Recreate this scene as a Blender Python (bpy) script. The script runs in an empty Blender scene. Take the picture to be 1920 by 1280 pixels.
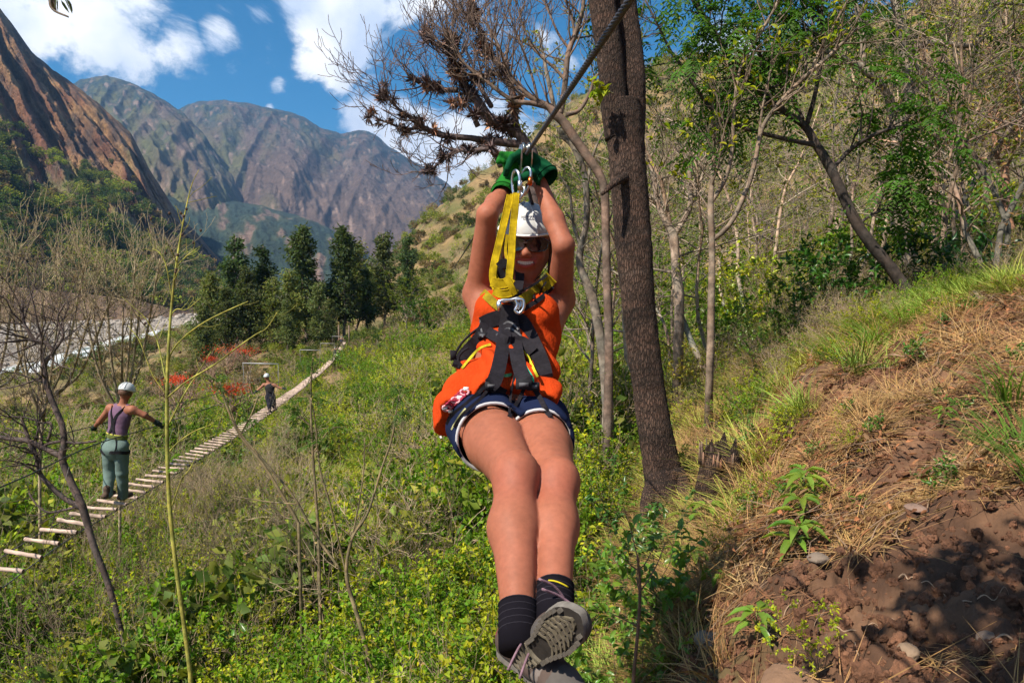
import bpy, math, random
import numpy as np
from mathutils import Vector, Matrix, noise as mnoise
from mathutils.bvhtree import BVHTree

rng = np.random.default_rng(7)
random.seed(7)
sc = bpy.context.scene
COL = sc.collection

# ------------------------------------------------------------------ camera
FPX = 1371.4                       # focal length in pixels of the 1920 px wide picture
PITCH = math.atan(140 / FPX)
cam_data = bpy.data.cameras.new("camera")
cam_data.sensor_width = 36.0
cam_data.lens = FPX * 36.0 / 1920.0
cam_data.clip_start = 0.05
cam_data.clip_end = 30000
cam = bpy.data.objects.new("camera", cam_data)
cam.location = (0, 0, 0)
cam.rotation_euler = (math.pi / 2 - PITCH, 0, 0)
COL.objects.link(cam)
sc.camera = cam
CP, SP = math.cos(PITCH), math.sin(PITCH)

def P(px, py, d):
    """photo pixel + metres in front of the camera -> world point"""
    cx = (px - 960) / FPX * d
    cy = -(py - 640) / FPX * d
    return np.array([cx, d * CP + cy * SP, -d * SP + cy * CP])

def pix(p):
    y = p[1] * CP - p[2] * SP
    u = p[1] * SP + p[2] * CP
    return 960 + FPX * p[0] / y, 640 - FPX * u / y, y

def G(px, py, z):
    """photo pixel -> point on the level z"""
    a = P(px, py, 1.0)
    return a * (z / a[2])

# ------------------------------------------------------------------ light
SUN_EL, SUN_AZ = math.radians(52), math.radians(230)       # azimuth clockwise from +Y (behind, to the left)
world = bpy.data.worlds.new("World"); sc.world = world; world.use_nodes = True
sun_data = bpy.data.lights.new("sun", 'SUN')
sun_data.energy = 5.0
sun_data.angle = math.radians(0.5)
sun_data.color = (1.0, 0.92, 0.78)
sun = bpy.data.objects.new("sun", sun_data)
sdir = Vector((math.sin(SUN_AZ) * math.cos(SUN_EL), math.cos(SUN_AZ) * math.cos(SUN_EL), math.sin(SUN_EL)))
sun.rotation_euler = sdir.to_track_quat('Z', 'Y').to_euler()
COL.objects.link(sun)
sc.view_settings.view_transform = 'Standard'
sc.view_settings.look = 'None'
sc.view_settings.gamma = 1.0
sc.view_settings.use_curve_mapping = False
sc.view_settings.exposure = 0.92
sc.render.engine = 'CYCLES'
sc.cycles.max_bounces = 4
sc.cycles.diffuse_bounces = 3
sc.cycles.glossy_bounces = 2
sc.cycles.transmission_bounces = 2
sc.cycles.transparent_max_bounces = 6
sc.cycles.volume_bounces = 0
sc.cycles.use_denoising = True
sc.cycles.use_adaptive_sampling = True
sc.cycles.adaptive_threshold = 0.02

# ---- sky with clouds in real directions
def world_nodes():
    nt = world.node_tree; nt.nodes.clear()
    N = nt.nodes.new; L = nt.links.new
    out = N('ShaderNodeOutputWorld')
    sky = N('ShaderNodeTexSky'); sky.sky_type = 'NISHITA'; sky.sun_disc = False
    sky.sun_elevation = SUN_EL; sky.sun_rotation = SUN_AZ
    sky.altitude = 2600; sky.air_density = 1.0; sky.dust_density = 0.15; sky.ozone_density = 3.2
    hs = N('ShaderNodeHueSaturation'); hs.inputs['Saturation'].default_value = 1.5; hs.inputs['Value'].default_value = 1.0
    hs.inputs['Hue'].default_value = 0.487
    L(sky.outputs[0], hs.inputs['Color'])
    b1 = N('ShaderNodeBackground'); b1.inputs['Strength'].default_value = 0.066
    L(hs.outputs[0], b1.inputs['Color'])
    tc = N('ShaderNodeTexCoord')
    def math_(op, a, b=None, clamp=False):
        m = N('ShaderNodeMath'); m.operation = op; m.use_clamp = clamp
        for i, v in enumerate((a, b)):
            if v is None: continue
            if isinstance(v, (int, float)): m.inputs[i].default_value = v
            else: L(v, m.inputs[i])
        return m.outputs[0]
    # warped direction for ragged edges
    nz = N('ShaderNodeTexNoise'); nz.inputs['Scale'].default_value = 5.0; nz.inputs['Detail'].default_value = 7; nz.inputs['Roughness'].default_value = 0.66; nz.inputs['Distortion'].default_value = .35
    mp = N('ShaderNodeMapping'); mp.inputs['Scale'].default_value = (1, 1, 1.5); mp.inputs['Location'].default_value = (3.1, 1.7, .4)
    L(tc.outputs['Generated'], mp.inputs[0]); L(mp.outputs[0], nz.inputs['Vector'])
    fb = nz.outputs['Fac']
    blobs = [  # px, py, radius px, weight
        (60, 30, 150, 1), (210, 40, 150, 1), (150, 110, 70, .8), (330, 85, 80, .9), (410, 65, 60, .8), (100, -60, 200, 1),
        (440, 110, 32, .5), (620, -10, 90, 1), (610, 60, 72, 1), (640, 105, 60, .9), (580, 110, 45, .7), (665, 20, 60, .8), (690, 60, 30, .6),
        (800, 20, 110, .42), (740, 120, 90, .40), (880, 60, 80, .38), (640, 160, 40, .6), (700, 160, 40, .6),
        (690, 220, 62, 1), (760, 260, 85, 1), (830, 300, 85, 1), (900, 330, 70, 1), (740, 205, 48, .9), (860, 250, 60, .7), (920, 200, 70, .45),
        (1350, 100, 60, .9), (1400, 110, 40, .8), (505, 202, 12, .6), (525, 160, 20, .45), (500, 90, 40, .35), (480, 35, 35, .4), (1060, 60, 60, .3)]
    acc = None
    for (px, py, r, w) in blobs:
        d = P(px, py, 1.0); d = d / np.linalg.norm(d)
        vd = N('ShaderNodeVectorMath'); vd.operation = 'DISTANCE'; vd.inputs[1].default_value = d
        L(tc.outputs['Generated'], vd.inputs[0])
        mr = N('ShaderNodeMapRange'); mr.interpolation_type = 'SMOOTHSTEP'
        rad = r / FPX * 1.55 * (FPX / math.hypot(FPX, px - 960)) ** 2
        mr.inputs['From Min'].default_value = 0; mr.inputs['From Max'].default_value = rad
        mr.inputs['To Min'].default_value = w; mr.inputs['To Max'].default_value = 0
        L(vd.outputs['Value'], mr.inputs['Value'])
        acc = mr.outputs[0] if acc is None else math_('MAXIMUM', acc, mr.outputs[0])
    # the same fair-weather cloud cover everywhere outside the view
    sep = N('ShaderNodeSeparateXYZ'); L(tc.outputs['Generated'], sep.inputs[0])
    n2 = N('ShaderNodeTexNoise'); n2.inputs['Scale'].default_value = 2.2; n2.inputs['Detail'].default_value = 3
    L(mp.outputs[0], n2.inputs['Vector'])
    far = math_('MULTIPLY', math_('SUBTRACT', n2.outputs['Fac'], 0.47), 4.0, True)
    back = N('ShaderNodeMapRange'); back.inputs['From Min'].default_value = 0.70; back.inputs['From Max'].default_value = 0.5
    L(sep.outputs['Y'], back.inputs['Value'])
    far = math_('MULTIPLY', far, back.outputs[0])
    acc = math_('MAXIMUM', acc, far)
    dens = math_('ADD', math_('MULTIPLY', acc, 0.82), math_('MULTIPLY', math_('SUBTRACT', fb, 0.5), 2.5))
    cov = N('ShaderNodeMapRange'); cov.interpolation_type = 'SMOOTHSTEP'
    cov.inputs['From Min'].default_value = 0.20; cov.inputs['From Max'].default_value = 0.58
    L(dens, cov.inputs['Value'])
    # grey undersides: thicker parts and the side away from the sun
    n3 = N('ShaderNodeTexNoise'); n3.inputs['Scale'].default_value = 9; n3.inputs['Detail'].default_value = 5
    m3 = N('ShaderNodeMapping'); m3.inputs['Location'].default_value = (.2, .3, -.35)
    L(tc.outputs['Generated'], m3.inputs[0]); L(m3.outputs[0], n3.inputs['Vector'])
    g = N('ShaderNodeMapRange'); g.inputs['From Min'].default_value = 0.36; g.inputs['From Max'].default_value = 0.60
    L(n3.outputs['Fac'], g.inputs['Value'])
    mx = N('ShaderNodeMix'); mx.data_type = 'RGBA'
    mx.inputs['A'].default_value = (0.50, 0.57, 0.70, 1); mx.inputs['B'].default_value = (0.90, 0.89, 0.88, 1)
    L(g.outputs[0], mx.inputs['Factor'])
    b2 = N('ShaderNodeBackground'); b2.inputs['Strength'].default_value = 0.90
    L(mx.outputs['Result'], b2.inputs['Color'])
    ms = N('ShaderNodeMixShader'); L(cov.outputs[0], ms.inputs[0]); L(b1.outputs[0], ms.inputs[1]); L(b2.outputs[0], ms.inputs[2])
    L(ms.outputs[0], out.inputs[0])
world_nodes()

# ------------------------------------------------------------------ object helpers
def tag(o, label=None, cat=None, group=None, kind=None):
    if label: o['label'] = label
    if cat: o['category'] = cat
    if group: o['group'] = group
    if kind: o['kind'] = kind
    return o

def empty(name, loc, label=None, cat=None, group=None, rz=0.0):
    o = bpy.data.objects.new(name, None); COL.objects.link(o)
    o.empty_display_size = .1
    o.location = tuple(loc); o.rotation_euler = (0, 0, rz)
    return tag(o, label, cat, group)

class MB:
    """collects shapes, builds ONE mesh object"""
    def __init__(s): s.v = []; s.f = []; s.c = []; s.m = []; s.n = 0; s.flat = False
    def raw(s, v, f, col=(1, 1, 1), mat=0):
        v = np.asarray(v, float).reshape(-1, 3)
        s.v.append(v)
        if isinstance(f, np.ndarray):
            ff = (f + s.n); s.f.extend(ff.tolist()); k = len(ff)
        else:
            s.f.extend([tuple(i + s.n for i in q) for q in f]); k = len(f)
        s.m.extend([mat] * k)
        c = np.asarray(col, float)
        if c.ndim == 1: c = np.tile(c[:3], (len(v), 1))
        s.c.append(c); s.n += len(v)
    def tube(s, pts, rad, n=6, col=(1, 1, 1), mat=0, cap=True, wob=0.0, seed=0):
        pts = np.asarray(pts, float); m = len(pts)
        rad = np.broadcast_to(np.asarray(rad, float), (m,))
        t = np.gradient(pts, axis=0); t /= np.linalg.norm(t, axis=1)[:, None] + 1e-12
        ref = np.array([0, 0, 1.0]) if abs(t[0][2]) < .9 else np.array([1.0, 0, 0])
        u = np.cross(t[0], ref); u /= np.linalg.norm(u); U = []
        for i in range(m):
            u = u - t[i] * np.dot(u, t[i]); u /= np.linalg.norm(u) + 1e-12; U.append(u.copy())
        U = np.array(U); W = np.cross(t, U)
        a = np.arange(n) / n * 2 * np.pi
        ring = np.cos(a)[None, :, None] * U[:, None, :] + np.sin(a)[None, :, None] * W[:, None, :]
        r = rad[:, None, None] * np.ones((m, n, 1))
        if wob:
            g = np.random.default_rng(seed)
            lob = 1 + wob * (np.sin(a * 3 + g.uniform(0, 6)) * .5 + np.sin(a * 5 + g.uniform(0, 6)) * .3)[None, :, None] + wob * .5 * g.normal(size=(m, n, 1))
            r = r * lob
        v = (pts[:, None, :] + ring * r).reshape(-1, 3)
        i = np.arange(m - 1)[:, None] * n; j = np.arange(n)[None, :]; jn = (j + 1) % n
        f = np.stack([i + j, i + jn, i + n + jn, i + n + j], -1).reshape(-1, 4)
        cc = np.asarray(col, float)
        if cc.ndim == 2 and len(cc) == m: cc = np.repeat(cc, n, axis=0)
        s.raw(v, f, cc, mat)
        if cap:
            b = s.n - m * n
            s.f.append(tuple(b + k for k in range(n - 1, -1, -1))); s.m.append(mat)
            s.f.append(tuple(b + (m - 1) * n + k for k in range(n))); s.m.append(mat)
    def box(s, c, size, R=None, col=(1, 1, 1), mat=0, taper=1.0):
        x, y, z = np.asarray(size, float) / 2
        v = np.array([[-x, -y, -z], [x, -y, -z], [x, y, -z], [-x, y, -z], [-x * taper, -y * taper, z], [x * taper, -y * taper, z], [x * taper, y * taper, z], [-x * taper, y * taper, z]])
        if R is not None: v = v @ np.asarray(R).T
        s.raw(v + np.asarray(c), [(0, 3, 2, 1), (4, 5, 6, 7), (0, 1, 5, 4), (1, 2, 6, 5), (2, 3, 7, 6), (3, 0, 4, 7)], col, mat)
    def ball(s, c, r, col=(1, 1, 1), mat=0, sub=1, R=None, jit=0.0, seed=0):
        v, f = ICO[sub]
        v = v.copy()
        if jit: v = v * (1 + np.random.default_rng(seed).normal(size=(len(v), 1)) * jit)
        v = v * np.asarray(r, float)
        if R is not None: v = v @ np.asarray(R).T
        s.raw(v + np.asarray(c), f, col, mat)
    def leaves(s, c, d, nrm, ln, wd, col, mat=0, big=False, fold=.25, droop=0.0):
        """many pointed leaves at once: base c, direction d, normal nrm"""
        c = np.asarray(c, float); k = len(c)
        d = np.asarray(d, float); d = d / (np.linalg.norm(d, axis=1)[:, None] + 1e-9)
        nrm = nrm - d * np.sum(nrm * d, 1)[:, None]; nrm = nrm / (np.linalg.norm(nrm, axis=1)[:, None] + 1e-9)
        w = np.cross(d, nrm); ln = np.broadcast_to(ln, (k,))[:, None]; wd = np.broadcast_to(wd, (k,))[:, None]
        if not big:
            v = np.stack([c, c + d * ln * .45 + w * wd * .5 + nrm * wd * fold, c + d * ln - nrm * ln * droop, c + d * ln * .45 - w * wd * .5 + nrm * wd * fold], 1)
            f = np.array([[0, 1, 2], [0, 2, 3]]); q = 4
        else:
            v = np.stack([c, c + d * ln * .3 + w * wd * .45 + nrm * wd * fold, c + d * ln * .68 + w * wd * .38 + nrm * (wd * fold - ln * droop * .35), c + d * ln - nrm * ln * droop,
                          c + d * ln * .68 - w * wd * .38 + nrm * (wd * fold - ln * droop * .35), c + d * ln * .3 - w * wd * .45 + nrm * wd * fold,
                          c + d * ln * .5 - nrm * ln * droop * .2], 1)
            f = np.array([[0, 1, 6], [1, 2, 6], [2, 3, 6], [3, 4, 6], [4, 5, 6], [5, 0, 6]]); q = 7
        F = (np.arange(k)[:, None, None] * q + f[None]).reshape(-1, 3)
        col = np.asarray(col, float)
        if col.ndim == 2: col = np.repeat(col, q, axis=0)
        s.raw(v.reshape(-1, 3), F, col, mat)
    def mesh(s, name, mats, smooth=True):
        me = bpy.data.meshes.new(name)
        V = np.concatenate(s.v) if s.v else np.zeros((0, 3))
        ls = np.fromiter((len(q) for q in s.f), int, len(s.f))
        idx = np.fromiter((i for q in s.f for i in q), np.int32, int(ls.sum()))
        me.vertices.add(len(V)); me.vertices.foreach_set('co', V.astype(np.float32).ravel())
        me.loops.add(len(idx)); me.loops.foreach_set('vertex_index', idx)
        me.polygons.add(len(ls)); me.polygons.foreach_set('loop_start', np.concatenate([[0], np.cumsum(ls)[:-1]]).astype(np.int32))
        me.polygons.foreach_set('loop_total', ls.astype(np.int32))
        me.polygons.foreach_set('material_index', np.array(s.m, np.int32))
        me.polygons.foreach_set('use_smooth', np.full(len(ls), smooth and not s.flat))
        me.update(calc_edges=True)
        ca = me.color_attributes.new('Col', 'FLOAT_COLOR', 'POINT')
        C = np.concatenate(s.c); C = np.concatenate([C, np.ones((len(C), 1))], 1)
        ca.data.foreach_set('color', C.astype(np.float32).ravel())
        for m in (mats if isinstance(mats, (list, tuple)) else [mats]): me.materials.append(m)
        return me
    def build(s, name, mats, parent=None, smooth=True, origin=None):
        me = s.mesh(name, mats, smooth)
        o = bpy.data.objects.new(name, me); COL.objects.link(o)
        if parent is not None:
            off = world_of(parent)
            o.parent = parent
            me.transform(Matrix.Translation(-Vector(off)))
        elif origin is not None:
            me.transform(Matrix.Translation(-Vector(origin))); o.location = tuple(origin)
        return o

def world_of(o):
    p = Vector((0, 0, 0))
    while o is not None: p = p + o.location; o = o.parent
    return p

def _ico(sub):
    t = (1 + 5 ** .5) / 2
    v = [(-1, t, 0), (1, t, 0), (-1, -t, 0), (1, -t, 0), (0, -1, t), (0, 1, t), (0, -1, -t), (0, 1, -t), (t, 0, -1), (t, 0, 1), (-t, 0, -1), (-t, 0, 1)]
    f = [(0, 11, 5), (0, 5, 1), (0, 1, 7), (0, 7, 10), (0, 10, 11), (1, 5, 9), (5, 11, 4), (11, 10, 2), (10, 7, 6), (7, 1, 8), (3, 9, 4), (3, 4, 2), (3, 2, 6), (3, 6, 8), (3, 8, 9), (4, 9, 5), (2, 4, 11), (6, 2, 10), (8, 6, 7), (9, 8, 1)]
    v = [np.array(p) / np.linalg.norm(p) for p in v]
    for _ in range(sub):
        c = {}; nf = []
        def mid(a, b):
            k = (min(a, b), max(a, b))
            if k not in c:
                m = v[a] + v[b]; v.append(m / np.linalg.norm(m)); c[k] = len(v) - 1
            return c[k]
        for a, b, d in f:
            x, y, z = mid(a, b), mid(b, d), mid(d, a)
            nf += [(a, x, z), (b, y, x), (d, z, y), (x, y, z)]
        f = nf
    return np.array(v), np.array(f)
ICO = [_ico(0), _ico(1), _ico(2), _ico(3)]

def spline(pts, step=None, n=None):
    """Catmull-Rom through pts (any number of columns)"""
    pts = np.asarray(pts, float)
    if len(pts) < 3 and n is None: n = 4
    p = np.vstack([2 * pts[0] - pts[1], pts, 2 * pts[-1] - pts[-2]])
    k = n or 5; out = []
    for i in range(1, len(p) - 2):
        for t in np.arange(k) / k:
            a, b, c, d = p[i - 1], p[i], p[i + 1], p[i + 2]
            out.append(.5 * ((2 * b) + (c - a) * t + (2 * a - 5 * b + 4 * c - d) * t * t + (3 * b - a - 3 * c + d) * t ** 3))
    out.append(pts[-1])
    return np.array(out)

# value-noise helpers on arrays (fast, no loops over Blender noise)
_pn = np.random.default_rng(11).random((64, 64, 64))
def vnoise(x, y, z=0.0):
    x, y, z = np.broadcast_arrays(np.asarray(x, float), np.asarray(y, float), np.asarray(z, float))
    xi, yi, zi = np.floor(x).astype(int), np.floor(y).astype(int), np.floor(z).astype(int)
    fx, fy, fz = x - xi, y - yi, z - zi
    fx, fy, fz = [q * q * (3 - 2 * q) for q in (fx, fy, fz)]
    r = 0
    for a in (0, 1):
        for b in (0, 1):
            for c in (0, 1):
                w = (fx if a else 1 - fx) * (fy if b else 1 - fy) * (fz if c else 1 - fz)
                r = r + w * _pn[(xi + a) & 63, (yi + b) & 63, (zi + c) & 63]
    return r * 2 - 1
def fbm(x, y, z=0.0, o=4, g=.5):
    r = 0; a = 1.0; s = 0
    for k in range(o):
        f = 2.03 ** k
        r = r + a * vnoise(x * f + 13.7 * k, y * f + 5.1 * k, z * f); s += a; a *= g
    return r / s
def ridged(x, y, z=0.0, o=4, g=.5):
    r = 0; a = 1.0; s = 0
    for k in range(o):
        f = 2.07 ** k
        r = r + a * (1 - 2 * np.abs(vnoise(x * f + 7.3 * k, y * f + 2.9 * k, z * f))); s += a; a *= g
    return r / s

# ------------------------------------------------------------------ materials
MATS = {}
def mat(name, base=(.5, .5, .5), rough=.8, attr=True, nscale=20, namp=.35, bump=.0, bscale=60, bdist=.01, tint=(0, 0, 0), metal=0.0, spec=.3, transl=0.0, objrand=0.0, coords='Object', stretch=(1, 1, 1), extra=None, n2scale=0, n2amp=0.0):
    if name in MATS: return MATS[name]
    m = bpy.data.materials.new(name); m.use_nodes = True; MATS[name] = m
    nt = m.node_tree; N = nt.nodes.new; L = nt.links.new
    b = nt.nodes['Principled BSDF']; out = nt.nodes['Material Output']
    b.inputs['Roughness'].default_value = rough
    b.inputs['Metallic'].default_value = metal
    b.inputs['Specular IOR Level'].default_value = spec
    tc = N('ShaderNodeTexCoord'); mp = N('ShaderNodeMapping'); mp.inputs['Scale'].default_value = stretch
    L(tc.outputs[coords], mp.inputs[0])
    rgb = N('ShaderNodeRGB'); rgb.outputs[0].default_value = (*base, 1)
    cur = rgb.outputs[0]
    def mixc(kind, fac, a, bb):
        x = N('ShaderNodeMix'); x.data_type = 'RGBA'; x.blend_type = kind; x.clamp_factor = True
        if isinstance(fac, float): x.inputs['Factor'].default_value = fac
        else: L(fac, x.inputs['Factor'])
        for key, val in (('A', a), ('B', bb)):
            if isinstance(val, tuple): x.inputs[key].default_value = val
            else: L(val, x.inputs[key])
        return x.outputs['Result']
    if attr:
        at = N('ShaderNodeAttribute'); at.attribute_name = 'Col'
        cur = mixc('MULTIPLY', 1.0, cur, at.outputs['Color'])
    def gain(src, lo, hi, amp):
        mr = N('ShaderNodeMapRange'); mr.inputs['From Min'].default_value = lo; mr.inputs['From Max'].default_value = hi
        mr.inputs['To Min'].default_value = 1 - amp; mr.inputs['To Max'].default_value = 1 + amp
        L(src, mr.inputs['Value'])
        vm = N('ShaderNodeVectorMath'); vm.operation = 'SCALE'
        L(cur, vm.inputs[0]); L(mr.outputs[0], vm.inputs['Scale'])
        return vm.outputs[0]
    if namp:
        nz = N('ShaderNodeTexNoise'); nz.inputs['Scale'].default_value = nscale; nz.inputs['Detail'].default_value = 5; nz.inputs['Roughness'].default_value = .6
        L(mp.outputs[0], nz.inputs['Vector'])
        cur = gain(nz.outputs['Fac'], .3, .7, namp)
    if n2scale:
        nz2 = N('ShaderNodeTexNoise'); nz2.inputs['Scale'].default_value = n2scale; nz2.inputs['Detail'].default_value = 4
        L(mp.outputs[0], nz2.inputs['Vector'])
        cur = gain(nz2.outputs['Fac'], .35, .65, n2amp)
    if objrand:
        oi = N('ShaderNodeObjectInfo')
        cur = gain(oi.outputs['Random'], 0, 1, objrand)
    L(cur, b.inputs['Base Color'])
    if bump:
        bz = N('ShaderNodeTexNoise'); bz.inputs['Scale'].default_value = bscale; bz.inputs['Detail'].default_value = 6; bz.inputs['Roughness'].default_value = .65
        L(mp.outputs[0], bz.inputs['Vector'])
        bp = N('ShaderNodeBump'); bp.inputs['Strength'].default_value = bump; bp.inputs['Distance'].default_value = bdist
        L(bz.outputs['Fac'], bp.inputs['Height']); L(bp.outputs[0], b.inputs['Normal'])
    if transl:
        tr = N('ShaderNodeBsdfTranslucent'); mxs = N('ShaderNodeMixShader'); mxs.inputs[0].default_value = transl
        tcol = mixc('MULTIPLY', 1.0, cur, (1.25, 1.35, .6, 1))
        L(tcol, tr.inputs['Color']); L(b.outputs[0], mxs.inputs[1]); L(tr.outputs[0], mxs.inputs[2]); L(mxs.outputs[0], out.inputs[0])
    if extra: extra(nt, b, cur, mp)
    return m
# ================================================================== TERRAIN
# heights are interpolated as slope z/r over (direction, log distance)
_cp = []
def cpt(px, py, d, w=1.0):
    p = P(px, py, d); _cp.append(p)
for a in [
    # right bank
    (1920, 1280, 1.9), (1450, 1290, 2.4), (1600, 1100, 3.0), (1750, 1000, 3.0), (1550, 900, 4.0), (1750, 880, 3.7), (1900, 720, 4.2), (1900, 590, 5.2), (1700, 650, 5.6), (1500, 740, 5.6),
    (1250, 950, 6.0), (1350, 960, 5.3), (1250, 1280, 3.2), (1400, 860, 5.4), (1800, 575, 7.5), (1650, 600, 9), (1450, 650, 12), (1900, 540, 9),
    # below the camera
    (1120, 1280, 4.2), (800, 1280, 6.2), (400, 1280, 8.8), (0, 1280, 10), (-400, 1280, 10.5), (1150, 960, 8.5), (950, 930, 13), (600, 1020, 15), (300, 1020, 17), (0, 1000, 18), (-400, 1000, 18),
    (800, 720, 42), (700, 690, 66), (640, 672, 84), (500, 770, 44), (420, 730, 76), (200, 830, 46), (0, 880, 33), (-300, 880, 33), (100, 790, 100), (-300, 790, 100), (900, 780, 26), (1100, 720, 20),
    (450, 668, 100), (600, 648, 110), (700, 632, 130),
    # valley floor
    (50, 715, 175), (250, 660, 250), (350, 625, 330), (-300, 715, 180), (0, 640, 400), (-400, 640, 420), (600, 575, 420), (400, 580, 500), (300, 640, 200), (400, 660, 150),
    # slope to the right
    (800, 645, 85), (760, 590, 160), (850, 570, 120), (850, 480, 210), (1000, 520, 90), (1100, 600, 38), (1300, 620, 22), (1300, 470, 60), (1500, 520, 36), (1800, 470, 36), (1900, 320, 80), (1700, 360, 80),
    (1300, 300, 170), (1500, 260, 150), (1900, 100, 200), (1100, 350, 190), (1000, 420, 200), (900, 450, 200), (2300, 400, 40), (2300, 100, 150), (2300, 520, 9), (2300, 700, 4), (2400, 1200, 2.2),
    # crest of the right hill
    (700, 560, 330), (760, 478, 330), (800, 436, 340), (860, 382, 350), (900, 356, 350), (1000, 268, 360), (1100, 205, 360), (1180, 145, 360), (1240, 115, 360), (1310, 108, 360), (1380, 122, 350), (1440, 128, 330),
    (1500, 104, 310), (1600, 78, 300), (1750, 30, 300), (1900, -20, 300), (2300, -120, 300),
    # behind the crest
    (700, 590, 600), (800, 540, 600), (900, 500, 620), (1000, 450, 620), (1200, 380, 640), (1400, 350, 640), (1900, 250, 640), (2400, 200, 640),
]: cpt(*a)
for (x, y, z) in [(-3, 0, -3.6), (-8, 0, -6.5), (-30, 0, -14), (-90, 0, -24), (-250, 0, -26), (2, 0, -0.6), (4, 0, .7), (10, 0, 4), (40, 0, 16), (120, 0, 50), (300, 0, 120), (.6, .6, -1.5), (-.8, .8, -2.3),
                  (0, -2, -1.9), (0, -8, -2), (-8, -8, -6), (8, -8, 3), (0, -60, -2), (0, -300, 10), (-200, -200, -20), (250, -200, 100), (-60, 60, -22), (-200, 100, -27), (0.9, .3, -1.35), (1.5, 1.2, -1.0), (-600, 0, 30), (0, -600, 50), (600, 0, 150)]:
    _cp.append(np.array([x, y, z], float))
_cp = np.array(_cp)
def _feat(x, y):
    r = np.hypot(x, y) + 1e-6
    return np.stack([x / r * 2.6, y / r * 2.6, np.log(r + .3)], -1), r
_f, _r = _feat(_cp[:, 0], _cp[:, 1])
_D = np.linalg.norm(_f[:, None] - _f[None], axis=2)
_A = np.block([[_D - 0.02 * np.eye(len(_f)), np.ones((len(_f), 1)), _f], [np.ones((1, len(_f))), np.zeros((1, 4))], [_f.T, np.zeros((3, 4))]])
_S = np.linalg.solve(_A + 1e-9 * np.eye(len(_A)), np.concatenate([_cp[:, 2] / _r, np.zeros(4)]))
BED = -25.0
def base_height(x, y):
    x = np.asarray(x, float); y = np.asarray(y, float); sh = x.shape
    x = x.ravel(); y = y.ravel(); out = np.empty(len(x))
    for i in range(0, len(x), 20000):
        f, r = _feat(x[i:i + 20000], y[i:i + 20000])
        D = np.linalg.norm(f[:, None] - _f[None], axis=2)
        t = D @ _S[:len(_f)] + _S[len(_f)] + f @ _S[len(_f) + 1:]
        out[i:i + 20000] = t * r
    return out.reshape(sh)
def bankness(x, y):
    """1 on the bare earth bank near the camera on the right"""
    x = np.asarray(x, float); y = np.asarray(y, float)
    e = -.6 + .42 * y + .25 * vnoise(y * .9, 3.3)
    e2 = 7.2 + 0 * x
    a = np.clip((x - e) / .5, 0, 1) * np.clip((e2 - y) / 1.2, 0, 1) * np.clip((9 - x) / 2, 0, 1)
    return a
def height(x, y):
    x = np.asarray(x, float); y = np.asarray(y, float)
    z = base_height(x, y); r = np.hypot(x, y)
    k = 3.0                                                     # flat valley floor
    z = np.where(r > 60, np.logaddexp(z / k, BED / k) * k, z)
    b = bankness(x, y)
    z = z + b * (0.13 * fbm(x * 1.7, y * 1.7, o=2) + 0.125 * ridged(x * 2.3 + 5, y * 2.9, o=5, g=.62) + .030 * fbm(x * 15, y * 15, 2.0, o=3) + .020 * ridged(x * 26, y * 26, o=3))
    rr = np.clip(r, 4, 60)
    z = z + (1 - b) * (rr * .014 * fbm(x / 2.2, y / 2.2, o=3) * np.clip(r / 6, 0, 1))
    hill = np.clip((z + 18) / 30, 0, 1) * np.clip((r - 60) / 120, 0, 1)
    z = z + hill * (9 * ridged(x / 90 + 2, y / 130, o=4) + 2.2 * fbm(x / 14, y / 14, o=3)) * np.clip((700 - r) / 300, 0, 1)
    bed = np.clip((BED + 3 - z) / 3, 0, 1)
    z = z + bed * .35 * fbm(x / 3, y / 3, o=3)
    return z

def ground_z(x, y): return float(height(np.array([x]), np.array([y]))[0])

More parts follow.
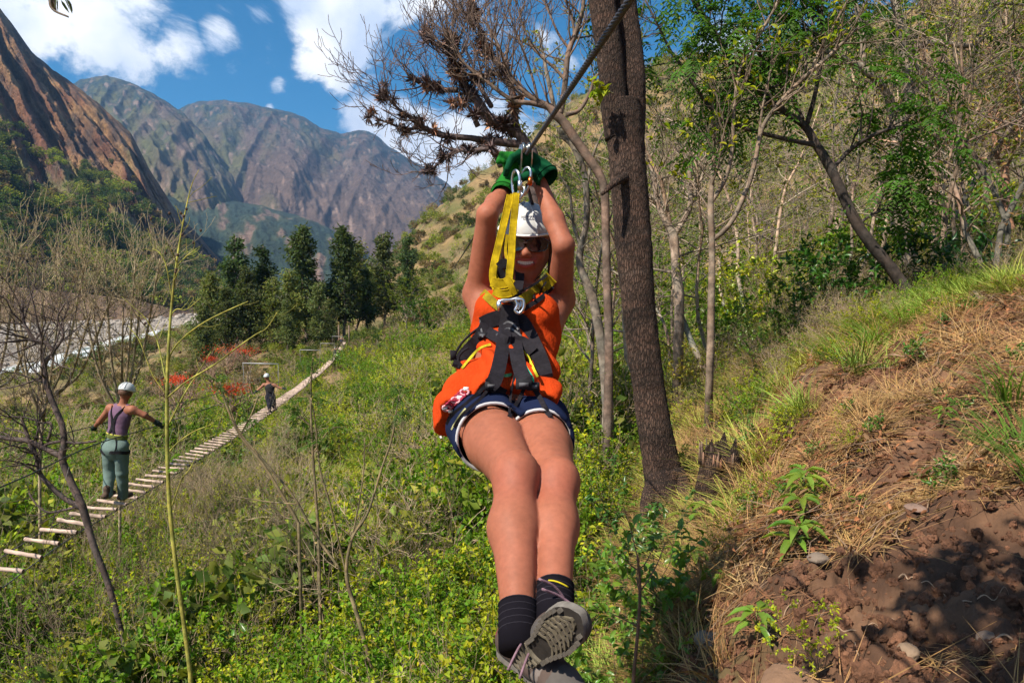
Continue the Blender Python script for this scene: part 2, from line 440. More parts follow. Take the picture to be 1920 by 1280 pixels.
def land():
    th = np.concatenate([np.linspace(-180, -62, 60, endpoint=False), np.linspace(-62, 62, 560, endpoint=False), np.linspace(62, 180, 60, endpoint=False)])
    th = np.radians(th)
    rad = np.exp(np.concatenate([np.linspace(math.log(.25), math.log(1.1), 14, endpoint=False), np.linspace(math.log(1.1), math.log(8), 190, endpoint=False), np.linspace(math.log(8), math.log(700), 260)]))
    R, T = np.meshgrid(rad, th, indexing='ij')
    X = R * np.sin(T); Y = R * np.cos(T); Z = height(X, Y)
    nr, nt = R.shape
    i = np.arange(nr - 1)[:, None] * nt; j = np.arange(nt)[None]; jn = (j + 1) % nt
    f = np.stack([i + j, i + nt + j, i + nt + jn, i + jn], -1).reshape(-1, 4)
    v = np.stack([X, Y, Z], -1).reshape(-1, 3)
    f = f[:, ::-1]
    x, y, z = v.T; r = np.hypot(x, y)
    soil = np.array([.185, .098, .054]); soil2 = np.array([.075, .038, .022]); dry = np.array([.21, .14, .065]); green = np.array([.09, .085, .025]); gravel = np.array([.20, .172, .145]); hillc = np.array([.22, .14, .065])
    n1 = fbm(x * .5, y * .5, o=4)[:, None]; n2 = fbm(x / 9, y / 9, 3.0, o=4)[:, None]; n3 = fbm(x * 3, y * 3, 1.0, o=3)[:, None]; n4 = fbm(x / 30, y / 30, 9.0, o=4)[:, None]
    def mix(a, b, t): return a * (1 - t) + b * t
    near = mix(dry, green, np.clip(.5 + n1 * 1.6, 0, 1))
    c = mix(near, mix(dry, green, np.clip(.45 + n2 * 2.2, 0, 1)), np.clip((r[:, None] - 20) / 30, 0, 1))
    hl = np.clip((z + 12) / 12, 0, 1)[:, None] * np.clip((r - 90) / 80, 0, 1)[:, None]
    c = mix(c, mix(hillc, np.array([.10, .095, .03]), np.clip(.30 + n2 * 1.8 + n4 * .9, 0, 1)), hl)
    bk = bankness(x, y)[:, None]
    c = mix(c, mix(soil, soil2, np.clip(.45 + n3 * 1.6 + n1, 0, 1)), bk)
    bed = np.clip((BED + 2.6 - z) / 1.6, 0, 1)[:, None]
    c = mix(c, gravel * (1 + .45 * n1 + .5 * n2 + .3 * n4), bed)
    mb = MB(); mb.raw(v, f, np.clip(c, .01, .8))
    m = mat('earth_ground', (1, 1, 1), .95, nscale=9, namp=.28, bump=.6, bscale=22, bdist=.03, coords='Object', n2scale=.6, n2amp=.18)
    o = mb.build('ground', m); tag(o, kind='structure')
land()

# ------------------------------------------------------------------ mountains
def interp(tab, u): t = np.array(tab, float); return np.interp(u, t[:, 0], t[:, 1])
def mountain(name, ridge, base, dr, db, nu, nv, colf, relief, material, prof=None, back=900, label=None, powr=1.0, seed=0, u0=None, u1=None):
    """slope from its foot line (px, py at distance db) up to its crest line (px, py at dr), with a back side"""
    ridge = np.array(ridge, float); lo = ridge[0, 0] if u0 is None else u0; hi = ridge[-1, 0] if u1 is None else u1
    u = np.linspace(lo, hi, nu); v = np.linspace(0, 1, nv)
    py1 = interp(ridge, u) + 2.2 * fbm(u / 14, seed, o=4); py0 = interp(base, u)
    d1 = interp(dr, u); d0 = interp(db, u)
    A = np.array([P(a, b, c) for a, b, c in zip(u, py1, d1)]); B = np.array([P(a, b, c) for a, b, c in zip(u, py0, d0)])
    U, V = np.meshgrid(np.arange(nu), v, indexing='xy')
    t = V[..., None]; h = prof(V)[..., None] if prof else t ** powr
    pt = B[None] * (1 - t) + A[None] * t
    pt[..., 2:3] = B[None, :, 2:3] * (1 - h) + A[None, :, 2:3] * h
    uu = np.broadcast_to(u, V.shape)
    dirn = pt[..., :2] / np.linalg.norm(pt[..., :2], axis=-1)[..., None]
    off, up = relief(uu, V, pt)
    fade = np.clip((1 - V) * 6, 0, 1) * .9 + .1 * (V < 1)
    pt[..., :2] += dirn * (off * fade)[..., None]; pt[..., 2] += up * fade
    top = pt[-1].copy(); bk = []
    for k in range(1, 7):
        q = top.copy(); d = back * k / 6
        q[:, :2] += (top[:, :2] / np.linalg.norm(top[:, :2], axis=1)[:, None]) * d
        q[:, 2] = top[:, 2] * (1 - k / 6) + (BED - 40) * k / 6
        bk.append(q)
    full = np.concatenate([pt, np.array(bk)], 0); nr = len(full)
    i = np.arange(nr - 1)[:, None] * nu; j = np.arange(nu - 1)[None]
    f = np.stack([i + j, i + j + 1, i + nu + j + 1, i + nu + j], -1).reshape(-1, 4)
    col = colf(uu, V, pt)
    col = np.concatenate([col, np.repeat(col[-1:], nr - len(col), 0)], 0)
    mb = MB(); mb.raw(full.reshape(-1, 3), f, np.clip(col.reshape(-1, 3), .004, .8))
    o = mb.build(name, material); tag(o, kind='structure')
    return pt
def mixa(a, b, t): t = np.clip(t, 0, 1)[..., None]; return np.asarray(a) * (1 - t) + np.asarray(b) * t
m_rock = mat('mountain_rock', (1, 1, 1), .95, nscale=.05, namp=.35, bump=1.0, bscale=.06, bdist=9, n2scale=.25, n2amp=.25)
m_rockfar = mat('far_mountain_rock', (1, 1, 1), .95, nscale=.012, namp=.25, bump=1.0, bscale=.016, bdist=30, n2scale=.05, n2amp=.2)

# nearest mountain on the left: spurs and gullies that run down towards the right
def m1_dg(u, v):
    # coordinate across the diagonal spurs (in picture terms they run parallel to the skyline)
    return u + v * 430
def m1_relief(u, v, p):
    w = m1_dg(u, v)
    wob = 18 * fbm(u / 70, v * 4, 1.0, o=3)
    g = 1 - np.abs(((w + wob) / 92 + .35) % 1 * 2 - 1) ** 1.3
    g2 = ridged((w + wob) / 46, v * 2.2, 4.0, o=5, g=.6)
    g3 = fbm(u / 9, v * 26, 2.0, o=4)
    env = np.clip(v * 4 - .3, 0, 1)
    return -(g * 46 + g2 * 26) * env - g3 * 5 * env, (g3 * 4 + g2 * 4) * env
def m1_col(u, v, p):
    w = m1_dg(u, v)
    n = fbm(u / 30, v * 9, 3.0, o=5); n2 = fbm(u / 9, v * 30, 7.0, o=4); n5 = ridged((w) / 30, v * 3, 4.0, o=4)
    red = (.125, .055, .034); tan = (.22, .13, .06); rock = (.065, .042, .035); grn = (.075, .085, .025)
    c = mixa(red, tan, .35 + n * 1.2 + .5 * n5)
    c = mixa(c, rock, .1 + n2 * 1.3 + fbm(u / 50, v * 5, 11., o=4) * 2.0)
    gl = np.clip((.50 - v) * 4 + n * 1.6 + .7 * n2, 0, 1) * .9
    c = mixa(c, mixa(grn, (.15, .16, .045), n2 * 1.5 + .4), gl)
    bl = (v < .055)
    c = np.where(bl[..., None], mixa((.09, .055, .036), (.16, .105, .065), n2 + .5), c)
    return c
def m1_prof(v):
    return np.where(v < .03, v / .03 * .052, .052 + np.clip((v - .10) / .90, 0, 1) ** 1.12 * .948)
M1 = mountain('mountainside', [(-900, -900), (-300, -420), (-60, -50), (0, 15), (60, 98), (110, 140), (150, 166), (185, 195), (245, 250), (290, 335), (330, 395), (380, 450), (430, 505), (470, 560)],
              [(-900, 640), (0, 612), (200, 610), (330, 606), (390, 590), (470, 575)],
              [(-900, 900), (0, 920), (200, 980), (330, 1020), (430, 1100), (470, 1150)], [(-900, 330), (0, 320), (300, 345), (390, 380), (470, 420)],
              420, 300, m1_col, m1_relief, m_rock, prof=m1_prof, back=500, seed=1)

# shoulder in the middle distance, cloud shade painted into its dark green
def m3_relief(u, v, p):
    g = ridged(u / 90, v * 1.5, 6.0, o=5); return -g * 50 * np.clip(v * 3, 0, 1), fbm(u / 10, v * 12, 5.0, o=4) * 6
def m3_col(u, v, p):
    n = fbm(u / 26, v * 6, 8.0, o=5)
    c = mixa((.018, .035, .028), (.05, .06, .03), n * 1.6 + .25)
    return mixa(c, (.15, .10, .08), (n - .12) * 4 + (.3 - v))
mountain('cloud_shaded_shoulder', [(200, 300), (300, 330), (350, 352), (420, 372), (500, 388), (580, 410), (640, 440), (690, 480), (740, 520), (800, 560)],
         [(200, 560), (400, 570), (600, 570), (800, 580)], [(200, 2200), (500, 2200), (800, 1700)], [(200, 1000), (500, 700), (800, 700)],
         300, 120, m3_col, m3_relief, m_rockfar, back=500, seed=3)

def m2_relief(u, v, p):
    w = u + v * 150 + 40 * fbm(u / 90, v * 3, o=3)
    g = ridged(w / 120, v * 2.6 + w / 160, 3.0, o=5, g=.5)
    w2 = u - v * 140
    g2 = ridged(w2 / 130, .5, 9.0, o=3)
    return -(g * 95 + g2 * 260) * np.clip(v * 3, 0, 1), g * 14 + fbm(u / 8, v * 20, o=3) * 8
def m2_col(u, v, p):
    n = fbm(u / 34, v * 5, 4.0, o=5); n2 = fbm(u / 9, v * 22, 6.0, o=4)
    purple = (.085, .058, .048); olive = (.078, .078, .030); dark = (.012, .028, .026)
    c = mixa(purple, olive, .35 + n * 1.8 - (u - 380) / 300)
    c = mixa(c, dark, (v - .62) * 2.6 + n2 * 1.6 + n * .8)
    return mixa(c, (.22, .15, .12), (n2 - .25) * 2.5)
mountain('far_mountain', [(-200, 260), (60, 190), (150, 150), (200, 144), (250, 158), (290, 178), (318, 196), (345, 214), (380, 250), (430, 320), (500, 420), (560, 500)],
         [(-200, 560), (560, 560)], [(-200, 3000), (200, 3400), (560, 2900)], [(-200, 1300), (560, 1500)], 300, 180, m2_col, m2_relief, m_rockfar, back=1500, seed=5)
mountain('farther_mountain', [(250, 290), (318, 212), (345, 200), (375, 190), (420, 190), (470, 196), (530, 208), (565, 218), (600, 240), (640, 252), (672, 244), (700, 250), (730, 275), (770, 300), (800, 316), (840, 345), (868, 372), (950, 430), (1100, 520)],
         [(250, 560), (1100, 570)], [(250, 4300), (640, 4300), (1100, 4000)], [(250, 1900), (1100, 1700)], 420, 190, m2_col, m2_relief, m_rockfar, back=1500, seed=8)

# ------------------------------------------------------------------ river
def river():
    line = [(-1500, 760, 60), (-400, 735, 32), (-60, 716, 22), (40, 706, 20), (110, 688, 19), (165, 670, 19), (215, 650, 18), (265, 634, 17), (330, 622, 16), (380, 614, 16)]
    L, Rr = [], []
    pts = np.array([G(a, b, BED + .35) for a, b, w in line]); wd = np.array([w for *_, w in line], float) * .62
    sp = spline(np.column_stack([pts, wd]), n=14)
    t = np.gradient(sp[:, :2], axis=0); t /= np.linalg.norm(t, axis=1)[:, None]; nr = np.stack([-t[:, 1], t[:, 0]], 1)
    k = 25; q = np.linspace(-1, 1, k)
    s = np.cumsum(np.r_[0, np.linalg.norm(np.diff(sp[:, :2], axis=0), axis=1)])
    e = 1 + .25 * vnoise(s / 9, 1.0)
    X = sp[:, 0, None] + nr[:, 0, None] * q * (sp[:, 3] / 2 * e)[:, None]; Y = sp[:, 1, None] + nr[:, 1, None] * q * (sp[:, 3] / 2 * e)[:, None]
    Z = height(X, Y) + .45 + .15 * fbm(X / 2, Y / 2, o=3)
    n = len(sp); i = np.arange(n - 1)[:, None] * k; j = np.arange(k - 1)[None]
    f = np.stack([i + j, i + j + 1, i + k + j + 1, i + k + j], -1).reshape(-1, 4)
    foam = np.clip(.55 + 1.5 * fbm(X / 5, Y / 9, 3.0, o=4), 0, 1)[..., None]
    c = np.array([.13, .17, .16]) * (1 - foam) + np.array([.82, .84, .85]) * foam
    mb = MB(); mb.raw(np.stack([X, Y, Z], -1).reshape(-1, 3), f, c.reshape(-1, 3))
    tag(mb.build('river_water', mat('river_water', (1, 1, 1), .25, nscale=.8, namp=.12, bump=.5, bscale=1.5, bdist=.3)), kind='structure')
river()
# ================================================================== PLANT TOOLS
SRC = bpy.data.collections.new('plant_sources')          # never linked: only feeds the ground-cover instances
def cov(c, n, rg, var=.25, hue=.15):
    c = np.asarray(c, float); k = rg.uniform(1 - var, 1 + var, (n, 1)); h = rg.uniform(-hue, hue, n)
    o = np.tile(c, (n, 1)) * k; o[:, 0] *= 1 + h * 1.6; o[:, 2] *= 1 - h * .6
    return np.clip(o, .004, .9)
m_leaf = mat('leaf_green', (1, 1, 1), .6, nscale=4, namp=.12, spec=.18, transl=.40, objrand=.28)
m_leafgloss = mat('leaf_glossy', (1, 1, 1), .32, nscale=4, namp=.1, spec=.4, transl=.33, objrand=.15)
m_twig = mat('twig_bark', (1, 1, 1), .85, nscale=14, namp=.35, objrand=.2)
m_straw = mat('dry_straw', (1, 1, 1), .75, nscale=8, namp=.2, transl=.15, objrand=.2)
def bark_extra(sx, sz, depth, lo, dark):
    def ex(nt, b, cur, mp):
        N = nt.nodes.new; L = nt.links.new
        m2 = N('ShaderNodeMapping'); m2.inputs['Scale'].default_value = (sx, sx, sz); L(mp.outputs[0], m2.inputs[0])
        v = N('ShaderNodeTexVoronoi'); v.feature = 'DISTANCE_TO_EDGE'; v.inputs['Scale'].default_value = 1.0
        nz = N('ShaderNodeTexNoise'); nz.inputs['Scale'].default_value = 2.0; nz.inputs['Detail'].default_value = 5
        L(m2.outputs[0], nz.inputs['Vector'])
        va = N('ShaderNodeVectorMath'); va.operation = 'ADD'; L(m2.outputs[0], va.inputs[0]); L(nz.outputs['Color'], va.inputs[1]); L(va.outputs[0], v.inputs['Vector'])
        r = N('ShaderNodeMapRange'); r.inputs['From Min'].default_value = 0; r.inputs['From Max'].default_value = .22; r.interpolation_type = 'SMOOTHSTEP'
        L(v.outputs['Distance'], r.inputs['Value'])
        mx = N('ShaderNodeMix'); mx.data_type = 'RGBA'; L(r.outputs[0], mx.inputs['Factor'])
        sc_ = N('ShaderNodeVectorMath'); sc_.operation = 'SCALE'; sc_.inputs['Scale'].default_value = dark; L(cur, sc_.inputs[0])
        L(sc_.outputs[0], mx.inputs['A']); L(cur, mx.inputs['B']); L(mx.outputs['Result'], b.inputs['Base Color'])
        ad = N('ShaderNodeMath'); ad.operation = 'ADD'; L(r.outputs[0], ad.inputs[0]); L(nz.outputs['Fac'], ad.inputs[1])
        bp = N('ShaderNodeBump'); bp.inputs['Strength'].default_value = 1; bp.inputs['Distance'].default_value = depth
        L(ad.outputs[0], bp.inputs['Height']); L(bp.outputs[0], b.inputs['Normal'])
    return ex
m_bark = mat('furrowed_bark', (1, 1, 1), .9, nscale=9, namp=.35, n2scale=2.6, n2amp=.45, extra=bark_extra(62, 15, .014, 0, .42))
m_bark2 = mat('smooth_bark', (1, 1, 1), .85, nscale=16, namp=.4, n2scale=4, n2amp=.35, bump=.7, bscale=60, bdist=.006)

def rot_about(v, ax, a):
    ax = ax / (np.linalg.norm(ax) + 1e-9); c, s = math.cos(a), math.sin(a)
    return v * c + np.cross(ax, v) * s + ax * np.dot(ax, v) * (1 - c)
def unit(v): return np.asarray(v, float) / (np.linalg.norm(v) + 1e-12)
def grow(mb, p, d, L, r, lev, rg, tips, q):
    """one branch and its side branches; q: dict of habits"""
    n = max(3, int(L / q.get('seg', L / 4)) + 1) if q.get('seg') else 4
    pts = [np.array(p, float)]; dd = unit(d)
    for i in range(n):
        dd = unit(dd + rg.normal(size=3) * q['wob'] + np.array([0, 0, q['up']]))
        pts.append(pts[-1] + dd * L / n)
    pts = np.array(pts); rad = np.linspace(r, max(r * q.get('taper', .35), q['rmin']), n + 1)
    mb.tube(pts, rad, 3 if r < q.get('r3', .012) else (5 if r < .03 else 8), q['col'] * rg.uniform(.8, 1.2), cap=False)
    if lev <= 0:
        tips.append((pts[-1], unit(pts[-1] - pts[-2]), pts)); return
    k = q['kids'][-lev] if lev <= len(q['kids']) else q['kids'][0]
    for j in range(k):
        t = rg.uniform(q.get('t0', .25), 1.0) if j else 1.0
        i = min(int(t * n), n - 1); a = pts[i] + (pts[i + 1] - pts[i]) * (t * n - i)
        ax = unit(np.cross(pts[i + 1] - pts[i], rg.normal(size=3)))
        ang = math.radians(rg.uniform(*q['ang'])) * (.5 if j == 0 else 1)
        nd = rot_about(unit(pts[i + 1] - pts[i]), ax, ang)
        grow(mb, a, nd, L * rg.uniform(*q['len']), max(rad[i] * rg.uniform(.45, .68), q['rmin']), lev - 1, rg, tips, q)

def tuft_leaves(mb, tips, rg, per, ln, wd, col, spread=1.0, big=False, along=.6, droop=.1, matid=0, flat=.5, jit=0.0):
    C, D, Nn, LN = [], [], [], []
    for (tp, td, pts) in tips:
        m = per
        s = rg.uniform(1 - along, 1, m) * (len(pts) - 1); i = np.minimum(s.astype(int), len(pts) - 2)
        c = pts[i] + (pts[i + 1] - pts[i]) * (s - i)[:, None]
        d = td[None] * .6 + rg.normal(size=(m, 3)) * spread * .7; d[:, 2] *= .8
        C.append(c + rg.normal(size=(m, 3)) * jit); D.append(d); nn = rg.normal(size=(m, 3)) * (1 - flat) + np.array([0, 0, 1.0]); Nn.append(nn)
    C, D, Nn = map(np.concatenate, (C, D, Nn))
    n = len(C)
    mb.leaves(C, D, Nn, rg.uniform(.6, 1.15, n) * ln, rg.uniform(.75, 1.2, n) * wd, cov(col, n, rg), matid, big, droop=droop)

def pinnate(mb, base, d, L, n, ll, lw, col, rg, matid=0, droop=.35, big=False):
    """feather leaf: a drooping midrib with paired leaflets"""
    d = unit(d); t = np.linspace(0, 1, 6)
    mid = np.array([base + d * L * a + np.array([0, 0, -droop * L * a * a]) for a in t])
    s = np.linspace(.18, 1, n); i = np.minimum((s * 5).astype(int), 4); c = mid[i] + (mid[i + 1] - mid[i]) * (s * 5 - i)[:, None]
    td = mid[i + 1] - mid[i]; td /= np.linalg.norm(td, axis=1)[:, None]
    side = np.cross(td, [0, 0, 1.0]); side /= np.linalg.norm(side, axis=1)[:, None] + 1e-9
    up = np.cross(side, td)
    C = np.concatenate([c, c]); D = np.concatenate([side + td * .55, -side + td * .55]); D[:, 2] -= .25
    k = len(C); sz = np.concatenate([1 - .45 * np.abs(s - .5) * 2] * 2)
    mb.leaves(C, D + rg.normal(size=(k, 3)) * .12, np.concatenate([up, up]) + rg.normal(size=(k, 3)) * .2, ll * sz, lw * sz, cov(col, k, rg, .2, .1), matid, big, droop=.1)
    return mid

TWIG = dict(wob=.16, up=.03, rmin=.0018, col=np.array([.22, .16, .11]), kids=[4, 4, 3], ang=(18, 55), len=(.45, .75), t0=.2)
def src(name, mb, mats):
    o = bpy.data.objects.new(name, mb.mesh(name, mats)); SRC.objects.link(o); return o.data

GREEN = (.13, .225, .014); YGREEN = (.33, .36, .018); DGREEN = (.035, .080, .018); OLIVE = (.26, .25, .035); DRY = (.42, .31, .15); BROWN = (.24, .14, .08); YEL = (.38, .33, .04)

def make_shrub(seed, h, stems, leafcol, ln, wd, per, lev=2, twigcol=(.20, .15, .10), big=False, spread=1.1, ang=(20, 60), up=.05, rbase=.008, tilt=.5, kids=(4, 4, 3), flat=.5, droop=.1, gloss=False):
    rg = np.random.default_rng(seed); st = MB(); fo = MB(); tips = []
    q = dict(TWIG); q['col'] = np.array(twigcol); q['ang'] = ang; q['up'] = up; q['kids'] = list(kids)
    for k in range(stems):
        a = rg.uniform(0, 2 * math.pi); d = np.array([math.cos(a) * tilt * rg.uniform(.3, 1), math.sin(a) * tilt * rg.uniform(.3, 1), 1])
        grow(st, np.array([math.cos(a), math.sin(a), 0]) * .03 * h, d, h * rg.uniform(.5, .75), rbase * rg.uniform(.7, 1.2), lev, rg, tips, q)
    if per: tuft_leaves(fo, tips, rg, per, ln, wd, leafcol, spread, big, droop=droop, flat=flat)
    return st, fo
def joined(st, fo):
    mb = MB(); mb.v = st.v + fo.v; mb.c = st.c + fo.c
    mb.f = list(st.f) + [tuple(i + st.n for i in q) for q in fo.f]; mb.m = [0] * len(st.f) + [1] * len(fo.f); mb.n = st.n + fo.n
    return mb
def grass(seed, n, h, w, col, rad, lean=.5, curl=.5, segs=3, lie=0.0):
    rg = np.random.default_rng(seed); mb = MB()
    V, F, C = [], [], []; b = 0
    for k in range(n):
        a = rg.uniform(0, 6.283); r = rad * math.sqrt(rg.uniform()); base = np.array([math.cos(a) * r, math.sin(a) * r, 0])
        a2 = a + rg.normal() * .9 if lie < .5 else rg.uniform(0, 6.283)
        out = np.array([math.cos(a2), math.sin(a2), 0]); hh = h * rg.uniform(.45, 1.1); ww = w * rg.uniform(.6, 1.2)
        side = np.array([-out[1], out[0], 0]); le = lean * rg.uniform(.3, 1.3)
        c = np.asarray(col) * rg.uniform(.65, 1.3) * np.array([rg.uniform(.9, 1.12), 1, rg.uniform(.8, 1.1)])
        for s in range(segs + 1):
            t = s / segs
            pos = base + out * hh * (le * t + curl * t * t * .6) + np.array([0, 0, hh * (t - curl * t * t * .55) * (1 - lie * .93) + .008])
            wv = side * ww * (1 - t) ** .7 * .5 + side * .0004
            V += [pos - wv, pos + wv]; C += [c, c]
            if s: F.append((b + 2 * s - 2, b + 2 * s - 1, b + 2 * s + 1, b + 2 * s))
        b += 2 * (segs + 1)
    mb.raw(np.array(V), F, np.array(C)); return mb

def scatter(name, pts, rot, scl, idx, group_objs, label=None, kind='stuff'):
    """ground cover: one object whose points carry plant copies"""
    pts = np.asarray(pts, float); me = bpy.data.meshes.new(name); me.vertices.add(len(pts)); me.vertices.foreach_set('co', pts.astype(np.float32).ravel())
    for nm, ty, dat in (('rot', 'FLOAT_VECTOR', rot), ('scl', 'FLOAT_VECTOR', scl), ('idx', 'INT', idx)):
        at = me.attributes.new(nm, ty, 'POINT')
        at.data.foreach_set('vector' if ty == 'FLOAT_VECTOR' else 'value', np.asarray(dat, np.int32 if ty == 'INT' else np.float32).ravel())
    c = bpy.data.collections.new(name + '_source')
    for k, m in enumerate(group_objs):
        c.objects.link(bpy.data.objects.new('%s_source_%02d' % (name, k), m))
    ng = bpy.data.node_groups.new(name, 'GeometryNodeTree')
    ng.interface.new_socket(name='Geometry', in_out='INPUT', socket_type='NodeSocketGeometry'); ng.interface.new_socket(name='Geometry', in_out='OUTPUT', socket_type='NodeSocketGeometry')
    N = ng.nodes.new; L = ng.links.new
    gi = N('NodeGroupInput'); go = N('NodeGroupOutput'); ip = N('GeometryNodeInstanceOnPoints'); ci = N('GeometryNodeCollectionInfo')
    ci.inputs['Collection'].default_value = c; ci.inputs['Separate Children'].default_value = True; ci.inputs['Reset Children'].default_value = True
    ip.inputs['Pick Instance'].default_value = True
    L(gi.outputs[0], ip.inputs['Points']); L(ci.outputs[0], ip.inputs['Instance'])
    for nm, ty, sk in (('rot', 'FLOAT_VECTOR', 'Rotation'), ('scl', 'FLOAT_VECTOR', 'Scale'), ('idx', 'INT', 'Instance Index')):
        a = N('GeometryNodeInputNamedAttribute'); a.data_type = ty; a.inputs['Name'].default_value = nm
        L(a.outputs['Attribute'], ip.inputs[sk])
    L(ip.outputs[0], go.inputs[0])
    o = bpy.data.objects.new(name, me); COL.objects.link(o); o.modifiers.new('plants', 'NODES').node_group = ng
    return tag(o, kind=kind, label=label)

def sample_polar(n, th0, th1, r0, r1, rg, bias=0.0):
    th = np.radians(rg.uniform(th0, th1, n)); r = np.exp(rg.uniform(math.log(r0), math.log(r1), n))
    x = r * np.sin(th); y = r * np.cos(th); return x, y, r
def slope_rot(x, y, amt, rg, spin=True):
    e = .15; zx = (height(x + e, y) - height(x - e, y)) / (2 * e); zy = (height(x, y + e) - height(x, y - e)) / (2 * e)
    rz = rg.uniform(0, 6.283, len(x)) if spin else np.zeros(len(x))
    n = np.stack([-zx * amt, -zy * amt, np.ones(len(x))], 1); n /= np.linalg.norm(n, axis=1)[:, None]
    a, b, c = n.T; K = np.zeros((len(x), 3, 3)); K[:, 0, 2] = a; K[:, 1, 2] = b; K[:, 2, 0] = -a; K[:, 2, 1] = -b
    R = np.eye(3)[None] + K + K @ K / (1 + c)[:, None, None]
    Z = np.zeros((len(x), 3, 3)); Z[:, 0, 0] = Z[:, 1, 1] = np.cos(rz); Z[:, 0, 1] = -np.sin(rz); Z[:, 1, 0] = np.sin(rz); Z[:, 2, 2] = 1; R = R @ Z
    return np.stack([np.arctan2(R[:, 2, 1], R[:, 2, 2]), np.arcsin(np.clip(-R[:, 2, 0], -1, 1)), np.arctan2(R[:, 1, 0], R[:, 0, 0])], 1)
ORD = 'first second third fourth fifth sixth seventh eighth ninth tenth eleventh twelfth thirteenth fourteenth fifteenth sixteenth seventeenth eighteenth nineteenth'.split()
TENS = {20: 'twentieth', 30: 'thirtieth', 40: 'fortieth', 50: 'fiftieth'}; TW = {20: 'twenty', 30: 'thirty', 40: 'forty', 50: 'fifty'}
def ordinal(k):
    if k < 20: return ORD[k - 1]
    t = k // 10 * 10; return TENS[t] if k == t else TW[t] + '-' + ORD[k - t - 1]
def rank_labels(objs, fmt):
    """tell look-alikes apart by their place from the left"""
    for k, o in enumerate(sorted(objs, key=lambda q: pix(np.array(q.location))[0])): o['label'] = fmt % ('leftmost' if k == 0 else ('rightmost' if k == len(objs) - 1 else ordinal(k + 1) + ' from the left'))
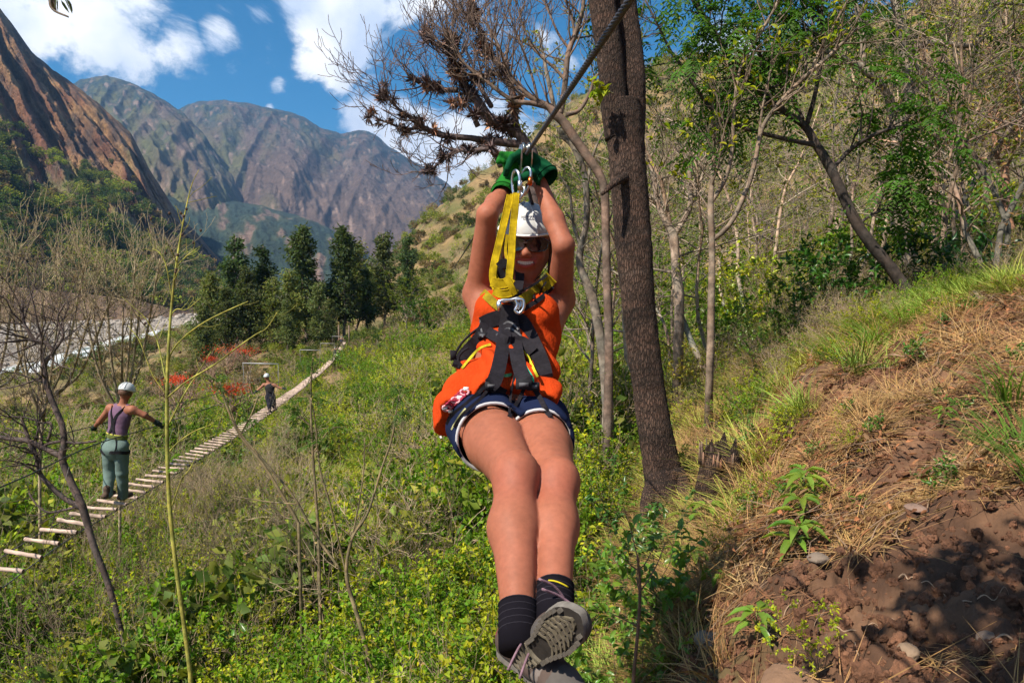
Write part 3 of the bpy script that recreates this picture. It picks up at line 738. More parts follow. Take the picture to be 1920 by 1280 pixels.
# ================================================================== GROUND COVER
def cover():
    rg = np.random.default_rng(21)
    S = {}
    def add(k, st, fo=None, leaf=m_leaf):
        mb = joined(st, fo) if fo is not None else st
        S[k] = mb.mesh('src_' + k, [m_twig, leaf] if fo is not None else [m_straw])
    # unit-size plants
    for k in range(3):
        st, fo = make_shrub(100 + k, .8, 6, GREEN, .055, .030, 9, lev=2); add('bush%d' % k, st, fo)
        st, fo = make_shrub(110 + k, .7, 6, YGREEN, .050, .026, 9, lev=2, spread=1.3); add('ybush%d' % k, st, fo)
        st, fo = make_shrub(120 + k, .9, 5, (.36, .26, .12), .03, .014, 1, lev=3, kids=(3, 3, 3), twigcol=(.42, .31, .21)); add('dry%d' % k, st, fo)
        st, fo = make_shrub(130 + k, .9, 4, OLIVE, .035, .016, 6, lev=3, kids=(3, 3, 2), twigcol=(.28, .21, .13)); add('olive%d' % k, st, fo)
        st, fo = make_shrub(140 + k, .55, 5, (.085, .17, .022), .11, .05, 5, lev=1, big=True, kids=(4,), droop=.35); add('broad%d' % k, st, fo, m_leafgloss)
    for k in range(2):
        r2 = np.random.default_rng(150 + k); fo = MB(); st = MB()
        for j in range(14):
            a = r2.uniform(0, 6.28); pinnate(fo, np.array([0, 0, .05 + r2.uniform(0, .25)]), np.array([math.cos(a), math.sin(a), r2.uniform(.3, 1.0)]), r2.uniform(.35, .6), 13, .085, .024, (.10, .17, .02), r2)
        st.tube([(0, 0, 0), (0, 0, .3)], [.006, .004], 4, (.2, .2, .08)); add('fern%d' % k, st, fo)
    add('gg0', grass(160, 60, .42, .009, (.20, .28, .04), .10)); add('gg1', grass(161, 70, .30, .008, (.30, .31, .06), .12, lean=.8))
    add('gd0', grass(162, 60, .34, .006, (.36, .215, .085), .14, lean=1.1, curl=.7)); add('gd1', grass(163, 55, .28, .006, (.26, .15, .07), .15, lean=1.4, curl=.9))
    add('sx0', grass(167, 42, .20, .005, (.38, .235, .10), .13, lean=1.6, curl=.9, lie=.35)); add('sx1', grass(168, 42, .17, .005, (.24, .125, .06), .13, lean=1.6, curl=.9, lie=.35))
    add('st0', grass(164, 60, .36, .006, (.32, .19, .08), .20, lean=.9, curl=.2, lie=1)); add('st1', grass(165, 50, .30, .006, (.22, .11, .055), .22, lean=.9, curl=.3, lie=1))
    add('st2', grass(166, 45, .26, .007, (.42, .28, .135), .16, lean=.9, curl=.5, lie=.8))
    for k in range(2):                                        # dead brown leaves, bits of twig
        r2 = np.random.default_rng(190 + k); mb = MB(); n = 26; C = np.column_stack([r2.normal(size=(n, 2)) * .16, r2.uniform(.005, .05, n)]); mb.leaves(C, r2.normal(size=(n, 3)) * [1, 1, .25], r2.normal(size=(n, 3)) * .5 + [0, 0, 1], r2.uniform(.03, .09, n), r2.uniform(.012, .03, n), cov((.20, .09, .04), n, r2, .45), big=True)
        for j in range(7): a = r2.uniform(0, 6.28); p0 = np.array([r2.normal() * .15, r2.normal() * .15, .02]); L_ = r2.uniform(.1, .3); mb.tube([p0, p0 + [math.cos(a) * L_ / 2, math.sin(a) * L_ / 2, r2.uniform(0, .05)], p0 + [math.cos(a) * L_, math.sin(a) * L_ + .03, .01]], [.004, .003, .0015], 4, (.26, .17, .11))
        add('lit%d' % k, mb)
    for k, colr in enumerate([(.045, .075, .018), (.10, .13, .025), (.20, .23, .03), (.17, .12, .06), (.07, .10, .025)]):      # dense rounded crowns for distant trees
        r2 = np.random.default_rng(170 + k); st = MB(); fo = MB(); st.tube([(0, 0, -.2), (0, 0, .45)], [.05, .03], 5, (.2, .15, .1)); C = []
        for j in range(9):
            cc = np.array([r2.normal() * .28, r2.normal() * .28, .45 + r2.uniform(-.15, .3)]); d = r2.normal(size=(46, 3)); d /= np.linalg.norm(d, axis=1)[:, None]; C.append(cc + d * r2.uniform(.12, .24))
        C = np.concatenate(C); fo.leaves(C, r2.normal(size=C.shape), r2.normal(size=C.shape) + [0, 0, .8], .13, .085, cov(colr, len(C), r2, .35, .15)); add('crown%d' % k, st, fo)
    keys = list(S)
    K = lambda *a: [S[x] for x in a]
    def put(name, x, y, sc_, choice, meshes, tilt=.3, sink=.03, zs=(.8, 1.2)):
        z = height(x, y) - sink * sc_; n = len(x)
        scatter(name, np.stack([x, y, z], 1), slope_rot(x, y, tilt, rg), np.stack([sc_, sc_, sc_ * rg.uniform(*zs, n)], 1), choice, meshes)
    # 1. undergrowth: near to middle
    x, y, r = sample_polar(15500, -52, 50, 3.6, 75, rg)
    bk = bankness(x, y); az = np.degrees(np.arctan2(x, y))
    z = height(x, y); keep = (bk < .25) & (z > BED + 4)
    keep &= ~((r < 5) & (az > 5)); keep &= ((x - 1.55) ** 2 + (y - 5.1) ** 2) > .85 ** 2; keep &= ((x - 1.05) ** 2 + (y - 5.4) ** 2) > .55 ** 2
    x, y, r, az = x[keep], y[keep], r[keep], az[keep]
    n = fbm(x / (2 + r * .12), y / (2 + r * .12), 2.0, o=3) * 2.6; u = rg.uniform(0, 1, len(x)) * 1.3 - .65
    lush = n + u + .28 + np.clip(1 - np.abs(az + 3) / 16, 0, 1) * .8 - np.clip((-12 - az) / 14, 0, 1) * .32 + .22 + np.clip((az - 6) / 8, 0, 1) * .5
    names = ['bush0', 'bush1', 'bush2', 'ybush0', 'ybush1', 'ybush2', 'dry0', 'dry1', 'dry2', 'olive0', 'olive1', 'olive2', 'broad0', 'broad1', 'fern0', 'fern1', 'gg0', 'gg1', 'gd0', 'gd1']
    ix = {k: i for i, k in enumerate(names)}
    ch = np.zeros(len(x), int)
    t = rg.integers(0, 100, len(x))
    for i in range(len(x)):
        l = lush[i]
        if l > .75: k = ('ybush%d' % (t[i] % 3)) if t[i] < 36 else ('bush%d' % (t[i] % 3) if t[i] < 60 else ('fern%d' % (t[i] % 2) if t[i] < 80 else 'broad%d' % (t[i] % 2)))
        elif l > .1: k = ('bush%d' % (t[i] % 3)) if t[i] < 28 else ('ybush%d' % (t[i] % 3) if t[i] < 62 else ('olive%d' % (t[i] % 3) if t[i] < 76 else ('gg%d' % (t[i] % 2) if t[i] < 95 else 'dry%d' % (t[i] % 3))))
        elif l > -.6: k = ('olive%d' % (t[i] % 3)) if t[i] < 34 else ('dry%d' % (t[i] % 3) if t[i] < 62 else ('gd%d' % (t[i] % 2) if t[i] < 80 else ('ybush%d' % (t[i] % 3) if t[i] < 92 else 'gg0')))
        else: k = ('dry%d' % (t[i] % 3)) if t[i] < 34 else ('gd%d' % (t[i] % 2) if t[i] < 85 else 'olive%d' % (t[i] % 3))
        ch[i] = ix[k]
    s = np.clip(.55 + r * .021, .55, 1.9) * rg.uniform(.45, 1.5, len(x)) * (1 + .35 * fbm(x / (.5 + r * .05), y / (.5 + r * .05), 6.0, o=2))
    s = s * np.where((az > 9) & (r < 15), .42 + .58 * np.clip((r - 10) / 5, 0, 1), 1)
    gap = fbm(x / (.35 + r * .04), y / (.35 + r * .04), 9.0, o=2) > -.28
    x, y, s, ch = x[gap], y[gap], s[gap], ch[gap]
    put('undergrowth', x, y, s, ch, K(*names))
    # taller shrubs and saplings standing out of it in clumps
    x, y, r = sample_polar(3600, -50, 46, 7.5, 95, rg); z = height(x, y); az = np.degrees(np.arctan2(x, y)); brd = np.min([np.hypot(x - p_[0], y - p_[1]) for p_ in [P(700 - 5274 / d, 900, d) for d in np.arange(6, 100, 2.)]], axis=0)
    k = (bankness(x, y) < .1) & (z > BED + 4) & (fbm(x / (1.5 + r * .11), y / (1.5 + r * .11), 4.0, o=2) > .10) & (brd > 1.0 + r * .02) & ~((x > .2) & (r < 10)) & ~((az > 9) & (r < 17))
    x, y, r, az = x[k], y[k], r[k], az[k]
    ch = rg.choice(9, len(x), p=[.14, .14, .14, .12, .12, .08, .08, .09, .09])
    put('tall_undergrowth', x, y, np.clip(1.2 + r * .018, 1.2, 2.6) * rg.uniform(.75, 1.25, len(x)), ch, K('bush0', 'bush1', 'ybush0', 'ybush2', 'olive0', 'dry1', 'broad0', 'crown2', 'crown1'), sink=.06)
    # 2. grass and straw between
    x, y, r = sample_polar(9000, -50, 48, 3.2, 40, rg); bk = bankness(x, y)
    k = bk < .5; x, y, r = x[k], y[k], r[k]
    ch = np.where((x > .6) & (r < 11), rg.choice([2, 3, 3, 1], len(x)), rg.choice([0, 0, 1, 1, 2, 3], len(x))); put('slope_grass', x, y, np.clip(.7 + r * .03, .7, 1.6) * rg.uniform(.7, 1.3, len(x)), ch, K('gg0', 'gg1', 'gd0', 'gd1'))
    # 3. far slopes and the right hill: rounded scrub
    x, y, r = sample_polar(15000, -50, 48, 65, 420, rg); z = height(x, y)
    n = fbm(x / 26, y / 26, 8.0, o=4); k = (z > BED + 2.5) & (rg.uniform(-.5, .45, len(x)) < n + .22 + (r < 130) * .3 - (r > 250) * .12)
    x, y, r = x[k], y[k], r[k]; nn = n[k]
    names3 = ['bush0', 'ybush1', 'dry0', 'dry1', 'dry2', 'olive0', 'olive1', 'crown1', 'crown2', 'crown3', 'crown4']
    gp = np.array([.08, .08, .10, .09, .08, .12, .10, .09, .07, .14, .10])
    ch = rg.choice(len(names3), len(x), p=gp / gp.sum())
    put('hillside_scrub', x, y, np.clip(r * .013, 1.0, 4.2) * rg.uniform(.6, 1.5, len(x)), ch, K(*names3), sink=.08)
    # 4. trees and scrub on the lower part of the left mountain
    pts = []
    nv, nu = M1.shape[:2]
    while len(pts) < 5200:
        a = rg.integers(0, nu); b = int(abs(rg.normal()) * nv * .22) + int(nv * .05)
        if b >= nv - 1: continue
        p = M1[b, a]; px, py, _ = pix(p)
        dn = fbm(px / 60, b / 22., 5.0, o=4)
        if dn > rg.uniform(-.35, .5) + (b / nv - .25) * 1.5 and px > -250: pts.append(p)
    pts = np.array(pts); m = len(pts)
    ch = rg.choice(7, m, p=[.24, .2, .12, .14, .15, .08, .07]); s = rg.uniform(4, 12, m) * rg.uniform(.6, 1.1, m)
    rt = np.stack([np.zeros(m), np.zeros(m), rg.uniform(0, 6.28, m)], 1)
    scatter('mountain_woodland', pts - np.array([0, 0, .8]), rt, np.stack([s * 1.2, s * 1.2, s], 1), ch, K('crown0', 'crown1', 'crown2', 'crown3', 'crown4', 'olive0', 'dry0'))
    # 5. stones of the river bed
    rs = []
    for k in range(3):
        mb = MB(); mb.ball((0, 0, 0), (1, .75, .5), (.27, .235, .205), sub=1, jit=.12, seed=k); rs.append(mb.mesh('src_stone%d' % k, [mat('river_stone', (1, 1, 1), .85, nscale=1.5, namp=.3, objrand=.3)]))
    x, y, r = sample_polar(13000, -44, 2, 130, 520, rg); z = height(x, y); k = (z < BED + 2.0); x, y, z, r = x[k], y[k], z[k], r[k]
    s = rg.uniform(.15, .5, len(x)) * (r / 170) * np.where(rg.uniform(size=len(x)) < .06, 2.4, 1)
    scatter('riverbed_stones', np.stack([x, y, z], 1), rg.uniform(0, 6.28, (len(x), 3)) * np.array([.1, .1, 1]), np.stack([s, s, s], 1), rg.integers(0, 3, len(x)), rs)
    # 6. the bank: straw, dry grass, clods
    x = rg.uniform(.1, 6.5, 15000); y = rg.uniform(.8, 8.2, 15000); bk = bankness(x, y)
    az = np.degrees(np.arctan2(x, y)); hgt = base_height(x, y); pxs = 960 + FPX * x / y
    # the lowest right corner is raw earth
    z = height(x, y); q = np.stack([x, y, z], 1); ydep = q[:, 1] * CP - q[:, 2] * SP; pyy = 640 - FPX * (q[:, 1] * SP + q[:, 2] * CP) / ydep; pxx = 960 + FPX * q[:, 0] / ydep
    raw = np.clip((pyy - 900 - (1920 - pxx) * .32 + 170 * fbm(x * 1.5, y * 1.5, 4.0, o=3)) / 120, 0, 1)
    k = (bk > .15) & (rg.uniform(size=len(x)) > raw * .93) & (pxx < 2300)
    k &= fbm(x * 3.2, y * 3.2, 7.0, o=3) > -.08
    xs, ys = x[k], y[k]
    r2 = np.hypot(xs, ys)
    gr = fbm(xs * .8, ys * .8, 5.0, o=2) + (ys - 5.6) * .22 + (xs - 3.0) * .1 + rg.uniform(-.35, .35, len(xs))
    ch = np.where(gr > .62, rg.integers(3, 5, len(xs)), rg.choice([0, 1, 2, 0, 1, 2, 7, 8, 7, 8, 7, 8, 5, 9, 10, 9, 10, 9, 0, 1, 7, 8, 11, 12, 9], len(xs)))
    put('bank_straw', xs, ys, rg.uniform(.42, .95, len(xs)) * np.where(ch >= 11, .32, 1), ch, K('st0', 'st1', 'st2', 'gg0', 'gg1', 'gd0', 'gd1', 'sx0', 'sx1', 'lit0', 'lit1', 'ybush1', 'broad2'), tilt=1.0, sink=0.0)
    cl = []
    for kk in range(4):
        mb = MB(); mb.ball((0, 0, 0), (1, .8, .6), (.155, .072, .040), sub=2, jit=.10, seed=kk + 40); v_ = mb.v[0]; v_ *= (1 + .35 * ridged(v_[:, 0] * 1.6 + kk * 3, v_[:, 1] * 1.6, v_[:, 2] * 1.6, o=2))[:, None]; mb.flat = True; cl.append(mb.mesh('src_clod%d' % kk, [mat('earth_clod', (1, 1, 1), .95, nscale=3, namp=.35, objrand=.3, bump=.5, bscale=8, bdist=.1)]))
    x = rg.uniform(.1, 3.8, 16000); y = rg.uniform(.7, 5.5, 16000); k = bankness(x, y) > .2; x, y = x[k], y[k]; z = height(x, y)
    s = rg.gamma(1.6, .006, len(x)) + .003
    scatter('bank_clods', np.stack([x, y, z], 1), rg.uniform(0, 6.28, (len(x), 3)), np.stack([s] * 3, 1), rg.integers(0, 4, len(x)), cl)
    return S
COVER = cover()
# ================================================================== TREES
def limb3(l, n=6):
    """[(px, py, d, radius px)] -> smooth world points and radii"""
    a = np.array([list(P(q[0], q[1], q[2])) + [q[3] * q[2] / FPX] for q in l])
    s = spline(a, n=n)
    return s[:, :3], np.maximum(s[:, 3], .0012)
def side_twigs(mb, pts, rad, rg, count, L, lev, q, tips, t0=.15, out=None, rmax=.012):
    for k in range(count):
        t = rg.uniform(t0, 1) ** .8 * (len(pts) - 1); i = min(int(t), len(pts) - 2)
        p = pts[i] + (pts[i + 1] - pts[i]) * (t - i); td = unit(pts[i + 1] - pts[i])
        ax = unit(np.cross(td, rg.normal(size=3))); d = rot_about(td, ax, math.radians(rg.uniform(25, 75)))
        if out is not None: d = unit(d + np.asarray(out) * .5)
        grow(mb, p, d, L * rg.uniform(.5, 1.2), min(rmax, rad[i] * .6), lev, rg, tips, q)
def drawn_tree(name, label, limbs, d_base=None, trunkmat=None, bark=(.20, .14, .10), sides=10, twigs=(), leafs=None, group=None, seed=0, q=None, foot=True, wob=.05, cat='tree', n=6, sub=None, nbr=None, smooth=True):
    rg = np.random.default_rng(seed); trunkmat = trunkmat or m_bark2
    p0, _ = limb3(limbs[0], n)
    root = p0[0].copy()
    e = empty(name, root, label, cat, group)
    q = dict(TWIG, **(q or {})); q['col'] = np.array(bark) * 1.0
    tw = MB(); tips = []
    for k, l in enumerate(limbs):
        pts, rad = limb3(l, n)
        if k == 0 and foot:
            gz = ground_z(pts[0][0], pts[0][1])
            if gz < pts[0][2] + .5: 
                pts = np.vstack([[pts[0][0], pts[0][1], min(gz, pts[0][2]) - .25], pts]); rad = np.r_[rad[0] * 1.25, rad]
        mb = MB(); cj = cov(bark, len(pts), rg, .12, .06)
        mb.tube(pts, rad, max(5, sides if k == 0 else sides - 3), cj, wob=wob, seed=seed * 31 + k)
        mb.build('trunk' if k == 0 else 'branch', trunkmat, e)
        spec = twigs[k] if k < len(twigs) else (twigs[-1] if len(twigs) else (0, 0, 0))
        if spec[0]: side_twigs(tw, pts, rad, rg, spec[0], spec[1], spec[2], q, tips, t0=spec[3] if len(spec) > 3 else .15)
    if tw.n: tag(tw.build('twigs', m_twig, e), kind='stuff')
    if leafs and tips:
        lf = MB(); fr = leafs.get('frac', 1.0)
        tt = [t for t in tips if rg.uniform() < fr]
        if leafs.get('pinnate'):
            for (tp, td, pts) in tt:
                for _ in range(leafs['per']):
                    pinnate(lf, tp, td + rg.normal(size=3) * .8 + np.array([0, 0, -.1]), leafs['L'] * rg.uniform(.6, 1.2), leafs['n'], leafs['ln'], leafs['wd'], np.array(leafs['col']) * rg.uniform(.7, 1.35), rg, droop=leafs.get('droop', .5), big=leafs.get('big', False))
        else:
            tuft_leaves(lf, tt, rg, leafs['per'], leafs['ln'], leafs['wd'], leafs['col'], leafs.get('spread', 1.1), leafs.get('big', False), droop=leafs.get('droop', .2), flat=leafs.get('flat', .5), jit=leafs.get('jit', 0.))
        tag(lf.build('leaves', leafs.get('mat', m_leaf), e), kind='stuff')
    return e, tips

# ---- the thick forked tree beside the zip line
def main_tree():
    e = empty('forked_tree', P(1250, 940, 6.0), 'thick brown furrowed trunk that forks high up, standing at the edge of the earth bank', 'tree')
    def li(l, nm, s, n=30, wob=.035):
        pts, rad = limb3(l, 10); mb = MB(); rg = np.random.default_rng(s)
        if nm == 'trunk': pts = np.vstack([pts[0] - np.array([0, 0, .5]), pts]); rad = np.r_[rad[0] * 1.15, rad]
        mb.tube(pts, rad, n, cov((.085, .050, .036), len(pts), rg, .10, .05), wob=wob, seed=s); mb.build(nm, m_bark, e)
        return pts, rad
    D = 6.0
    t, r = li([(1262, 960, D, 48), (1250, 920, D, 40), (1239, 860, D, 34), (1226, 790, D, 31), (1213, 700, D, 30), (1203, 620, D, 30.5), (1195, 540, D, 31.5), (1188, 450, D, 34), (1181, 360, D, 34), (1175, 280, D, 34), (1170, 225, D, 34), (1168, 190, D, 30)], 'trunk', 1, 36)
    li([(1160, 260, D, 26), (1152, 200, D, 25), (1146, 130, D, 25), (1137, 60, D, 25), (1128, 0, D, 25), (1120, -70, D, 25), (1112, -160, D, 24), (1090, -300, D, 20)], 'limb', 2)
    li([(1184, 270, D, 24), (1187, 210, D + .05, 23), (1187, 150, D + .05, 23), (1181, 80, D + .1, 22), (1172, 10, D + .1, 22), (1168, -60, D + .1, 22), (1172, -160, D, 21), (1200, -300, D, 18)], 'limb', 3)
    # flaring roots at the foot
    for k, l in enumerate([[(1235, 900, D - .12, 22), (1215, 940, D - .25, 15), (1205, 985, D - .35, 6)], [(1265, 890, D - .15, 22), (1282, 930, D - .3, 18), (1280, 990, D - .5, 8)], [(1250, 890, D - .2, 24), (1248, 960, D - .35, 18), (1258, 1020, D - .5, 8)]]):
        li(l, 'root', 10 + k, 12)
    # broken branch stub and bark splits
    li([(1175, 330, D - .1, 10), (1150, 345, D - .25, 7), (1128, 365, D - .3, 3)], 'broken_stub', 20, 8)
    # small leafy sprig
    rg = np.random.default_rng(5); tw = MB(); tips = []
    q = dict(TWIG, col=np.array([.14, .12, .06]))
    for k in range(3): grow(tw, P(1150, 175, D - .2), unit(np.array([-.6, -.3, rg.uniform(-.3, .2)])), .13, .004, 1, rg, tips, q)
    tw.build('sprig', m_twig, e); lf = MB(); tuft_leaves(lf, tips, rg, 4, .08, .05, YGREEN, 1, True); lf.build('sprig_leaves', m_leaf, e)
main_tree()

# ---- bare tree with grey air plants behind the gloves
def bromeliad_tree():
    D = 9.0
    B = lambda *a: [(640 + x * .3125, y * .3125, d, r) for (x, y, d, r) in a]
    trunk = [(985, 770, D, 13), (990, 600, D, 12), (1005, 450, D, 11)] + B((1150, 960, D, 11), (1110, 870, D, 10), (1050, 790, D, 10), (960, 745, D, 10), (880, 700, D, 10), (810, 600, D, 9), (740, 510, D, 7), (690, 430, D - .2, 5), (670, 330, D - .3, 4), (640, 230, D - .4, 3), (625, 70, D - .5, 1.6))
    limbs = [trunk,
        B((1120, 870, D, 8), (1000, 860, D, 8), (900, 850, D - .1, 7), (780, 830, D - .2, 6), (620, 815, D - .3, 6), (500, 770, D - .4, 5), (440, 720, D - .5, 4), (370, 680, D - .5, 3), (290, 600, D - .6, 2.4), (235, 540, D - .6, 1.6), (232, 490, D - .6, 1)),
        B((480, 765, D - .4, 3.5), (380, 775, D - .4, 3), (300, 745, D - .4, 2.2), (200, 700, D - .5, 1.6), (112, 612, D - .5, 1)),
        B((960, 1000, D - .3, 7), (930, 930, D - .3, 7), (880, 895, D - .4, 6), (790, 905, D - .4, 4), (690, 905, D - .4, 3.4), (620, 950, D - .4, 3), (560, 1000, D - .4, 2.2), (500, 1028, D - .5, 1.6), (415, 1030, D - .5, 1)),
        B((1080, 840, D, 9), (1045, 740, D, 8), (1035, 600, D, 8), (1010, 500, D, 7), (960, 400, D, 6), (870, 300, D, 5), (830, 180, D, 4), (800, 90, D, 3), (775, 0, D, 2.2), (760, -60, D, 1.5)),
        B((700, 540, D - .1, 6), (620, 540, D - .1, 5), (540, 520, D - .2, 4.5), (470, 500, D - .2, 3), (400, 450, D - .3, 2), (362, 375, D - .3, 1)),
        B((690, 430, D, 4), (640, 300, D, 3), (560, 270, D, 2.4), (520, 240, D, 2), (475, 195, D, 1)),
        B((900, 640, D, 5), (820, 500, D + .2, 4), (800, 455, D + .2, 4), (900, 450, D + .2, 3), (1000, 440, D + .2, 2)),
        B((820, 760, D - .3, 5), (760, 640, D - .4, 3), (690, 620, D - .4, 2), (610, 610, D - .4, 1)),
    ]
    e, tips = drawn_tree('bare_tree', 'leafless grey tree hung with bristly air plants, spreading left behind the gloved hands', limbs, bark=(.12, .085, .078), seed=3, sides=9,
        twigs=[(34, .62, 2, .35), (22, .5, 2, .25), (8, .4, 1, .3), (14, .45, 2, .2), (28, .7, 2, .25), (16, .45, 2, .2), (12, .4, 1, .2), (12, .4, 1, .2), (8, .3, 1, .2)],
        q=dict(kids=[3, 3], ang=(20, 60), up=.12, rmin=.0035, wob=.18, len=(.45, .7)))
    rg = np.random.default_rng(9)
    for k, l in enumerate(limbs):
        pts, rad = limb3(l, 6); m = [52, 22, 8, 16, 26, 12, 5, 9, 6][k]
        for j in range(m):
            pxm = None
            t = rg.uniform(.12 if k else .38, .9) * (len(pts) - 1); i = int(t); c = pts[i] + (pts[i + 1] - pts[i]) * (t - i) + rg.normal(size=3) * .03
            if pix(c)[1] > 330: continue
            s = rg.uniform(.045, .10) * (1.2 if k in (0, 4) else 1.0); nl = int(rg.integers(45, 75)); mb = MB()
            d = rg.normal(size=(nl, 3)); d[:, 2] += rg.choice([-.3, .3])
            mb.leaves(np.tile(c, (nl, 1)), d, rg.normal(size=(nl, 3)), rg.uniform(.5, 1.2, nl) * s * 1.25, s * .035, cov((.15, .10, .098) if rg.uniform() < .8 else (.36, .20, .13), nl, rg, .35), droop=.4)
            mb.build('air_plant', m_twig, e)
bromeliad_tree()

# ---- the curved stems right of the person
def curved_trees():
    D = 8.2
    B = lambda *a: [(640 + x * .3125, y * .3125, d, r) for (x, y, d, r) in a]
    limbs = [[(1140, 790, D, 9), (1142, 650, D, 8.5), (1138, 520, D, 8), (1136, 437, D, 8), (1131, 345, D, 8)] + B((1470, 930, D, 9), (1400, 830, D, 9), (1340, 740, D, 9), (1290, 690, D, 9), (1250, 645, D, 8), (1180, 610, D, 6), (1100, 550, D, 5), (1020, 460, D, 4), (970, 340, D, 3.4), (905, 200, D, 2.6), (850, 120, D, 1.4)),
        B((1310, 690, D, 7), (1330, 600, D, 6), (1345, 480, D, 6), (1360, 330, D, 6), (1400, 210, D, 5), (1440, 100, D, 4.4), (1455, 0, D, 4), (1462, -90, D, 3)),
        B((1250, 645, D, 6), (1140, 620, D, 5), (1050, 610, D, 4.4), (960, 560, D, 4), (860, 480, D, 3.4), (780, 420, D, 3), (700, 330, D, 2.2), (650, 200, D, 1.6), (620, 80, D, 1)),
        B((1350, 690, D, 5), (1430, 660, D, 4), (1490, 560, D, 3.4), (1520, 470, D, 2.6), (1580, 400, D, 2), (1640, 260, D - .1, 1)),
        B((1345, 480, D, 4), (1290, 420, D, 3), (1200, 340, D, 2.6), (1130, 260, D, 2.2), (1080, 120, D, 1.6), (1040, 0, D, 1)),
        B((1180, 610, D, 3), (1150, 480, D, 2.6), (1100, 330, D, 2.4), (1050, 200, D, 2), (1010, 80, D, 1.4), (1000, -40, D, 1)),
        B((1370, 300, D, 3), (1300, 200, D, 2.4), (1240, 60, D, 2), (1200, -30, D, 1.4)),
        B((1400, 210, D, 3), (1380, 90, D, 2.4), (1340, 0, D, 1.6))]
    drawn_tree('bare_tree', 'thin leafless tree with a curved stem between the person and the forked trunk', limbs, bark=(.14, .095, .072), seed=4, sides=9,
        twigs=[(26, .55, 2, .5), (20, .6, 2, .3), (20, .5, 2, .3), (10, .4, 2, .3), (12, .45, 1, .3), (12, .45, 1, .3), (10, .45, 1, .3), (8, .4, 1)], q=dict(kids=[3, 3], ang=(18, 55), up=.16, rmin=.003, len=(.5, .75)))
    D = 9.5
    limbs = [[(1140, 760, D, 11), (1128, 650, D, 9), (1112, 563, D, 9), (1088, 500, D, 7), (1090, 460, D, 6), (1100, 409, D, 6), (1096, 330, D, 6), (1075, 275, D, 6), (1050, 245, D, 5), (1030, 160, D, 4), (1010, 60, D, 2)],
             [(1098, 360, D, 4), (1110, 300, D, 3), (1120, 270, D, 2), (1135, 240, D, 1)], [(1092, 470, D, 4), (1075, 420, D, 3), (1068, 360, D, 2), (1050, 330, D, 1)]]
    drawn_tree('bare_tree', 'grey crooked stem with a kink, just right of the raised arm', limbs, bark=(.18, .15, .12), seed=5, twigs=[(16, .4, 2, .3), (5, .3, 1), (5, .3, 1)], q=dict(kids=[3, 3], up=.1, rmin=.003))
curved_trees()

# ---- tree behind the camera on the left: one branch hangs over the bank and shades it, a sprig dips into the top left corner
def overhanging_tree():
    rg = np.random.default_rng(44); z = ground_z(-1.6, -1.4); e = empty('overhanging_tree', (-1.6, -1.4, z), 'leafy tree whose thin dark sprig dips into the upper left corner of the sky', 'tree')
    q = MB(); q.tube(spline([(-1.6, -1.4, z - .3), (-1.55, -1.3, 0), (-1.4, -1.0, 1.4), (-1.1, -.5, 2.2)], n=5), np.linspace(.09, .05, 16), 10, (.2, .15, .11), wob=.05); q.build('trunk', m_bark2, e)
    tips = []; tw = MB(); ql = dict(TWIG, kids=[4, 4], ang=(20, 60), up=0, rmin=.002)
    for l in ([(-1.1, -.5, 2.2), (-.8, .1, 2.25), (-.5, .6, 2.1), (-.25, .95, 1.95)], [(-.8, .1, 2.25), (-.4, .3, 2.1), (-.1, .6, 1.9)], [(-1.1, -.5, 2.2), (-1.0, .4, 2.9), (-1.4, 1.8, 2.6), tuple(P(88, -60, 3.1)), tuple(P(93, -5, 3.0)), tuple(P(99, 18, 2.98)), tuple(P(128, 32, 2.96))]):
        s_ = spline(np.array(l), n=5); r = np.linspace(.035 if l[-1][1] < 1 else .012, .0035, len(s_)); q = MB(); q.tube(s_, r, 6, (.16, .12, .09)); q.build('branch', m_bark2, e)
        if l[-1][2] > 1.5 and l[-1][1] < 1: side_twigs(tw, s_, r, rg, 15, .42, 1, ql, tips, t0=.35)
    q = MB(); C = np.array([P(104 + 5 * k, -6 + 3 * (k % 3), 3.0) for k in range(6)]); q.leaves(C, np.tile([.15, 0, -1.0], (6, 1)) + rg.normal(size=(6, 3)) * .25, rg.normal(size=(6, 3)), .055, .012, (.06, .08, .03), big=True); q.build('sprig_leaves', m_leaf, e)
    tag(tw.build('twigs', m_twig, e), kind='stuff'); lf = MB(); tuft_leaves(lf, tips, rg, 8, .09, .045, (.10, .18, .02), 1.2, True, jit=.03); tag(lf.build('leaves', m_leaf, e), kind='stuff')
overhanging_tree()

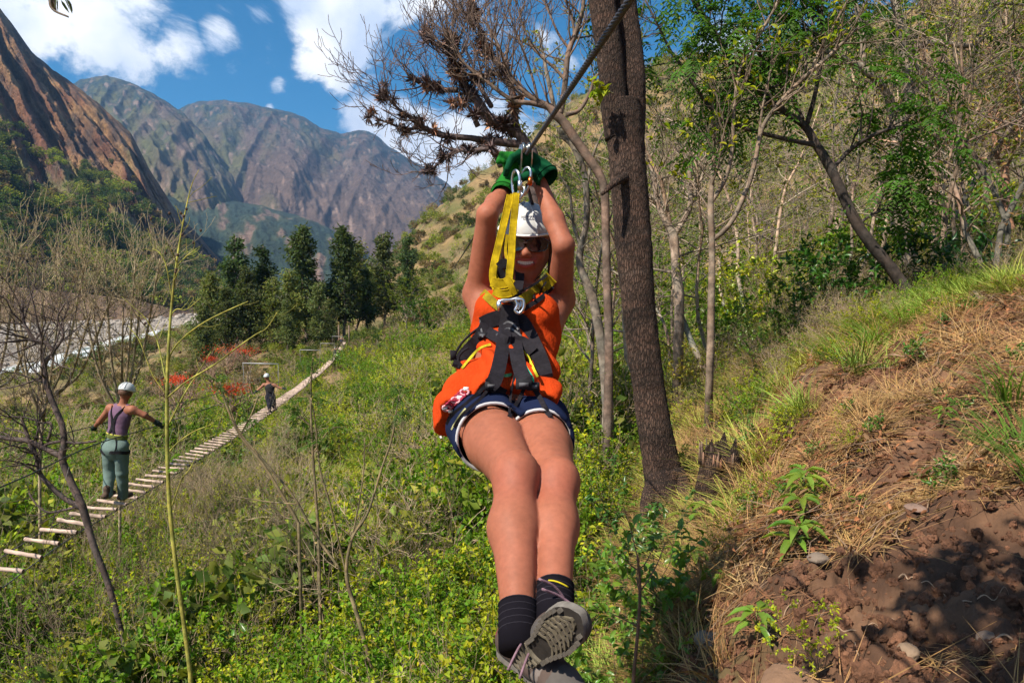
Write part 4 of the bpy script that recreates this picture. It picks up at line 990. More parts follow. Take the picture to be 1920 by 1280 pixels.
# ---- the right-hand wood
def right_trees():
    Z = lambda *a: [(1160 + x * .5, y * .5, d, r) for (x, y, d, r) in a]
    drop = dict(pinnate=True, per=3, L=.40, n=8, ln=.105, wd=.034, col=(.055, .125, .014), droop=.65)
    D = 8.5
    limbs = [Z((1125, 1175, D, 13), (1040, 1030, D, 11), (900, 850, D, 10), (800, 640, D, 9), (740, 540, D, 8), (700, 475, D, 7), (620, 415, D, 6), (540, 350, D, 6), (440, 240, D, 5.5), (350, 110, D, 5), (280, 0, D, 4.5), (220, -110, D, 4)),
        Z((740, 545, D, 5), (640, 525, D - .1, 4.5), (500, 490, D - .2, 4), (400, 450, D - .3, 3.8), (340, 400, D - .3, 3.4), (290, 330, D - .4, 3), (240, 250, D - .4, 3), (200, 200, D - .4, 2.6), (140, 80, D - .5, 2), (100, 0, D - .5, 1.6)),
        Z((705, 465, D, 5), (725, 400, D, 4.5), (745, 310, D, 4), (765, 180, D, 3.5), (760, 60, D, 3), (775, -60, D, 2)),
        Z((800, 635, D, 4), (860, 570, D, 4), (930, 520, D - .2, 3.6), (1010, 485, D - .3, 3), (1080, 470, D - .3, 1.6)),
        Z((690, 450, D, 4.5), (655, 380, D, 4), (610, 320, D, 3.4), (560, 250, D, 3), (500, 160, D, 2.4), (470, 60, D, 1.6)),
        Z((900, 840, D, 3), (960, 800, D, 2.4), (1040, 780, D, 1.4))]
    drawn_tree('leaning_tree', 'dark tree leaning left across the wood with drooping feathery leaves', limbs, bark=(.05, .038, .032), seed=11, sides=10,
        twigs=[(26, .6, 1, .45), (10, .5, 1), (16, .5, 1, .3), (14, .55, 1), (16, .5, 1), (8, .4, 1)], leafs=drop, q=dict(kids=[3], up=-.02, rmin=.0025, ang=(20, 60)))
    D = 11
    limbs = [Z((1120, 1070, D, 16), (1090, 980, D, 15), (1065, 850, D, 13), (1055, 700, D, 12), (1052, 600, D, 12), (1050, 520, D, 12), (1065, 450, D, 11), (1090, 380, D, 10), (1088, 300, D, 9), (1075, 210, D, 9), (1058, 140, D, 8), (1045, 40, D, 7), (1040, -80, D, 6)),
        Z((1052, 500, D, 9), (1030, 430, D, 9), (1005, 350, D - .1, 8), (950, 285, D - .2, 7), (900, 250, D - .2, 7), (810, 205, D - .3, 6), (720, 160, D - .3, 5), (640, 90, D - .4, 5), (570, 20, D - .4, 4), (540, -60, D - .4, 4)),
        Z((1080, 240, D, 6), (1100, 200, D, 6), (1140, 170, D, 6), (1200, 160, D, 6), (1280, 172, D, 5), (1340, 165, D, 4), (1370, 110, D, 4), (1385, 30, D, 3), (1450, 15, D, 3), (1530, 20, D, 2)),
        Z((910, 270, D - .2, 6), (918, 180, D - .2, 6), (905, 90, D - .2, 5), (885, 0, D - .2, 4), (870, -80, D - .2, 3))]
    drawn_tree('grey_tree', 'pale grey trunk behind the leaning tree, one limb arching left and one right', limbs, bark=(.19, .155, .12), seed=12, sides=12,
        twigs=[(14, .7, 1, .5), (20, .7, 1, .3), (14, .6, 1, .3), (14, .6, 1, .3)], leafs=dict(drop, frac=.7), q=dict(kids=[3], up=0, rmin=.003))
    D = 8.0
    limbs = [Z((345, 1290, D, 7), (347, 1150, D, 7), (350, 1000, D, 6.5), (350, 900, D, 6), (345, 770, D, 6), (352, 650, D, 4), (356, 540, D, 3), (350, 440, D, 2)),
        Z((352, 900, D, 5), (400, 860, D, 5), (440, 800, D, 5), (490, 680, D, 5), (512, 600, D, 4.5), (535, 490, D, 4.5), (575, 420, D, 4), (640, 345, D, 4), (720, 270, D, 4), (800, 200, D, 3.5), (850, 150, D, 3), (900, 100, D, 2)),
        Z((346, 760, D, 4.5), (400, 670, D, 4), (425, 560, D, 4), (430, 440, D, 3.6), (440, 340, D, 3.4), (456, 260, D, 3), (490, 190, D, 3), (540, 110, D, 2.8), (590, 20, D, 2.4), (610, -50, D, 2)),
        Z((720, 265, D, 2.8), (760, 180, D, 2.6), (810, 90, D, 2), (860, 0, D, 1.6)),
        Z((520, 560, D, 2.6), (540, 400, D, 2.2), (570, 260, D, 2), (575, 160, D, 1.4))]
    drawn_tree('slender_tree', 'slender pale double-stemmed tree just right of the thick forked trunk', limbs, bark=(.20, .145, .105), seed=13, sides=8,
        twigs=[(16, .6, 2, .4), (22, .6, 1, .4), (16, .5, 1, .3), (8, .4, 1), (6, .4, 1)], leafs=dict(per=3, ln=.09, wd=.04, col=YGREEN, frac=.35, big=True, droop=.3), q=dict(kids=[3, 3], up=.08, rmin=.0025))
    D = 10.5
    limbs = [Z((228, 1100, D, 9), (215, 1000, D, 8), (206, 885, D, 8), (175, 830, D, 6), (145, 760, D, 5), (130, 660, D, 4), (100, 560, D, 3)), Z((208, 885, D, 6), (240, 830, D, 5), (268, 770, D, 5), (266, 650, D, 4), (250, 560, D, 3), (262, 460, D, 2)), Z((268, 770, D, 3), (300, 700, D, 2.4), (330, 600, D, 1.6))]
    drawn_tree('small_bare_tree', 'small knotty bare tree close behind the thick forked trunk, forking low', limbs, bark=(.30, .23, .18), seed=14, twigs=[(20, .8, 2, .4), (22, .8, 2, .3), (6, .5, 1)], q=dict(kids=[4, 3], up=.05, rmin=.003))
    D = 13
    limbs = [Z((1515, 1010, D, 9), (1490, 920, D, 9), (1462, 830, D, 8), (1450, 740, D, 8), (1448, 640, D, 7), (1420, 590, D, 5), (1405, 480, D, 4), (1380, 400, D, 3)), Z((1448, 640, D, 4), (1480, 560, D, 4), (1500, 450, D, 3), (1480, 330, D, 2)), Z((1410, 600, D, 3), (1340, 590, D, 3), (1260, 530, D, 2.4), (1200, 490, D, 1.5)), Z((1405, 480, D, 3), (1440, 380, D, 2.6), (1450, 260, D, 2), (1400, 150, D, 1.5)), Z((1500, 450, D, 3), (1560, 380, D, 2.4), (1580, 260, D, 2))]
    drawn_tree('reddish_tree', 'reddish crooked trunk at the right edge under a loose yellow-green crown', limbs, bark=(.30, .16, .10), seed=15, twigs=[(16, .8, 2, .6), (16, .8, 2, .2), (12, .6, 2), (14, .8, 2), (14, .8, 2)], leafs=dict(per=7, ln=.055, wd=.035, col=(.20, .22, .035), spread=1.4), q=dict(kids=[4, 3], up=.03, rmin=.003))
right_trees()

# ---- thin trees of the wood behind, copies of a few kinds
def wood_tree(seed, h, bark, leaf, per, ln=.07, wd=.035, r=.045, bend=.12, lean=.0, crown0=.35, nb=9):
    rg = np.random.default_rng(seed); tr = MB(); cr = MB(); lf = MB(); tips = []
    n = 9; p = [np.array([0, 0, -.3])]; d = np.array([rg.normal() * lean, rg.normal() * lean, 1.0])
    for i in range(n):
        d = unit(d + rg.normal(size=3) * bend + np.array([0, 0, .08])); p.append(p[-1] + d * h / n)
    p = np.array(p); rad = np.linspace(r, r * .2, n + 1); tr.tube(p, rad, 7, cov(bark, n + 1, rg, .15), wob=.08, seed=seed)
    q = dict(TWIG, col=np.array(bark), kids=[4, 3, 3], up=.05, rmin=.004, ang=(20, 60), len=(.5, .75))
    for k in range(nb):
        t = rg.uniform(crown0, .97) * n; i = min(int(t), n - 1); a = p[i] + (p[i + 1] - p[i]) * (t - i)
        ang = rg.uniform(0, 6.28); dd = np.array([math.cos(ang), math.sin(ang), rg.uniform(.3, 1.1)])
        grow(cr, a, dd, h * rg.uniform(.18, .34), rad[i] * .55, 2, rg, tips, q)
    parts = [('trunk', tr.mesh('trunk', [m_bark2]), None), ('twigs', cr.mesh('twigs', [m_twig]), 'stuff')]
    if per:
        tuft_leaves(lf, tips, rg, per, ln, wd, leaf, 1.3, False, droop=.2); parts.append(('leaves', lf.mesh('leaves', [m_leaf]), 'stuff'))
    return parts
def place_parts(name, parts, loc, rz, s, label, cat, group):
    e = empty(name, loc, label, cat, group, rz); e.scale = (s, s, s)
    for nm, me, kd in parts:
        o = bpy.data.objects.new(nm, me); COL.objects.link(o); o.parent = e
        if kd: o['kind'] = kd
    return e
def wood():
    rg = np.random.default_rng(77)
    kinds = [(wood_tree(201, 4.2, (.20, .15, .115), None, 0, r=.035), 'bare_sapling', 'thin bare tree with a greyish trunk in the wood on the right slope', 'bare trees of the right wood'),
             (wood_tree(202, 5.0, (.15, .105, .08), None, 0, r=.045, bend=.2), 'bare_sapling', 'crooked bare brown tree in the wood on the right slope', 'crooked bare trees of the right wood'),
             (wood_tree(203, 4.4, (.30, .24, .18), (.27, .28, .04), 8), 'leafy_sapling', 'thin tree with sparse yellow-green leaves in the wood on the right slope', 'sparse yellow-green trees of the right wood'),
             (wood_tree(204, 4.8, (.20, .15, .11), (.12, .20, .025), 12, r=.045), 'leafy_sapling', 'thin tree with a green crown in the wood on the right slope', 'green trees of the right wood'),
             (wood_tree(205, 3.2, (.28, .20, .15), (.24, .15, .06), 2, bend=.22, crown0=.2, nb=12), 'dry_sapling', 'low spreading tree with a few brown leaves on the right slope', 'brown-leaved trees of the right wood')]
    cnt = 0; tries = 0; made = {}
    while cnt < 135 and tries < 4000:
        tries += 1
        az = rg.uniform(4, 40); r = math.exp(rg.uniform(math.log(10.5), math.log(75)))
        x, y = r * math.sin(math.radians(az)), r * math.cos(math.radians(az)); z = ground_z(x, y); px, py, dd = pix((x, y, z))
        if px < 1085 or px > 2050: continue
        if r < 16 and 1240 < px < 1560 and rg.uniform() < .55: continue
        k = rg.choice(5, p=[.17, .17, .27, .25, .14]); parts, nm, lab, grp = kinds[k]
        s = rg.uniform(.75, 1.25) * (1 + r / 130)
        made.setdefault(k, []).append(place_parts(nm, parts, (x, y, z), rg.uniform(0, 6.28), s, lab, 'tree', grp)); cnt += 1
    for k, fm in enumerate(['thin bare greyish tree of the right wood, %s of its kind', 'crooked bare brown tree of the right wood, %s of its kind', 'thin sparse yellow-green tree of the right wood, %s of its kind', 'thin green-crowned tree of the right wood, %s of its kind', 'low brown-leaved tree of the right wood, %s of its kind']): rank_labels(made.get(k, []), fm)
    # tall dark trees of the valley
    def tall(seed, h, wd0, col, dens=1.0, open_=0.0, top=.04):
        g = np.random.default_rng(seed); tr = MB(); lf = MB(); n = 10; wd = wd0 * .9
        p = np.array([[g.normal() * .12, g.normal() * .12, h * i / n] for i in range(n + 1)]); p[0] = (0, 0, -.5)
        tr.tube(p, np.linspace(h * .016, .03, n + 1), 7, (.17, .13, .10)); br = MB(); C, D, S_ = [], [], []
        nbr = int(95 * dens)
        for k in range(nbr):
            t = g.uniform(.16, .99) ** .9; z = h * t; a = g.uniform(0, 6.28); prof = wd * (max(0.0, 1 - t) ** .62) * (.75 + .35 * math.sin(t * 17 + seed)) * g.uniform(.45, 1.15) + .25
            if t < .35: prof *= .55 + t
            q0 = np.array([0, 0, z]); q1 = q0 + np.array([math.cos(a), math.sin(a), g.uniform(.15, .6)]) * prof
            br.tube([q0, (q0 + q1) / 2 + [0, 0, .1], q1], [.045, .03, .012], 3, (.15, .12, .09), cap=False)
            m = int(60 * (prof / wd + .3)); s = g.uniform(.25, 1.05, m)[:, None]; c = q0 + (q1 - q0) * s + g.normal(size=(m, 3)) * (.12 * prof + .14)
            C.append(c); dd = g.normal(size=(m, 3)) + np.array([math.cos(a), math.sin(a), -.5]); D.append(dd)
        C = np.concatenate(C); D = np.concatenate(D); m = len(C)
        lf.leaves(C, D, g.normal(size=(m, 3)), g.uniform(.22, .5, m), g.uniform(.10, .2, m), cov(col, m, g, .35, .12), droop=.2)
        return [('trunk', tr.mesh('trunk', [m_bark2]), None), ('branches', br.mesh('branches', [m_twig]), 'stuff'), ('crown', lf.mesh('crown', [m_leaf]), 'stuff')]
    T = [tall(1, 10, 2.3, (.075, .105, .035)), tall(2, 10, 1.7, (.065, .10, .035), .8), tall(3, 10, 2.8, (.11, .135, .045), 1.1), tall(4, 10, 3.2, (.16, .18, .045), .9)]
    # px, foot py, top py, distance, kind, rot, label
    spots = [(448, 655, 440, 108, 1, 0, 'slim dark green tree with a pale green top left of the tall valley trees'), (500, 650, 458, 112, 1, 2, 'narrow dark conifer-like tree, lower than its right neighbour'),
        (572, 645, 420, 104, 0, 1, 'tallest dark pointed tree of the valley clump, left of the pair'), (648, 640, 422, 106, 0, 4, 'tall dark pointed tree of the pair, directly above the end of the footbridge'),
        (672, 645, 455, 112, 3, 3, 'broad dull green tree close right of the tall pair'), (722, 640, 440, 118, 2, 3, 'olive green airy tree between the dark pair and the hillside'), (765, 640, 440, 128, 1, 5, 'slender far tree at the foot of the dry hill'),
        (690, 648, 500, 110, 1, 2.5, 'small slim dark tree behind the end of the footbridge'), (400, 660, 510, 100, 3, 1.5, 'bushy grey-green tree at the left end of the valley clump'), (428, 665, 540, 96, 2, .7, 'low bushy dark tree at the left front of the valley clump'),
        (470, 664, 500, 98, 2, 5, 'dark bushy tree below the slim pale-topped tree'), (515, 662, 520, 98, 3, 2.2, 'brownish green bushy tree in the middle of the valley clump'), (548, 660, 505, 100, 3, .2, 'yellowish green tree left in front of the tallest tree'),
        (600, 658, 530, 98, 2, 3.3, 'rounded dark tree between the two tallest trees'), (622, 655, 560, 102, 2, 1.1, 'low dark tree beside the bridge anchorage'), (540, 664, 560, 95, 2, 4.1, 'shadowy low tree at the clump foot above the red blossoms'),
        (385, 668, 565, 92, 2, 2.9, 'lowest leftmost bush-like tree of the valley clump')]
    for (px, fy, ty, d, k, rz, lab) in spots:
        g_ = P(px, fy, d); z = ground_z(g_[0], g_[1]); top = P(px, ty, d)
        s = (top[2] - z) / 10.0
        place_parts('valley_tree', T[k], (g_[0], g_[1], z - .2), rz, s, lab, 'tree', 'tall trees of the valley clump')
    # brighter round trees beside them
    R_ = [wood_tree(301, 4, (.25, .2, .15), (.16, .20, .025), 16, ln=.16, wd=.09, r=.07, nb=16), wood_tree(302, 4, (.25, .2, .15), (.24, .20, .08), 7, ln=.12, wd=.06, r=.07, nb=14), wood_tree(303, 4, (.25, .2, .15), (.06, .12, .02), 20, ln=.16, wd=.09, r=.07, nb=16)]
    for (px, fy, ty, d, k, lab) in [(765, 590, 512, 95, 0, 'bright yellow-green round tree right of the valley clump'), (790, 640, 560, 70, 2, 'deep green round bush-tree low on the dry hill'), (755, 690, 590, 66, 1, 'straw-coloured thin-crowned tree above the green slope'),
        (700, 690, 625, 78, 2, 'dark green bush-tree right of the bridge anchorage'), (830, 650, 540, 75, 0, 'green tree close left of the orange shirt'), (845, 700, 610, 48, 0, 'light green small tree left of the orange shirt, on the slope'), (520, 700, 655, 70, 0, 'flat bright yellow-green tree beside the red blossoms'), (555, 700, 655, 72, 0, 'flat bright green tree just left of the footbridge'),
        (470, 740, 655, 62, 1, 'brown twiggy tree under the red blossoms'), (420, 720, 665, 70, 1, 'reddish bare bush left of the red blossoms')]:
        g_ = P(px, fy, d); z = ground_z(g_[0], g_[1]); top = P(px, ty, d)
        place_parts('round_tree', R_[k], (g_[0], g_[1], z - .1), px * .1, max(.3, (top[2] - z) / 4.4), lab, 'tree', None)
wood()

# ---- left foreground: bare crooked tree, green-stemmed sapling, thin stems
def left_plants():
    A = lambda *a: [(x * .3593, 640 + y * .3593, d, r) for (x, y, d, r) in a]
    D = 8.0
    limbs = [[(252, 1290, D, 4.5), (232, 1200, D, 5), (205, 1100, D, 5.5), (175, 1020, D, 6)] + A((430, 860, D, 7), (370, 730, D, 6.5), (325, 610, D, 6.5), (335, 540, D, 6), (325, 440, D, 5.5), (285, 340, D, 5), (245, 230, D, 5), (232, 120, D, 5), (275, 60, D, 4), (240, 10, D, 4)) + [(68, 640, D, 3.5), (52, 618, D, 3), (44, 600, D, 2.5), (42, 560, D, 1.5)],
        A((320, 600, D, 5), (240, 560, D, 5), (150, 520, D, 5), (80, 510, D, 4.5), (0, 500, D, 4), (-120, 480, D, 4)),
        A((430, 870, D, 5), (340, 820, D, 4.5), (280, 770, D, 4.5), (210, 690, D, 4), (190, 600, D, 4), (160, 540, D, 4), (130, 450, D, 3), (110, 400, D, 2)),
        A((500, 520, D, 2), (400, 530, D, 2.4), (330, 520, D, 3)),
        A((330, 520, D, 3), (265, 530, D, 3), (200, 560, D, 2.4)), A((250, 520, D, 2.4), (268, 430, D, 2), (215, 425, D, 1.8), (150, 400, D, 1.6), (0, 385, D, 1.2)),
        A((235, 180, D, 3), (160, 210, D, 2), (60, 240, D, 1.4), (-20, 250, D, 1)), A((275, 60, D, 3), (330, -30, D, 2.4), (300, -120, D, 2), (340, -200, D, 1.4)),
        A((410, 860, D, 3), (330, 880, D, 2.4), (250, 890, D, 2), (190, 850, D, 1.5), (150, 790, D, 1))]
    q = dict(kids=[4, 3, 3], ang=(22, 65), up=.05, rmin=.0022, wob=.22, len=(.5, .8))
    drawn_tree('crooked_bare_tree', 'dark crooked leafless tree at the left edge, beside the near end of the footbridge', limbs, bark=(.085, .062, .055), seed=31, sides=9,
        twigs=[(26, .7, 2, .5), (10, .5, 2), (10, .5, 2), (6, .4, 1), (4, .3, 1), (8, .4, 1), (6, .4, 2), (10, .5, 2), (6, .4, 1)], q=q)
    # greyish bare shrubby tree tops in front of the river
    D = 13
    for k, (bx, by, tops, lab) in enumerate([(75, 800, [(40, 600), (110, 560), (150, 520), (80, 540), (20, 540), (160, 600), (200, 560)], 'thicket of pale bare twigs with tiny green tips in front of the river, leftmost'),
                                        (225, 800, [(160, 560), (200, 530), (250, 520), (262, 560), (290, 520), (230, 600), (180, 600)], 'pale bare twiggy tree with tiny green tips above the man\'s helmet'), (-20, 760, [(0, 560), (30, 500), (-40, 560), (50, 620)], 'pale bare branches entering at the left edge below the mountain')]):
        ls = [[(bx, by + 260, D, 2.4), (bx, by + 60, D, 3), (bx + 4, by, D, 3.4), (bx + 10, by - 60, D, 4)]]
        for j, (tx, ty) in enumerate(tops): ls.append([(bx + 8 - j % 3 * 3, by - 10 - j * 7, D, 3), ((bx + tx) / 2 + (tx - bx) * .1, (by + ty) / 2 + 20, D - .3 + .1 * j, 2.4), (tx, ty + 20, D - .4, 1.8), (tx + (tx - bx) * .15, ty - 35, D - .4, 1)])
        drawn_tree('twiggy_tree', lab, ls, bark=(.27, .21, .13), seed=40 + k, sides=6, twigs=[(8, .6, 2, .6), (13, .62, 2, .15)], leafs=dict(per=1, ln=.045, wd=.022, col=(.16, .20, .03), frac=.45), q=dict(kids=[3, 3], up=.14, rmin=.003, ang=(15, 50), len=(.5, .8)))
    # yellow-green stem
    D = 5.0
    g = (.27, .25, .05)
    limbs = [[(357, 1262, D, 6.5), (345, 1170, D, 6.2), (330, 1060, D, 6), (319, 960, D, 6), (314, 860, D, 5.6), (313, 760, D, 5.2), (314, 700, D, 5), (318, 620, D, 4), (325, 540, D, 3.4), (333, 480, D, 3), (341, 430, D, 2.4), (350, 385, D, 1.8), (360, 345, D, 1.2), (373, 318, D, .8)],
        [(314, 690, D, 2.8), (322, 660, D, 2.4), (345, 632, D - .1, 2.2), (380, 606, D - .2, 2), (420, 585, D - .3, 1.8), (465, 565, D - .4, 1.2)],
        [(316, 600, D, 2), (330, 580, D, 1.8), (350, 580, D, 1.4), (375, 560, D, 1)],
        [(314, 745, D, 2.6), (350, 715, D - .2, 2.3), (400, 685, D - .3, 2.2), (440, 655, D - .4, 2), (478, 628, D - .5, 1.8), (500, 615, D - .5, 1.4), (520, 585, D - .5, 1)],
        [(312, 720, D, 2.2), (295, 640, D + .1, 2), (275, 600, D + .1, 1.8), (255, 580, D + .1, 1.4), (228, 556, D + .1, 1)],
        [(322, 560, D, 2), (312, 500, D, 2), (300, 475, D, 1.8), (286, 466, D, 1.3)],
        [(314, 800, D, 2.2), (345, 740, D, 2), (370, 700, D, 1.6), (395, 660, D, 1)],
        [(314, 850, D, 2), (335, 828, D, 2), (365, 808, D, 1.8), (400, 795, D, 1)], [(318, 960, D, 2), (340, 900, D, 1.8), (355, 880, D, 1.6), (370, 850, D, 1)],
        [(330, 500, D, 1.6), (350, 480, D, 1.4), (375, 462, D, 1)], [(312, 740, D, 2), (285, 700, D, 1.6), (262, 640, D, 1.4), (240, 610, D, .9)]]
    limbs = [[(a_, b_, c_, r_ * .66) for a_, b_, c_, r_ in l] for l in limbs]
    e, tips = drawn_tree('green_stemmed_sapling', 'tall yellow-green bare sapling with dark seed pods, in front of the man on the footbridge', limbs, bark=g, seed=51, sides=8, twigs=[(7, .2, 0, .55), (3, .12, 0), (2, .1, 0), (4, .14, 0)], q=dict(up=.1, rmin=.0018, ang=(20, 40)), cat='sapling')
    rg = np.random.default_rng(3); sd = None
    for (x, y) in [(326, 505), (338, 478), (341, 440), (330, 510), (322, 470), (318, 400), (343, 400), (350, 392), (378, 432), (356, 455), (283, 410), (345, 405), (311, 475), (274, 606), (307, 708), (338, 660)]:
        mb = MB(); mb.ball(P(x + rg.normal() * 2, y, D - .02), (.009, .009, .011), (.07, .04, .03), sub=1); mb.build('seed_pod', m_twig, e)
    lf = MB()
    for (x, y) in [(322, 870), (330, 880), (345, 1085), (335, 1220), (328, 1215), (345, 1090), (338, 1000)]:
        pinnate(lf, P(x, y, D), rg.normal(size=3) + np.array([0, 0, .2]), .14, 6, .05, .018, (.10, .19, .02), rg)
    tag(lf.build('leaves', m_leaf, e), kind='stuff')
    # thin brown saplings with leaf tufts
    def sap(label, limbs, tops, seed, D_, bark=(.17, .13, .07), per=9, leafcol=(.07, .14, .02), L=.16):
        e, _ = drawn_tree('thin_sapling', label, limbs, bark=bark, seed=seed, sides=6, twigs=[(7, .22, 0, .3), (3, .15, 0)], q=dict(up=.15, rmin=.0016, ang=(20, 45)), cat='sapling')
        rg = np.random.default_rng(seed); lf = MB()
        for (x, y, dd) in tops:
            c = P(x, y, dd)
            for k in range(per): pinnate(lf, c + rg.normal(size=3) * .01, rg.normal(size=3) + np.array([0, 0, .5]), L * rg.uniform(.6, 1.1), 7, L * .33, L * .08, leafcol, rg, droop=.3)
        if tops: tag(lf.build('leaves', m_leaf, e), kind='stuff')
    d = 5.6
    sap('thin dark sapling with a leafy tip rising left of the bare legs', [[(700, 1262, d, 4), (672, 1160, d, 4), (650, 1080, d, 3.6), (660, 1010, d, 3), (690, 960, d, 2.6), (715, 880, d, 2.2), (735, 820, d, 2), (748, 740, d, 1.3)], [(650, 1080, d, 2), (620, 950, d, 2), (600, 880, d, 1.8), (592, 800, d, 1.4), (583, 745, d, 1)], [(640, 1070, d, 2.6), (590, 1000, d, 2.4), (550, 930, d, 2.2), (500, 870, d, 2), (450, 810, d, 1.6), (430, 760, d, 1.2)], [(660, 1010, d, 1.6), (680, 900, d, 1.4), (684, 820, d, 1)], [(560, 945, d, 1.6), (500, 940, d, 1.4), (440, 930, d, 1)]],
        [(748, 740, d), (745, 775, d), (583, 745, d), (590, 830, d)], 61, d)
    d = 7
    sap('leafy-tipped stem in front of the middle of the footbridge', [[(600, 1120, d, 3), (597, 1000, d, 2.8), (590, 900, d, 2.5), (584, 800, d, 2.2), (583, 720, d, 1.8), (587, 670, d, 1.2)], [(584, 800, d, 1.6), (556, 776, d, 1.4), (545, 765, d, 1)], [(586, 850, d, 1.4), (610, 815, d, 1.3), (628, 800, d, 1)]], [(587, 672, d), (585, 700, d), (545, 768, d), (628, 800, d), (562, 780, d)], 62, d)
    d = 6.2
    sap('thin crooked stem crossing below the woman on the footbridge', [[(560, 980, d, 3), (500, 880, d, 2.6), (450, 815, d, 2.4), (425, 760, d, 2), (412, 715, d, 1.5)], [(450, 815, d, 1.6), (470, 780, d, 1.4), (485, 740, d, 1)]], [(412, 718, d), (470, 790, d)], 63, d)
    d = 4.6
    sap('brown stem at the lower right of the shoes on the bank edge', [[(1188, 1265, 3.0, 3.5), (1196, 1180, 3.0, 3.2), (1200, 1100, 3.0, 3), (1195, 1040, 3.0, 2)]], [], 64, 3.0, bark=(.16, .09, .06))
    # many more bare stems low on the left
    rg = np.random.default_rng(91)
    kinds = []
    for k in range(4):
        st, fo = make_shrub(500 + k, 1.5, 4, (.14, .19, .03), .03, .014, [0, 1, 0, 1][k], lev=3, kids=(3, 3, 3), twigcol=[(.24, .18, .12), (.17, .12, .08), (.34, .27, .17), (.2, .15, .1)][k], ang=(14, 45), up=.1, rbase=.012, tilt=.45)
        kinds.append([('stems', st.mesh('stems', [m_twig]), 'stuff')] + ([('leaves', fo.mesh('leaves', [m_leaf]), 'stuff')] if fo.n else []))
    labs = ['pale brown leafless bush low on the slope', 'dark leafless bush with few green leaves low on the slope', 'straw-coloured leafless bush on the slope', 'brown twiggy bush with few green leaves on the slope']
    made = {}
    for k in range(70):
        px = rg.uniform(-80, 1150) if k > 30 else rg.uniform(-60, 560); d = rg.uniform(6.5, 20); 
        x = (px - 960) / FPX * d; y = d; z = ground_z(x, y)
        if pix((x, y, z))[1] > 1500: continue
        j = int(rg.integers(0, 4)); made.setdefault(j, []).append(place_parts('bare_bush', kinds[j], (x, y, z), rg.uniform(0, 6.28), rg.uniform(.7, 1.3), labs[j], 'bush', 'leafless bushes of the slope: ' + labs[j].split()[0]))
    for j, os_ in made.items(): rank_labels(os_, labs[j].replace(' low on the slope', '').replace(' on the slope', '') + ', %s')
left_plants()

